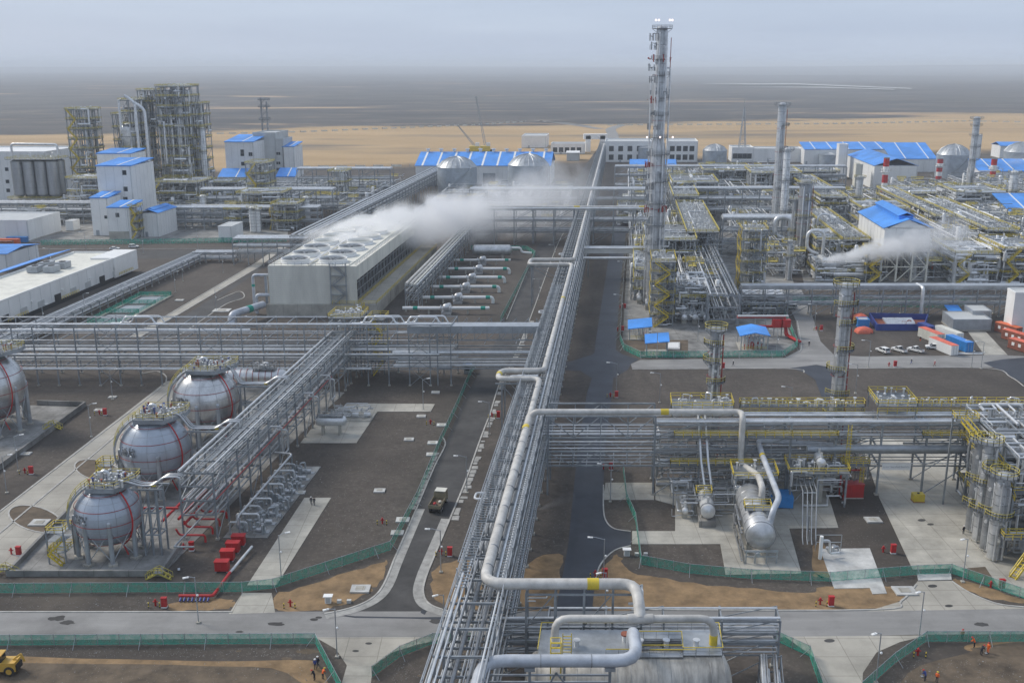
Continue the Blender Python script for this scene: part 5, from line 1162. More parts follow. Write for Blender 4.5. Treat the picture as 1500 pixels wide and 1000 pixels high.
for k in range(22):
    b = b0+1.5+k*(Lc-3)/21; bar('louvre_post', t, W(a1+1.9, b, zb), W(a1+1.9, b, zo+2), .22, .22, 'galv')
    if k < 21: bar('brace', t, W(a1+1.9, b, zb), W(a1+1.9, b+(Lc-3)/21, zo+1.6), .12, .12, 'galv')
for k in range(3): z = zb+(zo+2-zb)*(k+.5)/3; bar('girt', t, W(a1+1.9, b0+1, z), W(a1+1.9, b0+Lc, z), .16, .16, 'galv')
m = MB(); m.box(a1+2.7, a1+9, b0, b0+Lc, zb+.02, zb+.1); m.build('basin_deck', 'road_conc', t)
h = MB(); rail(h, [W(a1+3, b0+.2), W(a1+3, b0+Lc)], zb+.1, 1.2, 2.5, .13); rail(h, [W(a1-6, b0-1), W(a1+9.4, b0-1), W(a1+9.4, b0+Lc)], zb, 1.2, 2.5, .12); h.build('basin_rail', 'yellow', t)
h = MB(); rail(h, rect(a0, a1+2.6, b0, b0+Lc), zt, 1.2, 2.4, .1, True); h.build('roof_rail', 'galv', t)
wd = a1-a0
for j in range(9):
    for i in range(2):
        c = W(a0+wd*(.27+.47*i), b0+7+j*12.8, zt); rr2 = 5.2
        s = MB(); prof = [(rr2*1.02, .05), (rr2*.97, .5), (rr2*.94, 1.0), (rr2*.97, 1.5)]
        n = 28; vs = []; fs = []
        for q, z in prof+[(r2-.25, z2) for r2, z2 in reversed(prof)]:
            for k in range(n): vs.append(c+Vector((q*math.cos(2*math.pi*k/n), q*math.sin(2*math.pi*k/n), z)))
        for r0_ in range(7):
            for k in range(n): fs.append((r0_*n+k, r0_*n+(k+1) % n, (r0_+1)*n+(k+1) % n, (r0_+1)*n+k))
        o = s.add(vs, fs).build('fan_stack', 'white', t)
        if j < 3:
            b_m = MB()
            for k in range(6): th = k*math.pi/3; d = Vector((math.cos(th), math.sin(th), 0)); b_m.beam(c+EZ*.8, c+d*rr2*.85+EZ*.85, .6, .08)
            b_m.cyl(c+EZ*.2, c+EZ*1.5, .5, 10); b_m.build('fan_blade', 'clad3', o)
            b_m = MB(); b_m.cyl(c+EZ*.02, c+EZ*.06, rr2*.9, 24); b_m.build('fan_well', 'black', o)
bar('roof_pipe', t, W((a0+a1)/2, b0, zt+.6), W((a0+a1)/2, b0+Lc, zt+.6), .5, .5, 'clad')
m = MB(); ks = [zb+(zt-zb)*k/4 for k in range(5)]
for k in range(4): A, Bq = W(a1-5.5, b0-.8, ks[k]), W(a1-1.4, b0-.8, ks[k+1]); stairs(m, A if k % 2 == 0 else Vector((Bq.x, Bq.y, ks[k])), Bq if k % 2 == 0 else Vector((A.x, A.y, ks[k+1])), .9, .14)
for a in (a1-6.3, a1-.9): m.beam(W(a, b0-1.3, zb), W(a, b0-1.3, zt+1), .2); m.beam(W(a, b0-.3, zb), W(a, b0-.3, zt+1), .2)
for z in ks[1:]: m.box(a1-6.5, a1-.7, b0-1.4, b0-.1, z-.08, z)
m.build('stair', 'galv', t)
m = MB(); stairs(m, W(a1+6.5, b0-2.4, zb), W(a1+2.5, b0-2.4, .1) if False else W(a1+6.6, b0-2.4, zb+.01), 1, .16) if False else stairs(m, W(a1+1, b0-2.2, .1), W(a1+5.5, b0-2.2, zb), 1.0, .16); m.build('basin_stair', 'yellow', t)
# blue-green banded return pipes at its left
t = thing('water_main', 'thick cooling-water mains with green bands at the left of the cooling tower', 'pipe', W(a0-6, b0-4))
MB().tube([W(a0-.2, b0+3, zt*.78), W(a0-6.5, b0+3, zt*.78), W(a0-6.5, b0+3, .6)], .55, 12, 1.3).build('pipe_run', 'bluepipe', t)
MB().tube([W(a0-.2, b0+1, zb+3.0), W(a0-5, b0+1, zb+3.0), W(a0-5, b0+1, .6)], .6, 12, 1.3).build('pipe_run', 'bluepipe', t)
MB().tube([W(a0-2, b0-1, 4.2), W(a0-7.5, b0-16, 4.2), W(a0-7.5, b0-17, 1.0)], 1.25, 16, 2.5).build('supply_main', 'bluepipe', t)
bar('support_column', t, W(a0-1.6, b0+2), W(a0-1.6, b0+2, zt*.8), .9, .9, 'duct')
for p, q, r in ((W(a0-6.5, b0+3, zt*.55), W(a0-6.5, b0+3, zt*.6), .58), (W(a0-4.2, b0-7, 4.2), W(a0-4.9, b0-9, 4.2), 1.29)): MB().cyl(p, q, r, 14).build('green_band', 'teal', t)
# row of pump discharge pipes
PPX = []
for k, v in enumerate((460, 444, 428, 414, 401, 388)):
    u1 = (717, 722, 731, 739, 746, 748)[k]; u0 = (590, 618, 632, 642, 655, 664)[k]
    b = gp(0, v).y; a0_ = ux(u0, b)-K*b; a1_ = ux(u1, b)-K*b; rr2 = .62 if k < 5 else .5
    t = thing('discharge_pipe', '%s white discharge pipe with green collars, counting from the rack in front' % ORDS[k] if k else 'nearest white discharge pipe with green collars beside the cooling tower', 'pipe', W(a0_, b), 'cooling water discharge pipes')
    MB().tube([W(a0_, b, 2.2), W(a1_, b, 2.2)] + ([W(a1_, b, -.1)] if 0 < k < 5 else []), rr2, 12, 1.1).build('pipe_run', 'white', t)
    for f in (.12, .9): a = a0_+(a1_-a0_)*f; MB().cyl(W(a, b, 2.2), W(a+1.6, b, 2.2), rr2+.03, 12).build('green_collar', 'teal', t)
    am = a0_+(a1_-a0_)*.5
    m = MB(); m.ball(W(am, b+.3, 2.4), 1.4, 12, 8); m.cyl(W(am, b, 2.4), W(am+.5, b+3.4, 2.4), 1.0, 12); m.cube(W(am, b+1, .5), 3.5, 5, 1.0); m.cyl(W(am+1.5, b, 2.2), W(am+1.8, b, 2.2), 1.1, 12); m.cyl(W(am-2, b, 2.2), W(am-1.7, b, 2.2), 1.1, 12); m.build('pump', 'clad2', t)
    m = MB()
    for f in (.3, .75): m.cube(W(a0_+(a1_-a0_)*f, b, .8), .6, .8, 1.6)
    m.build('pier', 'concrete', t)
    MB().tube([W(a0_+2, b+3.4, 1.6), W(am-1, b+3.4, 1.6), W(am-1, b+1, 2)], .4, 10, .8).build('suction_pipe', 'clad', t)
b = gp(0, 379).y; a = ux(695, b)-K*b; t = thing('horizontal_tank', 'short cylindrical surge tank lying beyond the discharge pipes', 'horizontal tank', W(a, b)); L = 16
MB().lathe(W(a, b, 4), [(.1, -1.2), (1.6, -.9), (2.4, 0), (2.4, L), (1.6, L+.9), (.1, L+1.2)], 22, EX).build('shell', 'clad2', t)
for f in (.2, .8): MB().cube(W(a+L*f, b, 1.2), .8, 3.5, 2.4).build('saddle', 'concrete', t)
MB().tube([W(a+L, b, 5), W(a+L+5, b, 5), W(a+L+5.5, b, 3), W(a+L+10, b, 2.6)], .5, 10, 1).build('outlet', 'white', t)
# rack beside the cooling tower
ac_, bc_ = ab(612, 456); rack('pipe_rack', 'pipe rack with pale top pipes between the cooling tower and the discharge pipes', W(ac_-2, bc_), W(ac_-2, 545), EX*4.6, [4.5, 7, 9.5], 7, autopipes([4.5, 7], 4, 91, .15, .4) + [(9.5, -.42, .5, 'paintpipe', 0, 1), (9.5, -.1, .4, 'paintpipe', 0, 1), (9.5, .2, .3, 'cream', 0, 1), (9.5, .42, .2, 'clad', 0, 1)], cols=.3, diag=2)
# ---- diagonal low rack at the left
al, bl = ab(112, 470); rack('pipe_rack', 'low diagonal pipe rack between the white substation and the green-fenced pit', W(al-2, bl-45), W(al-2, 452), EX*6, [1.8, 3.8], 6, autopipes([1.8, 3.8], 7, 95, .16, .34, ['clad', 'clad', 'clad2', 'clad3'], .46, False), cols=.28)
y = 452; a0 = al-4; rack('pipe_rack', 'short low pipe rack turning right towards the small white block', W(a0, y+1), W(ux(344, y)-K*y, y+1), ED*6, [1.8, 4.2], 7, autopipes([1.8, 4.2], 6, 96, .2, .42, ['clad', 'clad2'], .45, False), cols=.3)
y = gp(0, 388).y; a0 = ux(344, y)-K*y; a1 = ux(452, y)-K*y; rack('pipe_rack', 'three-tier rack bridge left of the cooling tower', W(a0, y+3), W(a1, y+3), ED*8, [5.5, 8.5, 11.5], 7, autopipes([5.5, 8.5], 6, 97, .2, .4) + autopipes([11.5], 4, 98, .3, .45, ['clad'], .4, False), cols=.35, diag=2)
rack('pipe_rack', 'diagonal rack running away behind the cooling tower steam', W(a1-3, y), W(a1+4, 760), EX*9, [7, 10, 13], 8, autopipes([7, 10], 6, 99, .2, .45) + autopipes([13], 4, 100, .35, .5, ['clad'], .42, False), cols=.4, diag=3, split=.4)
# pit with green net
t = thing('open_pit', 'rectangular open pit in three bays, framed by green netting', 'pit', W(*ab(180, 470)))
Q = [gp(u, v) for u, v in ((128, 474), (176, 474), (251, 433), (205, 434))]
m = MB()
for i in range(4): a, c = Q[i], Q[(i+1) % 4]; m.beam(a+EZ*.15, c+EZ*.15, 1.1, .3)
m.build('kerb', 'concrete', t)
MB().poly([q*.97+(sum(Q, Vector())/4)*.03 for q in Q], .03).build('pit_floor', 'asphalt', t)
m = MB()
for f in (0, .34, .67, 1): a = Q[0].lerp(Q[3], f); c = Q[1].lerp(Q[2], f); m.add([a+EZ*.3, c+EZ*.3, c+EZ*1.7, a+EZ*1.7], [(0, 1, 2, 3)])
for a, c in ((Q[0], Q[3]), (Q[1], Q[2])): m.add([a+EZ*.3, c+EZ*.3, c+EZ*1.7, a+EZ*1.7], [(0, 1, 2, 3)])
m.build('green_netting', 'net', t, smooth=False, fix=False)
h = MB()
for f in (0, .34, .67, 1): rail(h, [Q[0].lerp(Q[3], f), Q[1].lerp(Q[2], f)], .3, 1.4, 3, .12)
h.build('rail', 'teal', t)
for f in (.02, .36, .69):
    a, c, d, e = Q[0].lerp(Q[3], f+.02), Q[1].lerp(Q[2], f+.02), Q[1].lerp(Q[2], f+.28), Q[0].lerp(Q[3], f+.28); MB().poly([a.lerp(c, .1), a.lerp(c, .9), e.lerp(d, .9), e.lerp(d, .1)], .05).build('water_bay', 'duct', t)

t = thing('under_rack_equipment', 'dark jumble of pumps and pipes under the right rack behind the skid vessel', 'pipework', W(15, 200))
for k, (mk, n) in enumerate((('clad', 26), ('clad2', 40), ('clad3', 40), ('steel', 30))): clutter(MB(), 9, 50, 196, 204, .3, 12, n, 300+k, .08, .26).build('piping', mk, t, 'stuff')
for k in range(8): MB().cyl(W(12+k*5, 198, .9), W(13.8+k*5, 198, .9), .55, 10).build('pump', 'clad2', t)
t = thing('under_rack_equipment', 'jumble of pipes under the right rack beside the concrete yard', 'pipework', W(85, 200))
for k, (mk, n) in enumerate((('clad', 20), ('clad2', 30), ('clad3', 30))): clutter(MB(), 84, 112, 196, 206, .3, 12, n, 310+k, .08, .26).build('piping', mk, t, 'stuff')
for k in range(5): MB().cyl(W(86+k*5, 198, .9), W(87.8+k*5, 198, .9), .55, 10).build('pump', 'clad2', t)
# ================================================================ BUILDINGS AND PROCESS UNITS BEHIND
def building(name, label, vols, cat='building', wins=(), group=None):
    'several box volumes, each with a wall part and a roof part'
    y = gp(0, vols[0][2]).y; t = thing(name, label, cat, Vector((ux((vols[0][0]+vols[0][1])/2, y), y, 0)), group)
    for u0, u1, v, D, vt, wall, roof, rh in vols:
        a0, a1, b0, b1, z = bx(u0, u1, v, D, vt); MB().box(a0, a1, b0, b1, 0, z).build('wall', wall, t)
        if roof and rh is not None:
            m = MB(); e = .35
            A = [W(a0-e, b0-e, z-.2), W(a1+e, b0-e, z-.2), W(a1+e, b1+e, z+rh), W(a0-e, b1+e, z+rh)]; m.hexa(A+[p+EZ*.5 for p in A]); r = m.build('roof', roof, t)
            if roof == 'blue' and a1-a0 > 8:
                m = MB(); k = max(1, int((a1-a0)/14))
                for i in range(k): a = a0+(a1-a0)*(i+.62)/k; m.hexa([p+EZ*.52 for p in (W(a-.4, b0-e, z-.2), W(a+.4, b0-e, z-.2), W(a+.4, b1+e, z+rh), W(a-.4, b1+e, z+rh))]+[p+EZ*.62 for p in (W(a-.4, b0-e, z-.2), W(a+.4, b0-e, z-.2), W(a+.4, b1+e, z+rh), W(a-.4, b1+e, z+rh))])
                m.build('skylight_strip', 'white', r)
        else:
            m = MB()
            for q in ((a0-.1, a1+.1, b0-.1, b0+.4), (a0-.1, a1+.1, b1-.4, b1+.1), (a0-.1, a0+.4, b0+.4, b1-.4), (a1-.4, a1+.1, b0+.4, b1-.4)): m.box(*q, z-.2, z+.9)
            m.build('parapet', wall, t)
        MB().cyl(W(a1-.6, b0-.2, .1), W(a1-.6, b0-.2, z-.2), .16, 6).build('downpipe', 'wallgrey', t); MB().box(a0+1.5, a0+3.2, b0-.1, b0+.02, .1, 2.8).build('door', 'duct', t)
        m = MB(); k = a0+4.5
        while k < a1-1: m.box(k-.06, k+.06, b0-.05, b0, .3, z-.5); k += 4.5
        if (a1+a0)/2 < -18:
            k = b0+4.5
            while k < b1-1: m.box(a1, a1+.05, k-.06, k+.06, .3, z-.5); k += 4.5
        if m.v: m.build('cladding_seam', 'wallgrey', t)
    for u, v, y, wd, h in wins:
        z = zat(v, y); a = ux(u, y, z)-K*y; windows(t, [(a, z)], y, wd, h)
    return t
def WY(v): return gp(0, v).y
# ---- left: polymer plant
building('silo_building', 'white block with three small windows behind the grey silos at left', [(-70, 70, 297, 45, 224, 'wall', None, None)], wins=[(10, 248, WY(297), 2.2, 2.2), (11, 266, WY(297), 2.2, 2.2), (12, 279, WY(297), 2.2, 2.2)])
ys = WY(309); zs0, zs1 = zat(291, ys), zat(237, ys)
t = thing('silo_stand', 'raised concrete and steel stand carrying the grey silos', 'support frame', Vector((ux(22, ys), ys, 0)))
aS0, aS1 = ux(19, ys)-K*ys, ux(88, ys)-K*ys
for i in range(6):
    for j in range(3): bar('column', t, W(aS0+(aS1-aS0)*i/5, ys+j*7.5), W(aS0+(aS1-aS0)*i/5, ys+j*7.5, zs0), .9, .9, 'concrete')
MB().box(aS0-1.5, aS1+8, ys-1.5, ys+16.5, zs0-.5, zs0).build('slab', 'concrete', t); h = MB(); rail(h, rect(aS0-1.5, aS1+8, ys-1.5, ys+16.5), zs0, 1.3, 3, .14, True); h.build('handrail', 'yellowpale', t)
rs_ = (aS1-aS0)/8
for j in range(2):
    for i in range(4):
        c = W(aS0+rs_*(2*i+1), ys+3.6+j*7.6); t = thing('silo', '%s silo from the left in the %s row of ribbed grey silos' % (ORDS[i], 'front' if j == 0 else 'back'), 'silo', c+EZ*zs0, 'grey ribbed silos')
        MB().lathe(c, [(rs_*.3, zs0), (rs_*.96, zs0+2.2), (rs_*.96, zs1), (rs_*.3, zs1+1.0), (.05, zs1+1.1)], 18).build('shell', 'silo', t)
        m = MB()
        for k in range(6): z = zs0+2.5+(zs1-zs0-3)*k/5; m.ring(c, rs_*.95, rs_*.99, z, z+.2, 18)
        m.build('band', 'clad3', t)
t = thing('silo_roof_walk', 'railed walkway with small equipment across the silo tops', 'platform', W(aS0, ys, zs1)); MB().box(aS0-1, aS1+1, ys, ys+14, zs1+1.1, zs1+1.3).build('deck', 'deck', t); h = MB(); rail(h, rect(aS0-1, aS1+1, ys, ys+14), zs1+1.3, 1.3, 3, .14, True); h.build('handrail', 'yellowpale', t); valves(MB(), aS0, aS1, ys+1, ys+13, zs1+1.3, 34, 4, 3).build('blower', 'clad', t, 'stuff')
for z_ in (0,):
    MB().tube([W(aS0-8, ys+20, zs1-8), W(aS0-8, ys+20, zs1+9), W(aS1-6, ys+16, zs1+9), W(aS1-6, ys+16, zs1+1)], .7, 10, 2).build('conveying_pipe', 'clad', t)
def F(name, label, u0, u1, v, D, vt, n, seed, **k):
    a0, a1, b0, b1, z = bx(u0, u1, v, D, vt); zs_ = [z*(i+1)/n for i in range(n)]
    kw = dict(far=True, pipes=30, drums=2, col=.5, rp=.4); kw.update(k)
    return frame(name, label, a0, a1, b0, b1, zs_, kw.pop('nx', 2), kw.pop('ny', 2), seed, **kw)
F('process_tower', 'lone tall open steel tower with yellow floors right of the silos', 103, 137, 303, 13, 161, 10, 201, pipes=50, drums=4, stair='f', rp=.5, nx=3)
F('process_tower', 'left wing of the tall polymer reactor structure with a pale drum', 181, 208, 303, 20, 147, 9, 202, pipes=60, drums=3, rp=.55)
F('process_tower', 'lattice middle wing of the polymer reactor structure crossed by long ducts', 208, 232, 300, 14, 133, 10, 203, pipes=40, drums=1, rp=.7, decks=[2, 5, 8, 9])
F('process_tower', 'tallest wing of the polymer reactor structure with many yellow floors', 235, 275, 302, 22, 127, 12, 204, pipes=110, drums=5, rp=.6, nx=3, topstuff=30)
F('process_tower', 'right wing of the polymer reactor structure, lower than the tallest', 275, 294, 300, 18, 153, 9, 205, pipes=50, drums=2, rp=.55)
F('process_tower', 'low slim steel bay at the left foot of the polymer structure', 170, 181, 300, 14, 168, 7, 206, pipes=20, drums=1)
c = Vector((ux(196, WY(303)), WY(303)+4, 0)); zz0, zz1 = zat(222, c.y), zat(182, c.y)
t = thing('reactor', 'pale grey bulging reactor drum inside the left wing of the polymer structure', 'reactor', c+EZ*zz0); MB().lathe(c, [(1, zz0-6), (3.2, zz0), (3.2, zz0+5), (5.2, zz0+8), (5.2, zz1-2), (3, zz1), (.1, zz1+1)], 20).build('shell', 'clad', t); MB().ring(c, 5.1, 5.4, zz0+9, zz0+9.4, 20).build('band', 'clad3', t)
tower('column', 'slim grey column right of the polymer reactor structure', cp(300, 300, 47), 1.5, 47, (.4, .7, 1), 'clad', seed=31, n=14, railm='yellowpale')
for k, (u, vt) in enumerate(((213, 150), (226, 160))):
    q = gp(u, 305); t = thing('duct', ['long pale vertical duct on the front of the polymer structure', 'second pale vertical duct on the front of the polymer structure'][k], 'duct', q); z = zat(vt, q.y)
    MB().tube([q+Vector((0, -1.2, 1)), q+Vector((0, -1.2, z)), q+Vector((-6, -1.2, z+4))], .9, 10, 3).build('pipe_run', 'clad', t)
F('process_structure', 'yellow floored low structure in front of the tallest polymer wing', 222, 290, 318, 22, 268, 3, 207, pipes=70, drums=3, rp=.5, nx=4, stair='f')
F('process_structure', 'dark low steel structure below the lone tower', 100, 150, 320, 16, 262, 3, 208, pipes=60, drums=3, rp=.5, nx=3)
rack('pipe_rack', 'horizontal pipe rack passing in front of the silo stand', W(ux(-60, 570)-K*570, 570), W(ux(152, 570)-K*570, 570), ED*8, [4, 7.5, 11], 9, autopipes([4, 7.5, 11], 5, 101, .3, .6), cols=.45, split=0, diag=2)
building('packing_tower', 'tall stepped white packing tower with bright blue roofs', [(145, 196, 338, 26, 243, 'white', 'blue', 1.6), (146, 196, 320, 18, 225, 'white', 'blue', 1.2), (159, 190, 351, 15, 304, 'white', 'blue', 1.4), (134, 160, 345, 14, 290, 'white', 'blue', 1.4)],
         wins=[(182, 253, WY(338), 2.2, 2.4), (184, 277, WY(338), 2.2, 2.4), (184, 292, WY(338), 2.2, 2.4), (172, 315, WY(351), 1.8, 2), (155, 318, WY(345), 1.4, 1.5)])
MB().box(*[(bx(160, 190, 351, 1, 338))[i] for i in (0, 1)], WY(351)-.12, WY(351)-.06, .2, zat(339, WY(351))).build('base_cladding', 'concrete', [o for o in bpy.data.objects if o.get('category') == 'building' and o.name.startswith('packing')][0])
t, (a0, a1, b0, b1, z) = block('loading_shed', 'white truck-loading shed with a blue monitor roof, raised on legs', 206, 232, 347, 22, 312, 'wall', 'blue', rh=1.8, ralong='b', seams=3, plinth=False)
[o for o in t.children if o.name.startswith('wall')][0].location.z = 0
zl = zat(347, b0)
for o in t.children:
    if o.name.startswith('cladding'): o.location.z += .02
m = MB(); gable(m, a0+3, a1-3, b0+2, b1-2, z+1.3, 1.0, 'b'); m.build('roof_monitor', 'blue', t)
frame('stair_bay', 'small yellow stair bay at the right of the packing tower', ux(190, WY(350))-K*WY(350)+1, ux(203, WY(350))-K*WY(350), WY(350), WY(350)+6, [4, 8, 12, 16], 1, 1, 210, far=True, pipes=6, drums=0, railm='yellow', stair='f', topstuff=0)
block('low_building', 'flat-roofed white plant building at the left edge behind the green net', -80, 42, 353, 30, 324, 'wall', seams=6)
block('kiosk', 'small white kiosk between the low white building and the packing tower', 96, 107, 339, 7, 324, 'white', parapet=.2)
block('control_block', 'small plain white block beside the three-tier rack bridge', 320, 340, 355, 15, 332, 'white', parapet=.3)
block('blue_roof_hut', 'white hut with blue roof cut off by the left edge', -50, 11, 396, 24, 372, 'wall', 'blue', rh=1.5)
# long white substation
y0 = gp(0, 478).y
t = thing('substation', 'long low white substation with flat roof and blue entrance canopy at left', 'building', gp(20, 470))
aR = ab(107, 437)[0]; z = 8.6; bF, bB = 318, 426
MB().box(aR-24, aR, bF, bB, 1.6, z).build('wall', 'wall', t); MB().box(aR-9, aR+.6, bB-16, bB+4, 1.2, z+.8).build('wall', 'white', t)
m = MB()
for q in ((aR-24.1, aR+.1, bF-.1, bF+.4), (aR-24.1, aR+.1, bB-.4, bB+.1), (aR-24.1, aR-23.6, bF+.4, bB-.4), (aR-.4, aR+.1, bF+.4, bB-.4)): m.box(*q, z, z+.7)
m.build('parapet', 'white', t); MB().box(aR-23.6, aR-.4, bF+.4, bB-.4, z, z+.12).build('roof', 'cream', t)
m = MB(); k = bF+6
while k < bB-18: m.box(aR, aR+.05, k-.07, k+.07, 1.8, z); k += 6.5
m.build('cladding_seam', 'wallgrey', t)
for k in range(9): MB().box(aR+.02, aR+.25, bF+14+k*11, bF+18+k*11, 1.7, 4.0).build('louvre', 'black' if k % 3 == 0 else 'wallgrey', t)
for k in range(5): MB().box(aR+.02, aR+.5, bF+12+k*20, bF+13+k*20, 4.6, 5.2).build('wall_lamp', 'white', t)
h = MB()
for k in (14, 48, 92): rail(h, [W(aR+2.2, bF+k), W(aR+2.2, bF+k+12)], 2.2, 1.1, 1.5, .12)
h.build('handrail', 'yellow', t); MB().box(aR-24, aR, bF+.5, bB-.5, 0, 1.6).build('plinth', 'black', t)
for k in range(4):
    a, b = aR-19+6.2*(k % 2), 382+8*(k//2)
    c = thing('air_handler', ['front left', 'front right', 'back left', 'back right'][k]+' grey air handler of the four on the substation roof', 'air handler', W(a, b, z+.12), 'rooftop air handlers'); MB().box(a, a+4, b, b+5, z+.3, z+2.6).build('casing', 'duct', c); m = MB(); m.cyl(W(a+2, b+2.5, z+2.6), W(a+2, b+2.5, z+2.8), 1.2, 14); m.build('fan', 'black', c); MB().box(a+.2, a+3.8, b+.2, b+4.8, z+.12, z+.3).build('curb', 'concrete', c)
t = thing('canopy', 'bright blue lean-to canopy along the substation', 'canopy', W(aR-29, 395)); A = [W(aR-33, 362, 8.4), W(aR-24.2, 362, 10.4), W(aR-24.2, 424, 10.4), W(aR-33, 424, 8.4)]; MB().hexa(A+[p+EZ*.2 for p in A]).build('roof', 'blue', t)
for k in range(5): bar('post', t, W(aR-32.6, 364+k*14.4), W(aR-32.6, 364+k*14.4, 8.3), .25, .25, 'steel')
for k in range(10):                                     # cable ducts between substation and rack
    pass
# ---- second white plant
building('white_plant', 'white plant block with a tall centre, right of the polymer structure', [(331, 373, 273, 30, 208, 'white', 'blue', 3), (372, 405, 268, 30, 196, 'wallgrey', None, None), (415, 432, 268, 20, 215, 'white', 'blue', 2), (405, 416, 268, 22, 205, 'wallgrey', None, None), (320, 362, 276, 10, 260, 'wall', 'blue', 5), (405, 432, 274, 10, 259, 'wall', 'blue', 5)],
         wins=[(355, 222, WY(273), 2.6, 2.6), (355, 226, WY(273), 2.6, 2.6), (367, 226, WY(273), 2.6, 2.6), (356, 240, WY(273), 2.6, 2.6), (356, 250, WY(273), 2.6, 2.6), (406.5, 225, WY(268), 1.6, 2), (409, 225, WY(268), 1.6, 2), (406.5, 239, WY(268), 1.6, 2), (409, 239, WY(268), 1.6, 2), (406.5, 248, WY(268), 1.6, 2), (409, 248, WY(268), 1.6, 2)])
t = thing('vent_stack', 'twin vent stacks with lamp platforms above the second white plant', 'stack', Vector((ux(393, WY(262)), WY(262)+32, 0))); q = Vector((ux(393, WY(262)+32), WY(262)+32, 0)); zt_ = zat(143, q.y)
for e in (-2.4, 2.0): rod('flue', t, q+EX*e, q+EX*e+EZ*(zt_-(3 if e > 0 else 0)), .75, 'clad3', 10)
for f in (.72, .88, .97): MB().cube(q+EZ*zt_*f, 8.5, 5, .5).build('platform', 'deck', t); h = MB(); rail(h, [q+Vector((-4.2, -2.5, 0)), q+Vector((4.2, -2.5, 0)), q+Vector((4.2, 2.5, 0)), q+Vector((-4.2, 2.5, 0))], zt_*f, 1.4, 2, .16, True); h.build('handrail', 'steel', t)
m = MB()
for k in range(12): m.beam(q+Vector((-2.4, 0, zt_*(k)/12)), q+Vector((2.0, 0, zt_*(k+1)/12)), .3)
m.build('lattice', 'steel', t)
F('process_structure', 'yellow floored square structure in front of the second white plant', 362, 390, 318, 16, 240, 5, 211, pipes=40, drums=3, stair='f', rp=.5)
F('process_structure', 'long low yellow railed pipe deck left of the steam', 348, 412, 330, 18, 284, 3, 212, pipes=70, drums=3, rp=.45, nx=4)
F('process_structure', 'small square structure with twin white drums by the white block', 330, 352, 336, 12, 308, 2, 213, pipes=20, drums=2)
F('process_structure', 'low pipe structure in front of the second white plant, beside its yellow stair', 300, 345, 306, 20, 268, 2, 214, pipes=60, drums=3, rp=.45, stair='f', nx=3)
F('process_structure', 'yellow and grey pipe structure nearest the left end of the steam', 398, 434, 338, 14, 300, 3, 215, pipes=40, drums=2, rp=.4, stair='l')
F('process_structure', 'small tower structure beyond the left pipe field', 482, 506, 300, 14, 252, 3, 216, pipes=30, drums=2)
for k, (lab, u0, u1, v, zt_) in enumerate((('long pipe rack in front of the sand at left, under the second white plant', 440, 575, 292, 20), ('pipe rack with a thick top pipe across the left pipe field', 300, 492, 318, 16), ('lower pipe rack of the left pipe field', 250, 470, 334, 11))):
    y = WY(v); rack('pipe_rack', lab, W(ux(u0, y)-K*y, y), W(ux(u1, y)-K*y, y), ED*9, [zt_*.4, zt_*.7, zt_], 10, autopipes([zt_*.4, zt_*.7], 6, 110+k, .25, .5) + autopipes([zt_], 3, 113+k, .4, .7, ['clad'], .4, False), cols=.5, split=0, diag=2)
for k, (u, v, vt, r) in enumerate(((371, 340, 305, 1.6), (378, 340, 307, 1.6), (450, 322, 290, 2), (300, 330, 288, 1.8), (262, 290, 232, 3))):
    q = gp(u, v); tower('column', ['left one of the two short white drums by the white block', 'right one of the two short white drums by the white block', 'short grey drum in the left pipe field near the steam', 'short column in the low yellow structure at left', 'wide pale reactor on the yellow floor of the low polymer structure'][k], q, r, zat(vt, q.y), (1.0,), 'white' if k < 2 else 'clad', seed=40+k, n=12, ladder=False, pipes=1, cat='vessel')
# ---- centre back: warehouse, tanks, offices
t, (a0, a1, b0, b1, z) = block('warehouse', 'long white warehouse with bright blue ridged roof behind the steam', 609, 806, 272, 48, 243, 'wall', 'blue', rh=8, seams=7)
r_o = [o for o in t.children if o.name.startswith('roof')][0]
for k in range(9):
    a = a0+(a1-a0)*(k+.45)/9; m = MB(); mid = (b0+b1)/2; A = [W(a-.7, b0-.6, z+.1), W(a+.7, b0-.6, z+.1), W(a+.7, mid, z+8.15), W(a-.7, mid, z+8.15)]; m.hexa(A+[p+EZ*.16 for p in A]); m.build('skylight', 'white', r_o)
for k in range(10): a = a0+(a1-a0)*(k+.5)/10; m = MB(); c = W(a, (b0+b1)/2, z+8); m.cyl(c, c+EZ*2, 1.1, 10); m.cyl(c+EZ*2, c+EZ*2.5, 1.7, 10); m.build('roof_vent', 'clad', t)
for k in (.06, .5, .8): MB().box(a0+(a1-a0)*k, a0+(a1-a0)*k+9, b0-.15, b0+.05, 0, 9).build('door', 'duct', t)
tank('storage_tank', 'ribbed blue-grey dome-roofed tank in front of the warehouse, left one', 641, 699, 286, 244, 229)
tank('storage_tank', 'ribbed blue-grey dome-roofed tank in the steam near the rack, right one', 744, 804, 286, 241, 225)
tank('storage_tank', 'plain grey dome-roofed tank beside the white offices right of the tall column', 1029, 1064, 240, 220, 211)
tank('storage_tank', 'small grey tank against the office wall left of the tall column', 934, 958, 239, 216, 214)
tank('storage_tank', 'large ribbed dome-roofed tank between the red and white stacks', 1370, 1417, 262, 226, 211)
tank('storage_tank', 'ribbed dome-roofed tank cut off by the right edge of the picture', 1469, 1518, 252, 222, 208)
tank('storage_tank', 'small grey tank in front of the long blue-striped building at right', 1199, 1226, 243, 226, 224)
def office(label, u0, u1, v, vt, D, rows, n, wall='white', name='office_building'):
    t, (a0, a1, b0, b1, z) = block(name, label, u0, u1, v, D, vt, wall, parapet=1.2)
    windows(t, [(a0+(a1-a0)*(i+.7)/(n+.6), z*(k+.6)/(rows+.3)) for k in range(rows) for i in range(n)], b0, 4.2, 4.6); return t
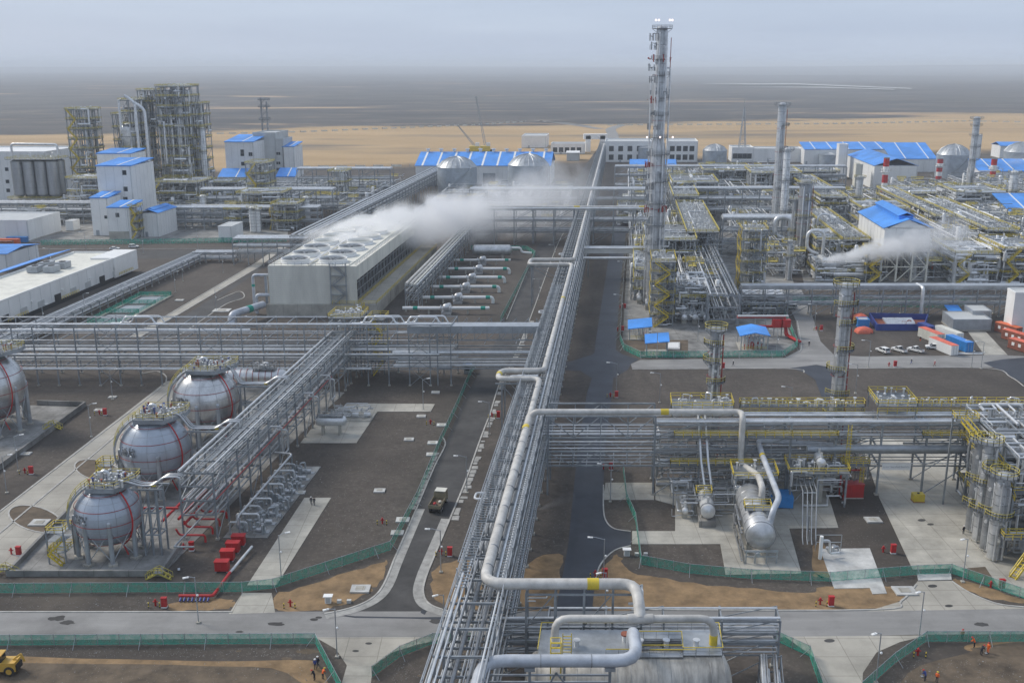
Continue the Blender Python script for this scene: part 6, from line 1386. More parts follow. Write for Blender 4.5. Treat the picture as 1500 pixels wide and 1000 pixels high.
office('white two-storey office with eight dark windows left of the tall column', 886, 962, 238, 209, 40, 2, 5)
office('white two-storey office right of the tall column', 978, 1022, 238, 209, 40, 2, 4)
office('single-storey white gatehouse office above the steam, left of the rack end', 807, 856, 226, 212, 22, 1, 5)
office('white office with four windows under the lattice mast', 1072, 1104, 238, 218, 30, 1, 4)
block('white_hall', 'plain white hall standing alone on the sand behind the warehouse', 764, 800, 217, 40, 200, 'white', parapet=.8)
block('white_shed', 'long low white shed behind the second tall column', 1104, 1176, 238, 26, 219, 'wall', parapet=.8)
block('control_house', 'cream flat-roofed block right of the long rack, behind the crossing pipe', 912, 952, 312, 18, 291, 'cream', parapet=.8)
block('blue_roof_house', 'white house with a blue roof half hidden by the tall column', 923, 990, 262, 34, 246, 'white', 'blue', rh=5)
building('long_workshop', 'long white workshop with a blue roof strip at the back right', [(1178, 1301, 241, 30, 219, 'wall', 'blue', 4)])
building('long_workshop', 'white workshop with striped blue roof left of the large ribbed tank', [(1305, 1372, 252, 40, 233, 'wall', 'blue', 10)])
building('long_workshop', 'long white store with blue roof at the right edge behind the stack', [(1434, 1560, 273, 28, 251, 'wall', 'blue', 6)])
block('white_store', 'small white store with a blue roof at the far right behind the slim column', 1465, 1505, 232, 24, 214, 'wall', 'blue', rh=3)
building('concrete_tower', 'tall narrow white tower box at the back right', [(1228, 1241, 262, 10, 213, 'white', None, None)])
building('concrete_tower', 'narrow cream tower box in front of the blue-roofed hall', [(1253, 1263, 277, 8, 242, 'cream', None, None)])
building('concrete_tower', 'narrow white tower box behind the slim far column', [(1428, 1437, 240, 8, 199, 'white', None, None)])
t, (a0, a1, b0, b1, z) = block('compressor_hall', 'big white hall with bright blue gabled roof behind the red and white stack', 1280, 1343, 278, 90, 243, 'wall', 'blue', rh=5, ralong='b', seams=6)
# gate
gy = WY(222); t = thing('entrance_gate', 'white entrance gate portal at the far end of the main road', 'gate', Vector((ux(870, gy), gy, 0)))
for u in (861, 882): p = Vector((ux(u, gy), gy, 0)); MB().cube(p+EZ*8, 5, 8, 16).build('pillar', 'white', t)
MB().cube(Vector((ux(871.5, gy), gy, 15)), 24, 8, 5).build('lintel', 'white', t)
t, (a0, a1, b0, b1, z) = block('canopy_house', 'low shelter with pale roof beside the far end of the main road', 830, 848, 236, 20, 224, 'wallgrey', 'white', rh=1)
# ---- raised compressor house with the plume
y = WY(413); a0, a1 = ux(1293, y, 12)-K*y, ux(1360, y, 12)-K*y; z0, z1 = zat(369, y), zat(334, y)
t = thing('compressor_house', 'raised white compressor house with bright blue roof above steel legs', 'building', W(a0, y)); D = 46
MB().box(a0, a1, y, y+D, z0, z1).build('wall', 'wall', t); m = MB(); gable(m, a0, a1, y, y+D, z1-.1, 3.6, 'b', .8); m.build('roof', 'blue', t)
am = (a0+a1)/2; m = MB(); gable(m, am-3, am+3, y+4, y+D-2, z1+4.2, 1.2, 'b', .3); m.box(am-2.8, am+2.8, y+4.2, y+D-2.2, z1+2, z1+4.3); m.build('roof_monitor', 'blue', t)
m = MB()
for f in (.25, .5, .75): m.box(a0+(a1-a0)*f-.06, a0+(a1-a0)*f+.06, y-.05, y, z0, z1)
for k in range(1, 8): m.box(a0-.05, a0, y+D*k/8-.06, y+D*k/8+.06, z0, z1)
m.build('cladding_seam', 'wallgrey', t)
A = MB(); q = [W(a0+1, y, z1-.2), W(a1-1, y, z1-.2), W(am, y, z1+3.4)]; A.add(q+[p+ED*.2 for p in q], [(0, 1, 2), (3, 5, 4), (0, 3, 4, 1), (1, 4, 5, 2), (2, 5, 3, 0)]); A.build('gable_wall', 'wall', t)
for i in range(4):
    for j in range(4): a = a0+(a1-a0)*i/3; bar('leg', t, W(a, y+.3+j*(D-.6)/3), W(a, y+.3+j*(D-.6)/3, z0), .7, .7, 'cream')
for i in range(3): a, c = a0+(a1-a0)*i/3, a0+(a1-a0)*(i+1)/3; bar('brace', t, W(a, y+.2, 0), W(c, y+.2, z0*.5), .35, .35, 'cream'); bar('brace', t, W(c, y+.2, z0*.5), W(a, y+.2, z0), .35, .35, 'cream'); bar('beam', t, W(a, y+.2, z0*.5), W(c, y+.2, z0*.5), .4, .4, 'cream')
F('stair_bay', 'yellow stair bay under the raised compressor house', 1270, 1290, 414, 8, 366, 4, 221, railm='yellow', stair='f', pipes=10, drums=0, topstuff=0)
building('blue_roof_house', [0] and 'white house with blue roof cut off by the right edge, above the east rack', [(1480, 1560, 345, 30, 312, 'wall', 'blue', 6)])
# ---- stacks
for k, (u, v, vt) in enumerate(((1296, 303, 232), (1376, 270, 233), (1454, 286, 233))):
    q = gp(u, v); h = zat(vt, q.y); q = cp(u, v, h); r = 4.1/FOC*dep(q.y); t = thing('chimney', ['red and white banded chimney behind the raised compressor house', 'red and white banded chimney in front of the large ribbed tank', 'red and white banded chimney at the far right by the blue-roofed store'][k], 'chimney', q, 'red and white chimneys')
    n = 6
    for i in range(n): m = MB(); m.cyl(q+EZ*h*i/n, q+EZ*h*(i+1)/n, r, 16); m.build('band', 'red' if i % 2 else 'white', t)
    MB().ring(q, r, r+1.2, h*.72, h*.72+.3, 16).build('platform', 'white', t); h_ = MB(); rail(h_, [q+Vector(((r+1.2)*math.cos(x), (r+1.2)*math.sin(x), 0)) for x in [2*math.pi*i/10 for i in range(10)]], h*.72+.3, 1.4, 3, .16, True); h_.build('handrail', 'white', t)
    MB().ring(q, r*.8, r*1.06, h, h+.5, 16).build('rim', 'clad3', t)
# ---- tall splitter column with lamps
q = cp(965, 446, 97); q.y += 3
t = tower('splitter_column', 'very tall grey distillation column with red riser and lit lamps, highest thing in view', q, 2.7, 97, (.2, .3, .38, .46, .56, .62, .7, .76, .84, .895, 1.0), 'clad2', seed=51, red=True, sections=[(0, 2.8), (56, 2.8), (60, 1.95), (97, 1.95)], n=24, pipes=4, overhang=1.5, railm='galv')
m = MB(); top = 98.5
for dx in (-2.6, -1.6, 2.2, 3.0): MB().ball(q+Vector((dx, -2.4, 99.8)), .36, 8, 6).build('lamp', 'lamp', t)
for dx in (-4.6, 0, 4.4): MB().ball(q+Vector((dx, -4.6, 60.5)), .34, 8, 6).build('lamp', 'lamp', t)
for k, z in enumerate((22, 26, 30, 34, 38, 42, 46, 50, 54, 63, 68, 72, 75, 79, 83, 86, 90, 93)):
    m = MB(); valves(m, q.x-K*q.y-4.6, q.x-K*q.y+(3.6 if k % 3 == 0 else -1.5), q.y-4.2, q.y-1.5, z, 9, k, 2).build('platform_fittings', ('steel', 'clad3', 'steel', 'darkred')[k % 4], t, 'stuff')
# other columns
tower('column', 'tall grey column with red riser beyond the cross pipes, second highest at right', cp(1140, 362, 67), 1.9, 67, (.3, .42, .55, .7, .86, 1.0), 'clad2', seed=52, red=True, n=16, overhang=1.8, railm='galv')
tower('column', 'companion column right of the second highest one', cp(1149, 366, 47), 1.6, 47, (.4, .7, 1.0), 'clad', seed=53, n=14, overhang=1.6, railm='galv')
tower('column', 'stout grey column between the cross pipes and the east structure', cp(1177, 389, 36), 2.7, 36, (.35, .6, .8, 1.0), 'clad3', seed=54, n=20, overhang=1.6, red=True)
tower('column', 'grey column just left of the stout one', cp(1163, 385, 28), 1.4, 28, (.5, 1.0), 'clad3', seed=55, n=14)
tower('column', 'slim far column with ringed platforms near the large ribbed tank', cp(1425, 293, 52), 2.1, 52, (.3, .5, .66, .8, .92, 1.0), 'clad2', seed=56, n=14, overhang=2, railm='galv')
tower('column', 'short grey column behind the left chimney', gp(1254, 330), 1.8, 26, (.6, 1.0), 'clad2', seed=57, n=14)
tower('column', 'short grey column amid the far right pipes', gp(1478, 320), 2.2, 26, (.6, 1.0), 'clad', seed=58, n=14)
tower('column', 'short column beside the concrete floor right of the yellow floored tower', gp(1154, 410), 1.2, 16, (.6, 1.0), 'clad2', seed=59, n=14)
# ---- centre right process unit
y = WY(484); a0, a1 = ux(1036, y)-K*y, ux(1081, y)-K*y
rack('pipe_rack', 'wide unit rack running back between the tall column and the yellow floored tower', W((a0+a1)/2, y), W((a0+a1)/2, 640), EX*(a1-a0), [4, 8, 12], 7, autopipes([4, 8, 12], 7, 121, .16, .4), cols=.4, split=.45, diag=2)
ca0, ca1 = a0-1.5, a1+1
frame('air_cooler_bank', 'air cooler deck with yellow rails on the wide unit rack', ca0, ca1, 425, 520, [15.5, 17.5], 3, 6, 222, far=True, decks=[1], pipes=40, drums=0, topstuff=160, col=.4, cat='air cooler')
frame('air_cooler_bank', 'second air cooler deck farther along the wide unit rack', ca0, ca1, 545, 640, [15.5, 17.5], 3, 6, 223, far=True, decks=[1], pipes=40, drums=0, topstuff=120, col=.4, cat='air cooler')
F('process_structure', 'steel tower with yellow zigzag stairs at the foot of the tall column', 955, 987, 478, 16, 384, 6, 224, far=False, pipes=60, drums=3, stair='f', rp=.35, railm='yellow', col=.35)
F('process_structure', 'yellow floored square tower with six decks right of the unit rack', 1087, 1121, 434, 12, 338, 6, 225, far=False, pipes=50, drums=2, stair='l', rp=.35, railm='yellow', col=.35)
F('process_structure', 'pipe structure between the stair tower and the unit rack', 990, 1036, 470, 22, 420, 3, 226, pipes=110, drums=4, rp=.4, nx=4, decks=[1])
F('process_structure', 'cluttered low structure left of the tall column base', 930, 953, 440, 40, 396, 3, 227, pipes=80, drums=4, rp=.45, stair=None)
F('process_structure', 'cluttered structure behind the tall column', 945, 1018, 410, 40, 352, 3, 228, pipes=150, drums=5, rp=.5, nx=5, stair='f')
F('process_structure', 'dense far structure with yellow stair right of the tall column', 985, 1050, 318, 40, 268, 3, 229, pipes=110, drums=4, rp=.6, nx=5, stair='f')
F('process_structure', 'far pipe structure below the grey dome tank', 1030, 1100, 292, 40, 250, 2, 230, pipes=110, drums=4, rp=.6, nx=5)
F('process_structure', 'far pipe structure behind the second highest column', 1100, 1172, 300, 36, 254, 2, 231, pipes=110, drums=4, rp=.6, nx=5)
F('process_structure', 'low pipe structure in front of the cross pipes', 1088, 1150, 462, 14, 436, 2, 232, pipes=70, drums=3, rp=.35, nx=5, decks=[0])
F('process_structure', 'low structure in the gap left of the far unit, beside the cream block', 905, 950, 330, 26, 306, 2, 233, pipes=60, drums=2, rp=.5, nx=3)
for k, (lab, u0, u1, v, zt_, n) in enumerate((('bundle of thick silver cross pipes right of the unit rack', 1055, 1168, 372, 17, 8), ('upper row of far cross pipes behind the second highest column', 985, 1232, 322, 18, 7), ('farthest row of cross pipes in front of the white offices', 900, 1235, 285, 19, 6), ('rack crossing the far end of the main road right of the steam', 640, 955, 355, 17, 5), ('farther rack crossing the main road in the steam', 690, 950, 320, 17, 5))):
    y = WY(v); rack('pipe_rack', lab, W(ux(u0, y)-K*y, y), W(ux(u1, y)-K*y, y), ED*10, [zt_*.35, zt_*.68, zt_], 10, autopipes([zt_*.35, zt_*.68], n, 130+k, .25, .6) + autopipes([zt_], max(2, n-3), 140+k, .35, .9 if k in (0, 1) else .55, ['clad', 'clad', 'clad2'], .42, False), cols=.5, split=0, diag=2)
t = thing('crossing_pipe', 'single long pale pipe crossing high over the main road into the unit', 'pipe', Vector((0, 470, 18))); y = 500; MB().tube([(ux(650, y, 18), y, 18), (ux(958, y, 18), y, 18)], .6, 10).build('pipe_run', 'paintpipe', t)
for u in (845, 940): MB().cyl((ux(u, y, 18)-1.4, y, 18), (ux(u, y, 18)+1.4, y, 18), .66, 10).build('yellow_band', 'yellow', t)
for u in (700, 780, 930): bar('support', t, (ux(u, y, 0), y, 0), (ux(u, y, 0), y, 17.4), .5, .5, 'steel')
t = thing('duct_bridge', 'boxed duct bridge from the long rack over the dark road to the unit', 'duct', W(AR, 420)); MB().box(AR, AR+27, 416, 421, 10.2, 12.2).build('duct_box', 'wallgrey', t); MB().box(AR, AR+27, 415.6, 421.4, 12.2, 12.4).build('cover', 'galv', t)
for f in (2, 25): bar('post', t, W(AR+f, 418), W(AR+f, 418, 10.2), .5, .5, 'steel')
MB().tube([W(AR, 412, 9), W(AR+27, 412, 9)], .6, 10).build('pipe_run', 'clad', t)
# big curved overhead lines
for k, (u, v) in enumerate(((1156, 350), (1205, 372), (1196, 345))):
    q = gp(u, v, 8); t = thing('overhead_line', ['thick silver goose-neck line left of the stout column', 'silver goose-neck line at the left of the plume', 'slim tall goose-neck line right of the stout column'][k], 'pipe', q); MB().tube([q+Vector((0, 0, -7)), q+Vector((0, 0, 10)), q+Vector((-7 if k < 2 else 6, 0, 10)), q+Vector((-7 if k < 2 else 6, 0, 2)), q+Vector((-2, 0, 0))], (1.1, .7, .5)[k], 10, 3).build('pipe_run', 'clad', t)
# ---- east rack and east units
y = WY(464); rack('pipe_rack', 'trussed east rack with a boxed duct on top, crossing behind the car park', W(ux(1084, y)-K*y, y+2.5), W(ux(1600, y)-K*y, y+2.5), ED*5, [4.6, 6.8, 10.2], 8.4, autopipes([4.6, 6.8], 5, 151, .15, .3) + [(10.2, -.3, .5, 'duct', 0, 1)], cols=.36, diag=1)
t = thing('cable_duct', 'long boxed cable duct lying on the east rack', 'cable duct', W(ux(1084, y)-K*y, y, 10.3)); MB().box(ux(1084, y)-K*y, ux(1600, y)-K*y, y+.2, y+5, 10.5, 11.0).build('tray', 'duct', t); MB().box(ux(1084, y)-K*y, ux(1600, y)-K*y, y-.1, y+.2, 10.1, 11.1).build('side_plate', 'galv', t)
t = thing('drop_pipe', 'thick silver pipe dropping from the east rack behind the blue pool', 'pipe', gp(1348, 466)); q = gp(1348, 466); MB().tube([q, q+EZ*10.8, q+Vector((0, 6, 10.8))], .6, 12, 1.4).build('pipe_run', 'clad', t)
def deckrow(lab, u0, u1, v, D, z, seed):
    y = gp(0, v, z).y; a0, a1 = ux(u0, y, z)-K*y, ux(u1, y, z)-K*y
    frame('air_cooler_bank', lab, a0, a1, y, y+D, [z*.45, z*.75, z], 2, 7, seed, far=True, decks=[1, 2], pipes=90, drums=3, topstuff=150, col=.45, cat='air cooler', rp=.45, railm='yellowpale')
deckrow('air cooler deck with yellow rails left of the raised compressor house', 1236, 1273, 352, 95, 14, 241)
deckrow('far air cooler deck behind the left chimney base', 1203, 1240, 289, 110, 16, 242)
deckrow('air cooler deck running back from the right edge', 1448, 1492, 338, 110, 15, 243)
deckrow('air cooler deck in the middle of the east unit behind the plume', 1372, 1400, 318, 120, 14, 244)
F('process_structure', 'tangle of silver pipes left of the plume', 1195, 1268, 412, 18, 385, 2, 245, pipes=110, drums=4, rp=.6, nx=5, decks=[0])
F('process_structure', 'dense silver pipework structure at right below the east air coolers', 1398, 1462, 416, 30, 372, 3, 246, pipes=170, drums=6, rp=.7, nx=4, stair='f')
F('process_structure', 'yellow stair structure at the right edge of the east unit', 1470, 1530, 418, 30, 366, 3, 247, pipes=120, drums=5, rp=.6, nx=4, stair='f', railm='yellow')
F('process_structure', 'pipe structure behind the raised compressor house', 1262, 1330, 345, 30, 306, 2, 248, pipes=100, drums=4, rp=.6, nx=5)
F('process_structure', 'far right pipe structure beneath the third chimney', 1400, 1470, 320, 36, 282, 2, 249, pipes=110, drums=4, rp=.7, nx=5)
F('process_structure', 'far pipe structure between the first two chimneys', 1304, 1395, 306, 34, 284, 2, 250, pipes=130, drums=5, rp=.7, nx=6)
F('process_structure', 'low pipe structure right of the stout column', 1196, 1230, 398, 30, 352, 3, 251, pipes=70, drums=3, rp=.5)
F('process_structure', 'far back pipe structure left of the white tower box', 1150, 1228, 282, 30, 252, 2, 252, pipes=90, drums=4, rp=.7, nx=5)
rr_ = random.Random(12); NAMES = ['nearest', 'second', 'third', 'fourth', 'fifth', 'sixth', 'seventh', 'eighth', 'ninth']
for k in range(9): u = 1404+k*9.5; a, b = ab(u, 414-(k % 3)*5); hdrum('%s silver exchanger from the left before the dense pipework at right' % ('leftmost' if k == 0 else NAMES[k]), a, b, 3.0+1.2*(k % 2), 1.1, 9, ('clad', 'clad2')[k % 2])
for k in range(5): u = 1002+k*8; a, b = ab(u, 476-(k % 2)*6); hdrum('%s white exchanger of the group left of the unit rack foot' % ('leftmost' if k == 0 else NAMES[k]), a, b, 2.6, 1.0, 8, ('clad', 'white')[k % 2])
for k in range(6):
    u, v = 928+(k % 2)*12, 410+k*9; a, b = ab(u, v); hdrum('%s small exchanger along the concrete strip left of the tall column' % NAMES[k], a+2, b, 2.4, .9, 6, ('clad', 'clad2')[k % 2])

# ---- low pipework filling the ground between the structures
def fill(label, u0, u1, v0, v1, z, n, seed, r1=.4):
    y0, y1 = WY(v0), WY(v1); um = (u0+u1)/2; ym = (y0+y1)/2; a0, a1 = ux(u0, ym)-K*ym, ux(u1, ym)-K*ym
    t = thing('unit_pipework', label, 'pipework', W((a0+a1)/2, y0))
    for k, mk in enumerate(('clad', 'clad', 'white', 'clad2', 'clad3', 'steel')): clutter(MB(), a0, a1, y0, y1, .4, z, n//6, seed+k*.1, .1, r1, False).build('piping', mk, t, 'stuff')
    r = random.Random(seed)
    for k in range(max(6, n//10)):
        c = W(r.uniform(a0, a1), r.uniform(y0, y1)); h = z*r.uniform(.5, 1.25); rr = r.uniform(.5, 1.2)
        MB().lathe(c, [(rr, 0), (rr, h), (rr*.7, h+rr*.4), (.05, h+rr*.5)], 10).build('upright_drum', r.choice(['clad', 'clad2', 'clad3', 'white']), t)
    m = MB()
    for k in range(n//3):
        p = W(r.uniform(a0, a1), r.uniform(y0, y1)); h = z*r.uniform(.6, 1.3); m.beam(p, p+EZ*h, .3)
        if k % 2: m.beam(p+EZ*h, p+EX*r.uniform(3, 9)+EZ*h, .3)
        else: m.beam(p+EZ*h, p+ED*r.uniform(3, 9)+EZ*h, .3)
    m.build('steelwork', 'steel', t, 'stuff'); m = MB()
    for k in range(n//10):
        a, b = r.uniform(a0, a1-5), r.uniform(y0, y1-4); zz = z*r.uniform(.4, 1.1); w_ = r.uniform(3, 8); rail(m, rect(a, a+w_, b, b+3), zz, 1.2, 2, .14, True); m.box(a, a+w_, b, b+3, zz-.1, zz)
    m.build('small_platform', 'yellowpale', t, 'stuff')
for i, q in enumerate((('ground pipework left of the tall column beside the dark road', 922, 952, 440, 330, 9, 150), ('ground pipework between the tall column and the unit rack', 985, 1030, 470, 330, 11, 240), ('ground pipework right of the unit rack, behind the yellow floored tower', 1082, 1140, 405, 330, 10, 180),
    ('far ground pipework behind the tall column', 920, 1030, 318, 268, 13, 240), ('far ground pipework under the second highest column', 1035, 1165, 318, 262, 13, 260), ('ground pipework left of the plume by the stout column', 1185, 1262, 410, 352, 11, 220), ('ground pipework under and around the raised compressor house', 1285, 1370, 412, 350, 8, 140),
    ('ground pipework right of the raised compressor house', 1385, 1470, 412, 345, 13, 300), ('ground pipework at the right edge of the east unit', 1462, 1540, 410, 330, 13, 240), ('far ground pipework behind the raised compressor house', 1230, 1345, 338, 290, 8, 240), ('far ground pipework between the chimneys at right', 1345, 1440, 330, 280, 9, 240), ('far ground pipework at the right edge below the blue-roofed store', 1430, 1520, 318, 280, 14, 200),
    ('ground pipework in the left pipe field before the white plant', 300, 440, 332, 286, 10, 260), ('ground pipework at the foot of the polymer structure', 215, 300, 325, 292, 10, 180), ('ground pipework right of the low yellow pipe deck at left', 420, 560, 318, 276, 9, 200), ('ground pipework around the silo stand', 88, 150, 330, 300, 9, 110), ('ground pipework behind the steam by the warehouse', 640, 830, 330, 284, 8, 220))): fill(*q[:6], int(q[6]*1.45), 400+i)
# ================================================================ SHELTERS, CAR PARK, YARD THINGS
def shelter(label, u0, u1, v, vt, D, slope=0.0, content=0, seed=1, gablr=False):
    y = WY(v); a0, a1 = ux(u0, y)-K*y, ux(u1, y)-K*y; z = zat(vt, y); t = thing('shelter', label, 'shelter', W((a0+a1)/2, y))
    if gablr: m = MB(); gable(m, a0, a1, y, y+D, z, 1.0, 'b', .6); m.build('roof', 'blue', t)
    else: A = [W(a0-.6, y-.5, z), W(a1+.6, y-.5, z+slope), W(a1+.6, y+D, z+.9+slope), W(a0-.6, y+D, z+.9)]; MB().hexa(A+[p+EZ*.22 for p in A]).build('roof', 'blue', t)
    for a in (a0, a1):
        for b in (y, y+D-.5): bar('post', t, W(a, b), W(a, b, z+.1+(slope if a == a1 else 0)), .28, .28, 'galv')
    MB().box(a0-.4, a1+.4, y-.4, y+D, .04, .3).build('slab', 'concrete', t)
    if content: valves(MB(), a0+1, a1-1, y+.6, y+D-1, .3, content, seed, 2.6).build('valve_group', 'clad', t, 'stuff'); valves(MB(), a0+1, a1-1, y+.6, y+D-1, .3, content//5, seed+1, 1.6).build('red_valve', 'red', t, 'stuff')
    h = MB(); rail(h, [W(a0, y), W(a1, y)], .3, 1.1, 2, .09); h.build('handrail', 'yellowpale', t)
shelter('open shelter with slanted blue roof in the gravel corner, the left of two', 922, 952, 498, 482, 8, .8, 12, 1)
shelter('small open shelter with blue roof just inside the green net, the nearer one', 947, 977, 522, 503, 7, .6, 0, 2)
shelter('blue gable-roofed valve shelter by the red pipes', 1085, 1124, 514, 492, 10, 0, 60, 3, True)
t = thing('tank_lid', 'square white concrete lid on the gravel beside the nearer blue shelter', 'concrete lid', gp(986, 511)); MB().poly(P([(976, 513), (996, 513), (996, 503), (978, 503)]), .05, .5).build('slab', 'concrete_pale', t); MB().poly(P([(978.5, 511.5), (994, 511.5), (994, 504.5), (979.5, 504.5)]), .5, .62).build('cover', 'white', t)
t = thing('deluge_station', 'red fire-water mains beside the blue gable-roofed shelter', 'fire pipework', gp(1120, 490)); y = WY(492)
for z, u0, u1 in ((6.4, 1080, 1148), (3.2, 1104, 1150)): rod('red_main', t, (ux(u0, y, z), y, z), (ux(u1, y, z), y, z), .45, 'red', 10); MB().tube([(ux(u1, y, z)+.4, y, z), (ux(u1, y, z)+.5, y-1.5, .8), (ux(u1, y, z)+2.5, y-10, .8)], .35, 8, .8).build('red_drop', 'red', t)
for u in (1105, 1120, 1133, 1144): rod('red_branch', t, (ux(u, y), y, 0), (ux(u, y), y, 6.4), .18, 'galv', 8)
for k, u in enumerate((1136, 1148)): MB().cube(Vector((ux(u, y), y-1, 4.6)), 3, 2, 2.4).build('valve_box', 'red', t)
rod('white_pipe', t, (ux(1080, y, 6.9), y-.8, 6.9), (ux(1154, y, 6.9), y-.8, 6.9), .3, 'white', 8)
# containers
def container(label, u, v, L, rz, mk, top=None, seams=True, h=2.6, wd=2.5, group='containers beside the car park', door=None, name='shipping_container', cat='container'):
    p = gp(u, v); t = thing(name, label, cat, p, group); m4 = Matrix.Translation(p) @ Matrix.Rotation(rz, 4, 'Z'); r3 = Matrix.Rotation(rz, 3, 'Z')
    MB().cube(p+EZ*(h/2+.15), wd, L, h, rz).build('body', mk, t); MB().cube(p+EZ*(h+.19), wd+.06, L+.06, .1, rz).build('roof', top or mk, t)
    if seams:
        m = MB(); n = int(L/.6)
        for s in (-1, 1):
            for k in range(n): m.cube(p+r3 @ Vector((s*(wd/2+.03), -L/2+(k+.5)*L/n, h/2+.15)), .06, .22, h-.2, rz)
        m.build('corrugation', mk, t)
    m = MB(); m.cube(p+r3 @ Vector((0, -L/2-.03, h/2+.15)), wd-.2, .06, h-.25, rz); m.build('end_door', door or mk, t)
    m = MB()
    for k in (-.5, .5): m.beam(p+r3 @ Vector((k, -L/2-.09, .3)), p+r3 @ Vector((k, -L/2-.09, h)), .07)
    m.build('lock_rod', 'galv', t); m = MB()
    for sx in (-1, 1):
        for sy in (-1, 1): m.cube(p+r3 @ Vector((sx*(wd/2-.1), sy*(L/2-.1), .08)), .3, .3, .16, rz)
    m.build('corner_foot', 'black', t); return t
RZ = R(14)
container('white container with pale red roof, nearest in the left file', 1381, 514, 11, RZ, 'white', 'tarp', h=3.0)
container('cream container with pale red roof, second in the left file', 1363, 498, 10, RZ, 'cream', 'tarp', h=3.0)
container('dark blue container at the back of the left file', 1356, 487, 6, RZ, 'bluedark')
container('bright blue container nearest in the right file', 1404, 510, 10, RZ, 'bluebox', 'blue', h=3.0)
container('white container behind the bright blue one', 1389, 496, 11, RZ, 'white', 'cream', h=3.0)
for k, (u, v) in enumerate(((1497, 514), (1487, 500), (1476, 489))):
    t = container(['red site cabin nearest the right edge', 'middle red site cabin of the right-hand row', 'farthest red site cabin of the right-hand row'][k], u, v, 9, RZ+.12, 'rust', 'tarp' if k < 2 else 'orange', group='red site cabins', name='site_cabin', cat='cabin', h=3)
    p = gp(u, v); r3 = Matrix.Rotation(RZ+.12, 3, 'Z')
    for s in (-2.5, 0, 2.5): MB().cube(p+r3 @ Vector((-1.3, s, 1.8)), .1, 1.0, 1.0, RZ+.12).build('window', 'white', t)
for k, (u, v, mk) in enumerate(((4, 361, 'rust'), (26, 355, 'bluebox'), (14, 358, 'orange'))):
    container(['red flat container by the green net at far left', 'blue flat container by the green net at far left', 'orange container between the red and blue ones at far left'][k], u, v, 10, R(90), mk, group='far left containers')
# blue open pool
t = thing('open_tank', 'dark blue open steel basin holding pipes at the edge of the car park', 'open tank', gp(1315, 482)); Q = [gp(u, v) for u, v in ((1284, 484), (1353, 484), (1358, 469), (1273, 467))]
for a, b in zip(Q, Q[1:]+Q[:1]): bar('side', t, a+EZ*1.1, b+EZ*1.1, .4, 2.2, 'bluedark')
MB().poly(Q, .2).build('floor', 'rust', t)
for k in range(5): rod('stored_pipe', t, Q[3].lerp(Q[0], .2+.12*k)+Vector((4, 0, .9)), Q[3].lerp(Q[0], .2+.12*k)+Vector((14, 0, .9)), .4, 'clad', 8)
valves(MB(), Q[0].x-K*Q[0].y+10, Q[0].x-K*Q[0].y+15, Q[0].y+1, Q[0].y+8, .3, 14, 3, 1).build('scrap', 'rust', t, 'stuff')
def heap(label, u, v, x, y, z, mk, seed):
    p = gp(u, v); t = thing('covered_heap', label, 'covered heap', p); r = random.Random(seed); m = MB(); n = 14; vs = []; k = 5
    for i in range(k+1):
        f = i/k
        for j in range(n): th = 2*math.pi*j/n; q = (1-f**2.2)*(1+.12*math.sin(3*th+seed)); vs.append(p+Vector((x*q*math.copysign(abs(math.cos(th))**.6, math.cos(th)), y*q*math.copysign(abs(math.sin(th))**.6, math.sin(th)), z*f**.7+r.uniform(-.08, .08)*(i < k))))
    fs = [(i*n+j, i*n+(j+1) % n, (i+1)*n+(j+1) % n, (i+1)*n+j) for i in range(k) for j in range(n)]+[tuple(k*n+j for j in range(n))]
    m.add(vs, fs).build('tarpaulin', mk, t); MB().cube(p+EZ*.15, x*1.6, y*1.6, .3).build('pallet', 'rust', t)
heap('heap under orange tarpaulin nearest the car park', 1265, 487, 2.9, 1.8, 2.2, 'tarp', 1); heap('heap under orange tarpaulin behind the small blue hut', 1260, 469, 2.5, 2.4, 2.6, 'tarp', 2)
block('storage_hut', 'small blue and cream hut between the two orange tarpaulins', 1257, 1274, 480, 4, 469, 'bluebox', parapet=.2, cat='hut', plinth=False)
t, q = block('generator_house', 'grey flat-roofed generator house behind the bright blue container', 1396, 1452, 485, 12, 469, 'duct', parapet=.3); 
block('generator_house', 'taller grey box at the right end of the generator house', 1424, 1452, 477, 9, 456, 'duct', parapet=.2)
shelter('small blue canopy on the generator house terrace', 1390, 1405, 470, 456, 5, 0, 0, 5)
t, (a0, a1, b0, b1, z) = block('raised_hall', 'white raised hall cut off by the right edge above the red cabins', 1484, 1600, 490, 7, 430, 'white', parapet=.4)
# ---- vehicles
def prism(prof, wd, p, rz):
    'side profile (x along the length, z) extruded across the width'
    r3 = Matrix.Rotation(rz, 3, 'Z'); n = len(prof); m = MB(); vs = []
    for s in (-1, 1):
        for x, z in prof: vs.append(p+r3 @ Vector((x, s*wd/2, z)))
    return m.add(vs, [tuple(range(n)), tuple(range(2*n-1, n-1, -1))]+[(i, (i+1) % n, n+(i+1) % n, n+i) for i in range(n)])
def wheels(t, p, rz, xs, wd, r, tw=.25, rim='clad2'):
    r3 = Matrix.Rotation(rz, 3, 'Z')
    for x in xs:
        for s in (-1, 1):
            a = p+r3 @ Vector((x, s*(wd/2-.02), r)); b = p+r3 @ Vector((x, s*(wd/2-tw), r)); m = MB(); m.cyl(a, b, r, 16); w_ = m.build('wheel', 'rubber', t); m = MB(); m.cyl(a+(a-b)*.06, a, r*.58, 10); m.build('rim', rim, w_)
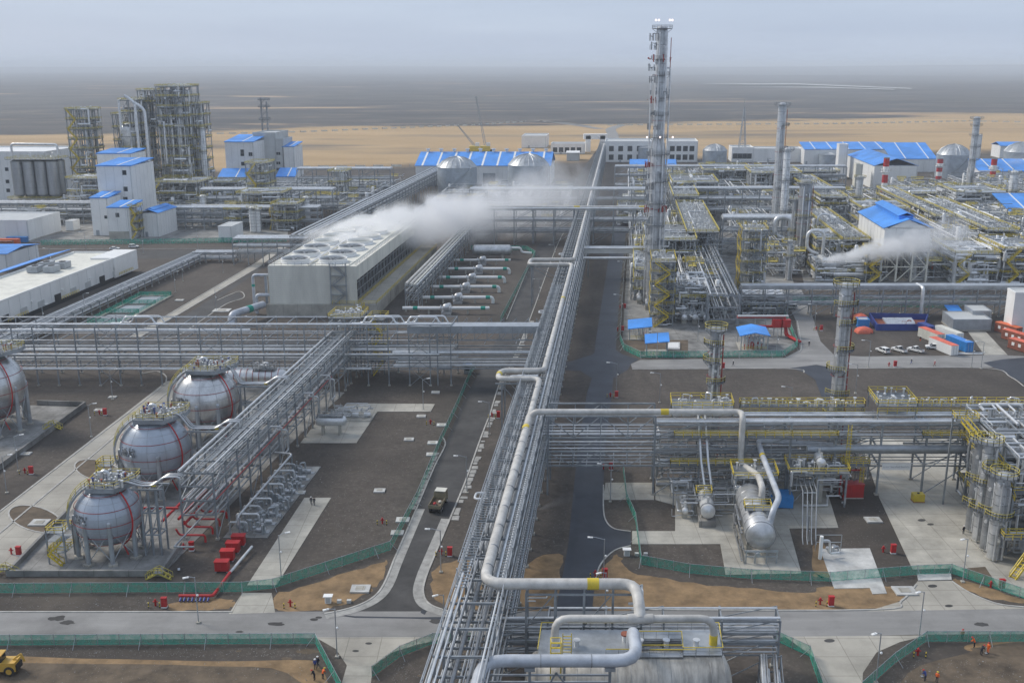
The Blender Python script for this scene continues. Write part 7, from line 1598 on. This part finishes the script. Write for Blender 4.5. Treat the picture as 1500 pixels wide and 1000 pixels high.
def car(label, u, v, rz, mk='white', kind='pickup', group='cars in the car park'):
    p = gp(u, v); t = thing('parked_car', label, 'car', p, group); L = 5.0 if kind == 'pickup' else 4.6; W_ = 1.85; r3 = Matrix.Rotation(rz, 3, 'Z')
    prism([(-L/2, .45), (L/2, .45), (L/2, .8), (L/2-.15, 1.0), (1.0, 1.1), (-L/2, 1.05)], W_, p, rz).build('body', mk, t)
    if kind == 'pickup': prof = [(-.5, 1.08), (1.15, 1.1), (.55, 1.72), (-.4, 1.74)]
    elif kind == 'suv': prof = [(-2.2, 1.05), (1.1, 1.1), (.4, 1.72), (-1.9, 1.72)]
    else: prof = [(-1.9, 1.05), (1.0, 1.1), (.3, 1.5), (-1.2, 1.5)]
    prism(prof, W_-.2, p, rz).build('cabin', 'glass', t)
    r0 = prof[3][0]; r1 = prof[2][0]; prism([(r0+.02, prof[2][1]-.03), (r1-.02, prof[2][1]-.03), (r1-.05, prof[2][1]+.05), (r0+.05, prof[2][1]+.05)], W_-.16, p, rz).build('roof', mk, t)
    m = MB()
    for s in (-1, 1):
        for (xa, za), (xb, zb) in (((prof[1][0], prof[1][1]), (prof[2][0], prof[2][1])), ((prof[0][0], prof[0][1]), (prof[3][0], prof[3][1])), (((prof[0][0]+prof[1][0])/2, 1.08), ((prof[3][0]+prof[2][0])/2, prof[2][1]))): m.beam(p+r3 @ Vector((xa, s*(W_/2-.09), za)), p+r3 @ Vector((xb, s*(W_/2-.09), zb)), .09)
    m.build('pillar', mk, t)
    if kind == 'pickup': m = MB(); m.cube(p+r3 @ Vector((-1.5, 0, 1.07)), 1.7, 1.5, .06, rz); m.build('load_bed', 'black', t)
    for s in (-1, 1): MB().cube(p+r3 @ Vector((L/2, s*.68, .78)), .08, .35, .18, rz).build('headlight', 'lampglass', t); MB().cube(p+r3 @ Vector((-L/2, s*.75, .85)), .06, .2, .3, rz).build('tail_light', 'red', t)
    MB().cube(p+r3 @ Vector((L/2, 0, .5)), .16, W_, .22, rz).build('bumper', 'black', t)
    wheels(t, p, rz, (-L*.3, L*.31), W_+.06, .36); return t
car('white hatchback at the left end of the parked cars', 1293, 516, R(112), 'white', 'suv')
car('white pickup with open bed, second from the left', 1317, 515, R(118), 'white', 'pickup')
car('white pickup with a low load, third from the left', 1341, 515, R(128), 'white', 'pickup')
car('white car nearest the cream containers', 1367, 511, R(165), 'white', 'suv')
car('white van half hidden under the east rack by the green net', 1158, 452, R(150), 'white', 'suv', 'vehicles on roads')
car('white car parked below the packing tower', 196, 363, R(10), 'white', 'suv', 'vehicles on roads'); car('pale car on the far left road', 168, 366, R(5), 'white', 'saloon', 'vehicles on roads')
# truck on the main road
p = gp(642, 743); rz = R(80); r3 = Matrix.Rotation(rz, 3, 'Z'); t = thing('flatbed_truck', 'khaki flatbed truck driving away along the main road', 'truck', p)
prism([(1.5, .7), (3.5, .7), (3.5, 1.7), (3.2, 2.7), (1.6, 2.8), (1.5, 1.5)], 2.3, p, rz).build('cab', 'khaki', t)
MB().cube(p+r3 @ Vector((-.9, 0, 1.15)), 4.6, 2.45, .16, rz).build('bed_floor', 'mud', t)
for s in (-1, 1): MB().cube(p+r3 @ Vector((-.9, s*1.2, 1.5)), 4.6, .1, .7, rz).build('side_board', 'khaki', t)
MB().cube(p+r3 @ Vector((-3.2, 0, 1.5)), .1, 2.4, .7, rz).build('tailgate', 'khaki', t); MB().cube(p+r3 @ Vector((1.4, 0, 1.8)), .1, 2.4, 1.5, rz).build('headboard', 'khaki', t)
MB().cube(p+r3 @ Vector((2.45, 0, 2.82)), 1.9, 2.2, .1, rz).build('cab_roof', 'cream', t); MB().cube(p+r3 @ Vector((0, 0, .8)), 6.2, .9, .35, rz).build('chassis', 'black', t)
MB().cube(p+r3 @ Vector((1.47, 0, 2.3)), .06, 1.7, .6, rz).build('rear_window', 'glass', t); MB().cube(p+r3 @ Vector((3.4, 0, 2.2)), .3, 2.0, .7, rz).build('windscreen', 'glass', t)
wheels(t, p, rz, (-2.4, -1.3, 2.6), 2.4, .5, .4)
for k, (x, y_, mk) in enumerate(((-1.5, .3, 'red'), (-.4, -.5, 'cream'), (-2.4, -.2, 'black'))): q = p+r3 @ Vector((x, y_, 1.4)); c = thing('load_item', ['small red bundle', 'pale sack', 'dark sack'][k]+' lying on the bed of the khaki truck', 'bundle', q); MB().ball(q, .38, 8, 6).build('bundle', mk, c); MB().ring(q, .3, .4, -.03, .05, 8).build('tie', 'black', c)
# loader cut off at bottom left
p = gp(4, 984); rz = R(180); r3 = Matrix.Rotation(rz, 3, 'Z'); t = thing('backhoe_loader', 'yellow wheeled loader cut off by the left edge at the bottom', 'loader', p)
prism([(-2.4, .7), (1.6, .7), (1.6, 1.6), (-.2, 2.0), (-2.4, 2.1)], 2.0, p, rz).build('body', 'loaderyellow', t)
prism([(-.4, 1.9), (1.4, 1.8), (1.2, 3.0), (-.3, 3.1)], 1.5, p, rz).build('cab', 'glass', t); MB().cube(p+r3 @ Vector((.4, 0, 3.12)), 1.8, 1.7, .14, rz).build('cab_roof', 'loaderyellow', t)
wheels(t, p, rz, (-1.5, 1.5), 2.3, .75, .5, 'loaderyellow'); MB().cube(p+r3 @ Vector((-2.5, 0, 1.2)), .3, 1.6, .9, rz).build('grille', 'black', t)
m = MB(); m.beam(p+r3 @ Vector((-1.8, 0, 2.1)), p+r3 @ Vector((-3.0, 0, 3.0)), .25); m.beam(p+r3 @ Vector((-3.0, 0, 3.0)), p+r3 @ Vector((-3.4, 0, 1.8)), .22); m.build('boom', 'loaderyellow', t)
# orange machine in the east unit, far cranes, lattice mast
p = gp(1379, 397); t = thing('mobile_crane', 'orange mobile crane parked in the east unit yard', 'crane', p); MB().cube(p+EZ*1.6, 9, 3, 1.4).build('chassis', 'orange', t); MB().cube(p+Vector((3, 0, 3)), 2.6, 2.6, 1.6).build('cab', 'orange', t); MB().beam(p+Vector((2.5, 0, 3.6)), p+Vector((-6.5, 0, 2.9)), 1.0).build('boom', 'orange', t); wheels(t, p, 0, (-3.2, -1, 1.4, 3.4), 3, .75, .5)
for k, (u, v, ut, vt) in enumerate(((695, 222, 670, 183), (711, 222, 697, 141))):
    p = gp(u, v); z = zat(vt, p.y); x = ux(ut, p.y, z); t = thing('crawler_crane', ['crane with short dark boom leaning left behind the warehouse', 'crane with tall dark boom behind the warehouse'][k], 'crane', p); MB().cube(p+EZ*3, 10, 8, 5).build('body', 'yellow', t); MB().cube(p+Vector((3, -1, 7)), 4, 4, 4).build('cab', 'white', t)
    m = MB(); e = Vector((x, p.y, z)); s = p+EZ*6; n = 14
    for dx in (-1, 1):
        for dy in (-1, 1): m.beam(s+Vector((dx, dy, 0)), e+Vector((dx*.4, dy*.4, 0)), .5)
    for i in range(n): a, b = s.lerp(e, i/n), s.lerp(e, (i+1)/n); m.beam(a+Vector((-1, -1, 0)), b+Vector((1, -1, 0)), .3)
    m.build('boom', 'duct', t); m = MB(); m.beam(p+Vector((7, 0, 1)), p+Vector((-7, 0, 1)), 2.2, 2); m.build('track', 'black', t)
p = gp(1093, 240); p.y += 20; t = thing('lattice_mast', 'slender steel lattice mast between the white office and the sand', 'mast', p); m = MB(); hh = zat(158, p.y); n = 12
for i in range(n):
    f0, f1 = i/n, (i+1)/n; w0, w1 = 7*(1-f0)+.6, 7*(1-f1)+.6; A = [p+Vector((sx*w0/2, sy*w0/2, hh*f0)) for sx, sy in ((-1, -1), (1, -1), (1, 1), (-1, 1))]; B = [p+Vector((sx*w1/2, sy*w1/2, hh*f1)) for sx, sy in ((-1, -1), (1, -1), (1, 1), (-1, 1))]
    for k in range(4): m.beam(A[k], B[k], .4); m.beam(A[k], B[(k+1) % 4], .25); m.beam(B[k], B[(k+1) % 4], .25)
m.build('lattice', 'galv', t); rod('antenna', t, p+EZ*hh, p+EZ*(hh+8), .2, 'galv', 6)
# far fence line on the sand and desert track
def farfence(label, pts):
    q = [gp(u, v) for u, v in pts]; t = thing('perimeter_fence', label, 'fence', q[0]); m = MB(); s = MB()
    for a, b in zip(q, q[1:]):
        L = (b-a).length; n = int(L/14)
        for i in range(n): p0, p1 = a.lerp(b, i/n), a.lerp(b, (i+.55)/n); m.beam(p0+EZ*.9, p1+EZ*.9, .3, 1.8)
        for i in range(n+1): p0 = a.lerp(b, i/n); s.beam(p0, p0+EZ*2.4, .4)
    m.build('wall_panel', 'cream', t, 'stuff'); s.build('post', 'concrete_pale', t, 'stuff')
farfence('pale perimeter fence along the far edge of the sand, left part', [(300, 197), (440, 194), (560, 189), (690, 184), (770, 179)]); farfence('pale perimeter fence along the far edge of the sand, right part', [(890, 184), (1050, 183), (1220, 182), (1420, 178), (1520, 180)])
farfence('dark perimeter fence between the white plant and the warehouse', [(300, 252), (440, 246), (600, 244)])
for pts, wd in (([(890, 207), (889, 196), (887, 190), (895, 186), (906, 183)], 14), ([(784, 177.5), (800, 177.5), (840, 182), (886, 189)], 14), ([(800, 178.5), (825, 179.5), (868, 185)], 10)): curved_strip(pts, wd, .25, 'road_pale', 'desert_track')
for pts in ([(1015, 124.0), (1170, 123.6), (1335, 130.6), (1335, 131.8), (1170, 125.2), (1090, 125.0)], [(1085, 128.6), (1210, 128.8), (1310, 132.2), (1310, 133.2), (1200, 130)]): struct('salt_pan', MB().poly(P(pts), 3.5), 'concrete_pale')
# ================================================================ FENCES
def fence(label, pts, h=1.9, step=3.2):
    q = P(pts); t = thing('net_fence', label, 'fence', q[0])
    for a, b in zip(q, q[1:]):
        L = (b-a).length; n = max(1, round(L/step)); m = MB()
        for i in range(n):
            p0, p1 = a.lerp(b, i/n), a.lerp(b, (i+1)/n); k = min(4, n)
            rod('post', t, p0, p0+EZ*(h+.1), .05, 'galv', 6)
        m.add([a+EZ*.08, b+EZ*.08, b+EZ*h, a+EZ*h], [(0, 1, 2, 3)]); m.build('net_panel', 'net', t, smooth=False, fix=False)
        rod('top_rail', t, a+EZ*h, b+EZ*h, .035, 'galv', 6); rod('low_rail', t, a+EZ*.25, b+EZ*.25, .03, 'teal', 6)
        d = (b-a).normalized(); s = Vector((d.y, -d.x, 0))
        for i in range(0, n, 3): p0 = a.lerp(b, i/n); rod('stay', t, p0+EZ*h*.8, p0+s*1.4, .04, 'galv', 6)
    return t
fence('green net fence in front of the nearest sphere, turning up along the main road', [(-60, 869), (355, 867), (400, 862), (572, 806), (612, 730), (645, 650), (668, 600), (690, 548), (696, 538)])
fence('green net fence along the near side of the front road, left corner', [(-80, 946), (462, 943), (500, 1015)])
fence('green net fence at the bottom beside the entrance, left of the foreground pipes', [(545, 992), (586, 962), (634, 943), (690, 942)])
fence('green net fence around the skid slab and the yard gate', [(913, 690), (918, 734), (931, 764), (939, 827), (1010, 840), (1100, 848), (1215, 852), (1343, 842), (1393, 840), (1440, 856), (1520, 884)])
fence('green net fence in the bottom right corner by the orange workers', [(1262, 1015), (1310, 972), (1356, 940), (1540, 940)])
fence('green net fence curving at the bottom right beside the low rack', [(1135, 938), (1186, 962), (1204, 1015)])
fence('green net fence enclosing the central unit and shelters', [(919, 350), (913, 420), (908, 498), (914, 513), (938, 524), (1146, 523), (1168, 508), (1152, 468), (1140, 444)], 2.1)
fence('green net fence around the discharge pipes beside the main road', [(733, 472), (784, 374), (771, 366), (690, 366)], 2.1)
fence('green net fence along the far left road below the white plant', [(60, 359), (250, 357), (420, 354)], 2.6)
fence('green net fence behind the east rack and car park', [(1160, 444), (1230, 447), (1400, 452), (1420, 444)], 3.0)
# ================================================================ STREET LAMPS, HYDRANTS, POSTS
def lamp(label, u, v, h=8.0, arm=(-2.2, 0), group='street lamps', white=True):
    p = gp(u, v); t = thing('street_lamp', label, 'street lamp', p, group); rod('pole', t, p, p+EZ*h, .085, 'galv', 8)
    MB().cube(p+EZ*.12, .6, .6, .24).build('base', 'concrete', t)
    a = Vector((arm[0], arm[1], 0)); MB().tube([p+EZ*(h-.1), p+a*.6+EZ*(h+.25), p+a+EZ*(h+.3)], .055, 6).build('arm', 'galv', t)
    MB().cube(p+a+EZ*(h+.22), .9, .35, .16, math.atan2(a.y, a.x)).build('lamp_head', 'lampglass', t)
    if white: MB().ball(p+Vector((.25, -.15, h*.62)), .2, 8, 6).build('camera_globe', 'lampglass', t)
def row(desc, spots, **k):
    for i, (u, v) in enumerate(spots): lamp(('nearest street lamp ' if i == 0 else '%s street lamp ' % ORDS[i])+desc, u, v, **k)
row('on the right verge of the main road', [(646, 838), (684, 722), (717, 636), (760, 520), (790, 440), (812, 385)])
row('along the edge of the dark access road', [(884, 852), (903, 574), (894, 735), (910, 465), (914, 412)], arm=(-2.4, .2))
row('by the front road', [(494, 962), (651, 940), (1283, 1000), (1346, 935), (1410, 852), (291, 912), (886, 905)], arm=(-1.2, -.6))
row('beside the walkway and sphere area', [(412, 846), (165, 585), (134, 640), (10, 722), (27, 690), (620, 600)], arm=(1.4, .6))
row('around the car park and cross road', [(1272, 538), (1253, 576), (1193, 480), (1423, 538), (1437, 540), (1137, 520), (962, 524), (1022, 500), (1157, 612), (966, 590)], white=True)
row('by the low diagonal rack and service road', [(257, 428), (268, 412), (327, 400), (317, 455), (125, 463), (180, 448), (65, 480), (355, 500), (390, 515)], arm=(1.5, .3))
row('along the far left road', [(76, 398), (55, 385), (127, 372), (45, 395), (210, 372), (290, 365)], h=10)
def hydrant(label, u, v, box=True, boll=2, boxc='red'):
    p = gp(u, v)
    if box:
        t = thing('hose_cabinet', 'red hose cabinet '+label, 'cabinet', p, 'red hose cabinets'); MB().cube(p+EZ*.95, .85, .55, 1.5).build('body', 'red', t); MB().cube(p+EZ*1.74, .95, .65, .1).build('lid', 'red', t); MB().cube(p+Vector((0, -.29, .95)), .7, .04, 1.3).build('door', 'red', t); MB().cube(p+EZ*.1, .9, .6, .2).build('foot', 'white', t)
    q = p+Vector((-1.6, .5, 0)); t = thing('fire_hydrant', 'red fire hydrant '+label, 'hydrant', q, 'red fire hydrants'); MB().lathe(q, [(.16, 0), (.16, .9), (.2, .95), (.2, 1.05), (.1, 1.25), (.02, 1.3)], 10).build('barrel', 'red', t); m = MB(); m.cyl(q+Vector((-.4, 0, .75)), q+Vector((.4, 0, .75)), .11, 8); m.build('outlet', 'red', t)
    for k in range(boll):
        b = q+Vector((-.9+1.8*k, -.7, 0)); t = thing('bollard', ('left' if k == 0 else 'right')+' striped bollard by the hydrant '+label, 'bollard', b, 'hydrant bollards')
        for i in range(4): MB().cyl(b+EZ*.25*i, b+EZ*.25*(i+1), .09, 8).build('band', 'yellow' if i % 2 else 'black', t)
for lab, u, v, bx_, bo in (('near the blue-capped red outlet pipe', 241, 889, True, 2), ('on the verge below the driving truck', 659, 814, True, 2), ('on the sand by the loading slab', 1217, 887, True, 2), ('in the middle of the gravel left of the yard', 1308, 810, True, 0),
    ('by the parked cars, across the cross road', 1311, 537, True, 0), ('at the junction under the slim column', 1059, 540, True, 0), ('on the concrete road island by the nearest sphere', 28, 813, True, 0), ('on the gravel left of the concrete road, upper', 154, 608, True, 2), ('on the gravel left of the concrete road, lower', 46, 694, True, 2),
    ('beside the first net corner by the pad', 640, 622, False, 2), ('near the two white pit covers by the road fence', 572, 768, False, 2), ('at the bend of the dark access road', 886, 846, True, 2), ('at the crossing of the dark access road', 903, 582, True, 2), ('on the left sand patch by the white cabinet', 439, 890, False, 2),
    ('behind the bottom right fence', 1362, 962, False, 2), ('on the verge beside the long rack', 730, 612, True, 2), ('under the pipe bridge over the dark road', 895, 688, True, 0), ('by the yard corner under the rack', 1248, 733, False, 0), ('at the bend beyond the yard gate', 1467, 862, True, 0), ('on the concrete strip, nearest', 912, 485, True, 0), ('on the concrete strip, farther', 915, 452, True, 0), ('near the car park corner', 1203, 484, True, 2), ('beside the pole in the sphere rack front', 281, 806, True, 0), ('near the white distribution block', 46, 400, True, 0)): hydrant(lab, u, v, bx_, bo)
p = gp(1249, 727); t = thing('valve_cabinet', 'large red deluge cabinet at the corner of the concrete yard', 'cabinet', p); MB().cube(p+EZ*1.6, 3.6, 2.2, 2.8).build('body', 'red', t); MB().cube(p+EZ*3.05, 3.8, 2.4, .14).build('lid', 'red', t); MB().cube(p+Vector((0, -1.12, 1.6)), 1.6, .06, 2.3).build('door', 'red', t); MB().cube(p+EZ*.12, 3.7, 2.3, .24).build('foot', 'concrete', t)
t = thing('standpipe', 'red bent standpipe rising above the large red cabinet', 'pipe', p); MB().tube([p+Vector((-2.6, .5, .2)), p+Vector((-2.6, .5, 5)), p+Vector((-1, .5, 5.6)), p+Vector((1.5, .5, 5.6))], .18, 8, .5).build('pipe_run', 'red', t); MB().cube(p+Vector((-2.6, .5, .1)), .6, .6, .2).build('base', 'concrete', t)
p = gp(1344, 734); t = thing('water_tank', 'yellow plastic tote standing on the concrete yard', 'tote', p); MB().cube(p+EZ*1.0, 2.2, 1.6, 1.5).build('body', 'yellow', t); MB().cube(p+EZ*.12, 2.3, 1.7, .24).build('pallet', 'rust', t); MB().cyl(p+EZ*1.75, p+EZ*1.9, .25, 10).build('cap', 'black', t)
# pit covers
k = 0
for lab, u, v, s in (('nearest the net corner on the left gravel', 582, 781, 2.4), ('beside the road fence, upper of the near pair', 590, 762, 2.6), ('alone in the middle of the dark gravel', 556, 719, 2.3), ('by the road fence half way up', 632, 666, 2.3), ('just above the half-way one', 634, 649, 2.4), ('in line with the pad corner', 599, 644, 2.3), ('nearest the side entry', 647, 623, 2.4), ('left of the side entry', 617, 610, 2.3), ('under the wide rack right end', 638, 575, 2.2), ('by the pole on the walkway head', 440, 722, 2.0), ('beside the concrete road, upper', 165, 582, 2.0), ('beside the concrete road, lower', 145, 601, 2.2), ('beside the cut-off sphere wall', 38, 665, 2.2), ('on the gravel island by the nearest sphere', 58, 766, 3.4), ('on the sand by the road junction', 528, 863, 3.2), ('on the sand between slab and gate', 1325, 866, 3.6), ('on the gravel by the hydrant of the yard', 1279, 762, 3.0), ('right of the service road', 325, 455, 6), ('far side of the service road', 263, 440, 3)):
    p = gp(u, v); t = thing('pit_cover', 'pale concrete pit cover '+lab, 'pit cover', p, 'pale concrete pit covers'); MB().cube(p+EZ*.12, s, s*.8, .3).build('slab', 'concrete_pale', t); MB().cube(p+EZ*.29, s*.5, s*.4, .06).build('hatch', 'concrete', t)
# small white kiosks / cabinets
for lab, u, v in (('on the sand beside the road junction', 481, 882), ('by the dark road bend', 918, 813)):
    p = gp(u, v); t = thing('utility_box', 'white utility box '+lab, 'utility box', p); MB().cube(p+EZ*.6, 1.0, .7, 1.2).build('body', 'white', t); MB().cube(p+EZ*1.25, 1.5, 1.1, .12).build('roof', 'white', t); MB().cube(p+Vector((0, -.36, .6)), .7, .04, .9).build('door', 'wallgrey', t)
    for dx in (1.8, 3.4): MB().cube(p+Vector((dx, 0, .25)), .7, .6, .5).build('vent_block', 'concrete_pale', t)
p = gp(685, 546); t = thing('sentry_box', 'small sentry box with a blue roof beside the main road net', 'booth', p); MB().cube(p+EZ*1.2, 2, 2, 2.4).build('wall', 'duct', t); MB().cube(p+EZ*2.5, 2.5, 2.5, .2).build('roof', 'blue', t); MB().cube(p+Vector((0, -1.02, 1.5)), 1.2, .05, .9).build('window', 'glass', t)
# ================================================================ PEOPLE
def person(label, u, v, rz=0, pose='stand', jacket='navy', trousers='navy', helmet='white', hold=None):
    p = gp(u, v); t = thing('person', label, 'person', p); k = (pose, jacket, trousers)
    if k not in PC: PC[k] = person_mesh(*k)
    me, cr = PC[k]; inst('body', me, t, Matrix.Translation(p) @ Matrix.Rotation(rz, 4, 'Z'))
    q = p+Matrix.Rotation(rz, 3, 'Z') @ Vector(cr); m = MB(); m.dome(q-EZ*.04, .135, 10, 4, .9); m.ring(q-EZ*.04, .1, .17, 0, .02, 10); m.build('helmet', helmet, t)
    if hold: h = q+Matrix.Rotation(rz, 3, 'Z') @ Vector((.2, .3, -1.5)); c = thing('shovel', 'long-handled shovel held by '+hold, 'shovel', h); MB().beam(h+Vector((.1, .2, 0)), h+Vector((-.2, -.2, 1.3)), .05).build('handle', 'cream', c); MB().cube(h+Vector((.12, .25, .02)), .3, .35, .06).build('blade', 'galv', c)
person('person in dark clothes, left of a pair on the walkway slab', 456, 739, 0, 'walk'); person('person in dark clothes, right of a pair on the walkway slab', 460.5, 740, 0, 'walk', helmet='black')
person('person in dark jacket and white helmet at the bottom fence, standing', 462, 980, .4, 'stand', 'bluedark', 'navy'); person('person in black walking beside the bottom fence', 466, 976, 2.5, 'walk', 'navy', 'navy')
person('person in dark work clothes and red helmet at the bottom edge', 461, 996, 1.2, 'work', 'navy', 'navy', 'red'); person('person in orange jacket and yellow helmet at the bottom edge', 473, 994, -.6, 'work', 'hivis', 'navy', 'yellow')
person('person in orange working beside the bottom right fence, left of three', 1427, 948, .8, 'work', 'hivis', 'navy', 'red'); person('person in dark clothes bending between two in orange', 1437, 959, -1.2, 'work', 'navy', 'navy', 'red', 'the worker in dark clothes'); person('person in orange standing at the right of three by the fence', 1447, 956, 2, 'stand', 'hivis', 'hivis', 'red'); person('person in orange standing on the road side of the fence', 1409, 936, 0, 'stand', 'hivis', 'navy', 'red')
person('person in blue jacket with a tool at the bottom right edge', 1355, 997, .5, 'work', 'bluedark', 'navy', 'red', 'the worker in the blue jacket'); person('person in orange with yellow helmet at the bottom right edge', 1372, 999, -.8, 'stand', 'hivis', 'navy', 'yellow')
person('person in black standing on the concrete yard beside the four columns', 1411, 782, .3, 'stand'); person('person in black and white helmet on the curved road by the net', 1185, 507, 0, 'stand'); person('person in dark clothes walking on the cross road under the slim column', 1074, 536, 1.2, 'walk')
person('person in dark clothes walking below the parked pickups', 1335, 533, 1.4, 'walk', 'navy', 'bluedark'); person('person in red clothes walking below the white car', 1369, 536, 1.3, 'walk', 'red', 'darkred'); person('person in orange trousers among the containers', 1348, 500, 0, 'stand', 'navy', 'hivis'); person('person in red clothes beside the orange crane', 1383, 402, 0, 'stand', 'red', 'red', 'red')
# ================================================================ STEAM
def plume(name, pts, radii, dens, seed, scale, soft=.55, thr=.42):
    'steam: volume inside a widening tube, density broken up by noise and fading to nothing before the tube wall'
    pts = [Vector(p) for p in pts]; n = 16; vs = []; fs = []; ax = (pts[-1]-pts[0]); L = ax.length; ax.normalize(); m = len(pts); s = ax.cross(EZ).normalized(); c = s.cross(ax)
    p0, r0, r1 = pts[0], radii[0], radii[-1]
    prof = [(.02, -r0*1.1)]+[(1.25*(r0+(r1-r0)*i/10), L*i/10) for i in range(11)]+[(.02, L+r1*.6)]
    mb = MB(); mb.lathe(p0, prof, n, ax); o = None
    mt = bpy.data.materials.new(name); mt.use_nodes = True; N = mt.node_tree.nodes; l = mt.node_tree.links; N.clear()
    ou = N.new('ShaderNodeOutputMaterial'); v = N.new('ShaderNodeVolumePrincipled'); v.inputs['Color'].default_value = (.985, .988, .992, 1); v.inputs['Anisotropy'].default_value = .2
    g = N.new('ShaderNodeNewGeometry')
    def vm(op, a, b=None):
        t = N.new('ShaderNodeVectorMath'); t.operation = op
        for i, q in enumerate((a, b)):
            if q is None: continue
            if isinstance(q, Vector): t.inputs[i].default_value = q
            else: l.new(q, t.inputs[i])
        return t
    def mm(op, a, b=None, clamp=False):
        t = N.new('ShaderNodeMath'); t.operation = op; t.use_clamp = clamp
        for i, q in enumerate((a, b)):
            if q is None: continue
            if isinstance(q, (int, float)): t.inputs[i].default_value = q
            else: l.new(q, t.inputs[i])
        return t.outputs[0]
    d = vm('SUBTRACT', g.outputs['Position'], p0); t = vm('DOT_PRODUCT', d.outputs[0], ax).outputs['Value']
    d2 = vm('DOT_PRODUCT', d.outputs[0], d.outputs[0]).outputs['Value']; rad = mm('SQRT', mm('MAXIMUM', mm('SUBTRACT', d2, mm('MULTIPLY', t, t)), 0.0))
    f = mm('DIVIDE', t, L, True); R_ = mm('ADD', mm('MULTIPLY', f, r1-r0), r0)
    nz = N.new('ShaderNodeTexNoise'); nz.inputs['Scale'].default_value = scale; nz.inputs['Detail'].default_value = 6; nz.inputs['Roughness'].default_value = .62; nz.inputs['Distortion'].default_value = .6
    l.new(g.outputs['Position'], nz.inputs['Vector'])
    edge = mm('SUBTRACT', 1.0, mm('DIVIDE', rad, R_)); k = mm('ADD', mm('MULTIPLY', edge, soft), mm('SUBTRACT', nz.outputs['Fac'], thr))
    fade = mm('POWER', mm('SUBTRACT', 1.0, f), 2.0); head = mm('DIVIDE', mm('ADD', t, r0), r0*2, True)
    den = mm('MULTIPLY', mm('MULTIPLY', mm('MULTIPLY', mm('MAXIMUM', k, 0.0), mm('ADD', fade, .06)), head), mm('MULTIPLY', mm('MULTIPLY', edge, 3.0, True), dens))
    l.new(mm('MAXIMUM', den, 0.0), v.inputs['Density']); l.new(v.outputs[0], ou.inputs['Volume']); MATS[name] = mt
    return mb.build(name, name, None, 'stuff', fix=True)
plume('steam', [Vector((ux(470, 415), 415, 15)), Vector((ux(830, 550, 15), 555, 17))], (8, 24), 2.0, 1, .075, .3, .53)
plume('steam', [Vector((ux(475, 392), 392, 15.5)), Vector((ux(700, 470, 20), 470, 21))], (5, 15), 1.5, 2, .1, .3, .52)
plume('steam', [Vector((ux(560, 440), 440, 14)), Vector((ux(900, 560, 12), 560, 13))], (8, 22), .22, 6, .06, .34, .48)
plume('steam', [Vector((ux(1206, 398, 10), 398, 10.5)), Vector((ux(1395, 402, 18), 400, 20))], (1.2, 11), 4.5, 3, .2, .34, .52)
plume('steam', [Vector((ux(789, 186), 186, .6)), Vector((ux(838, 186), 190, 1.6))], (.3, 1.6), .5, 4, .6, .6, .45)
plume('steam', [Vector((ux(1452, 660, 20), 640, 26)), Vector((ux(1520, 660, 22), 650, 34))], (2, 9), .12, 5, .09)
# ================================================================ HAZE
def haze():
    mb = MB(); mb.hexa([Vector((x, y, z)) for z in (-16, 128) for x, y in ((-80000, -400), (80000, -400), (80000, 76000), (-80000, 76000))])
    m = bpy.data.materials.new('haze'); m.use_nodes = True; n = m.node_tree.nodes; n.clear()
    o = n.new('ShaderNodeOutputMaterial'); p = n.new('ShaderNodeVolumePrincipled')
    p.inputs['Color'].default_value = (.88, .94, 1, 1); p.inputs['Density'].default_value = HAZE_D; p.inputs['Anisotropy'].default_value = 0
    m.node_tree.links.new(p.outputs[0], o.inputs['Volume']); MATS['haze'] = m
    mb.build('haze', 'haze', None, 'stuff', fix=True)
HAZE_D = .00013
haze()
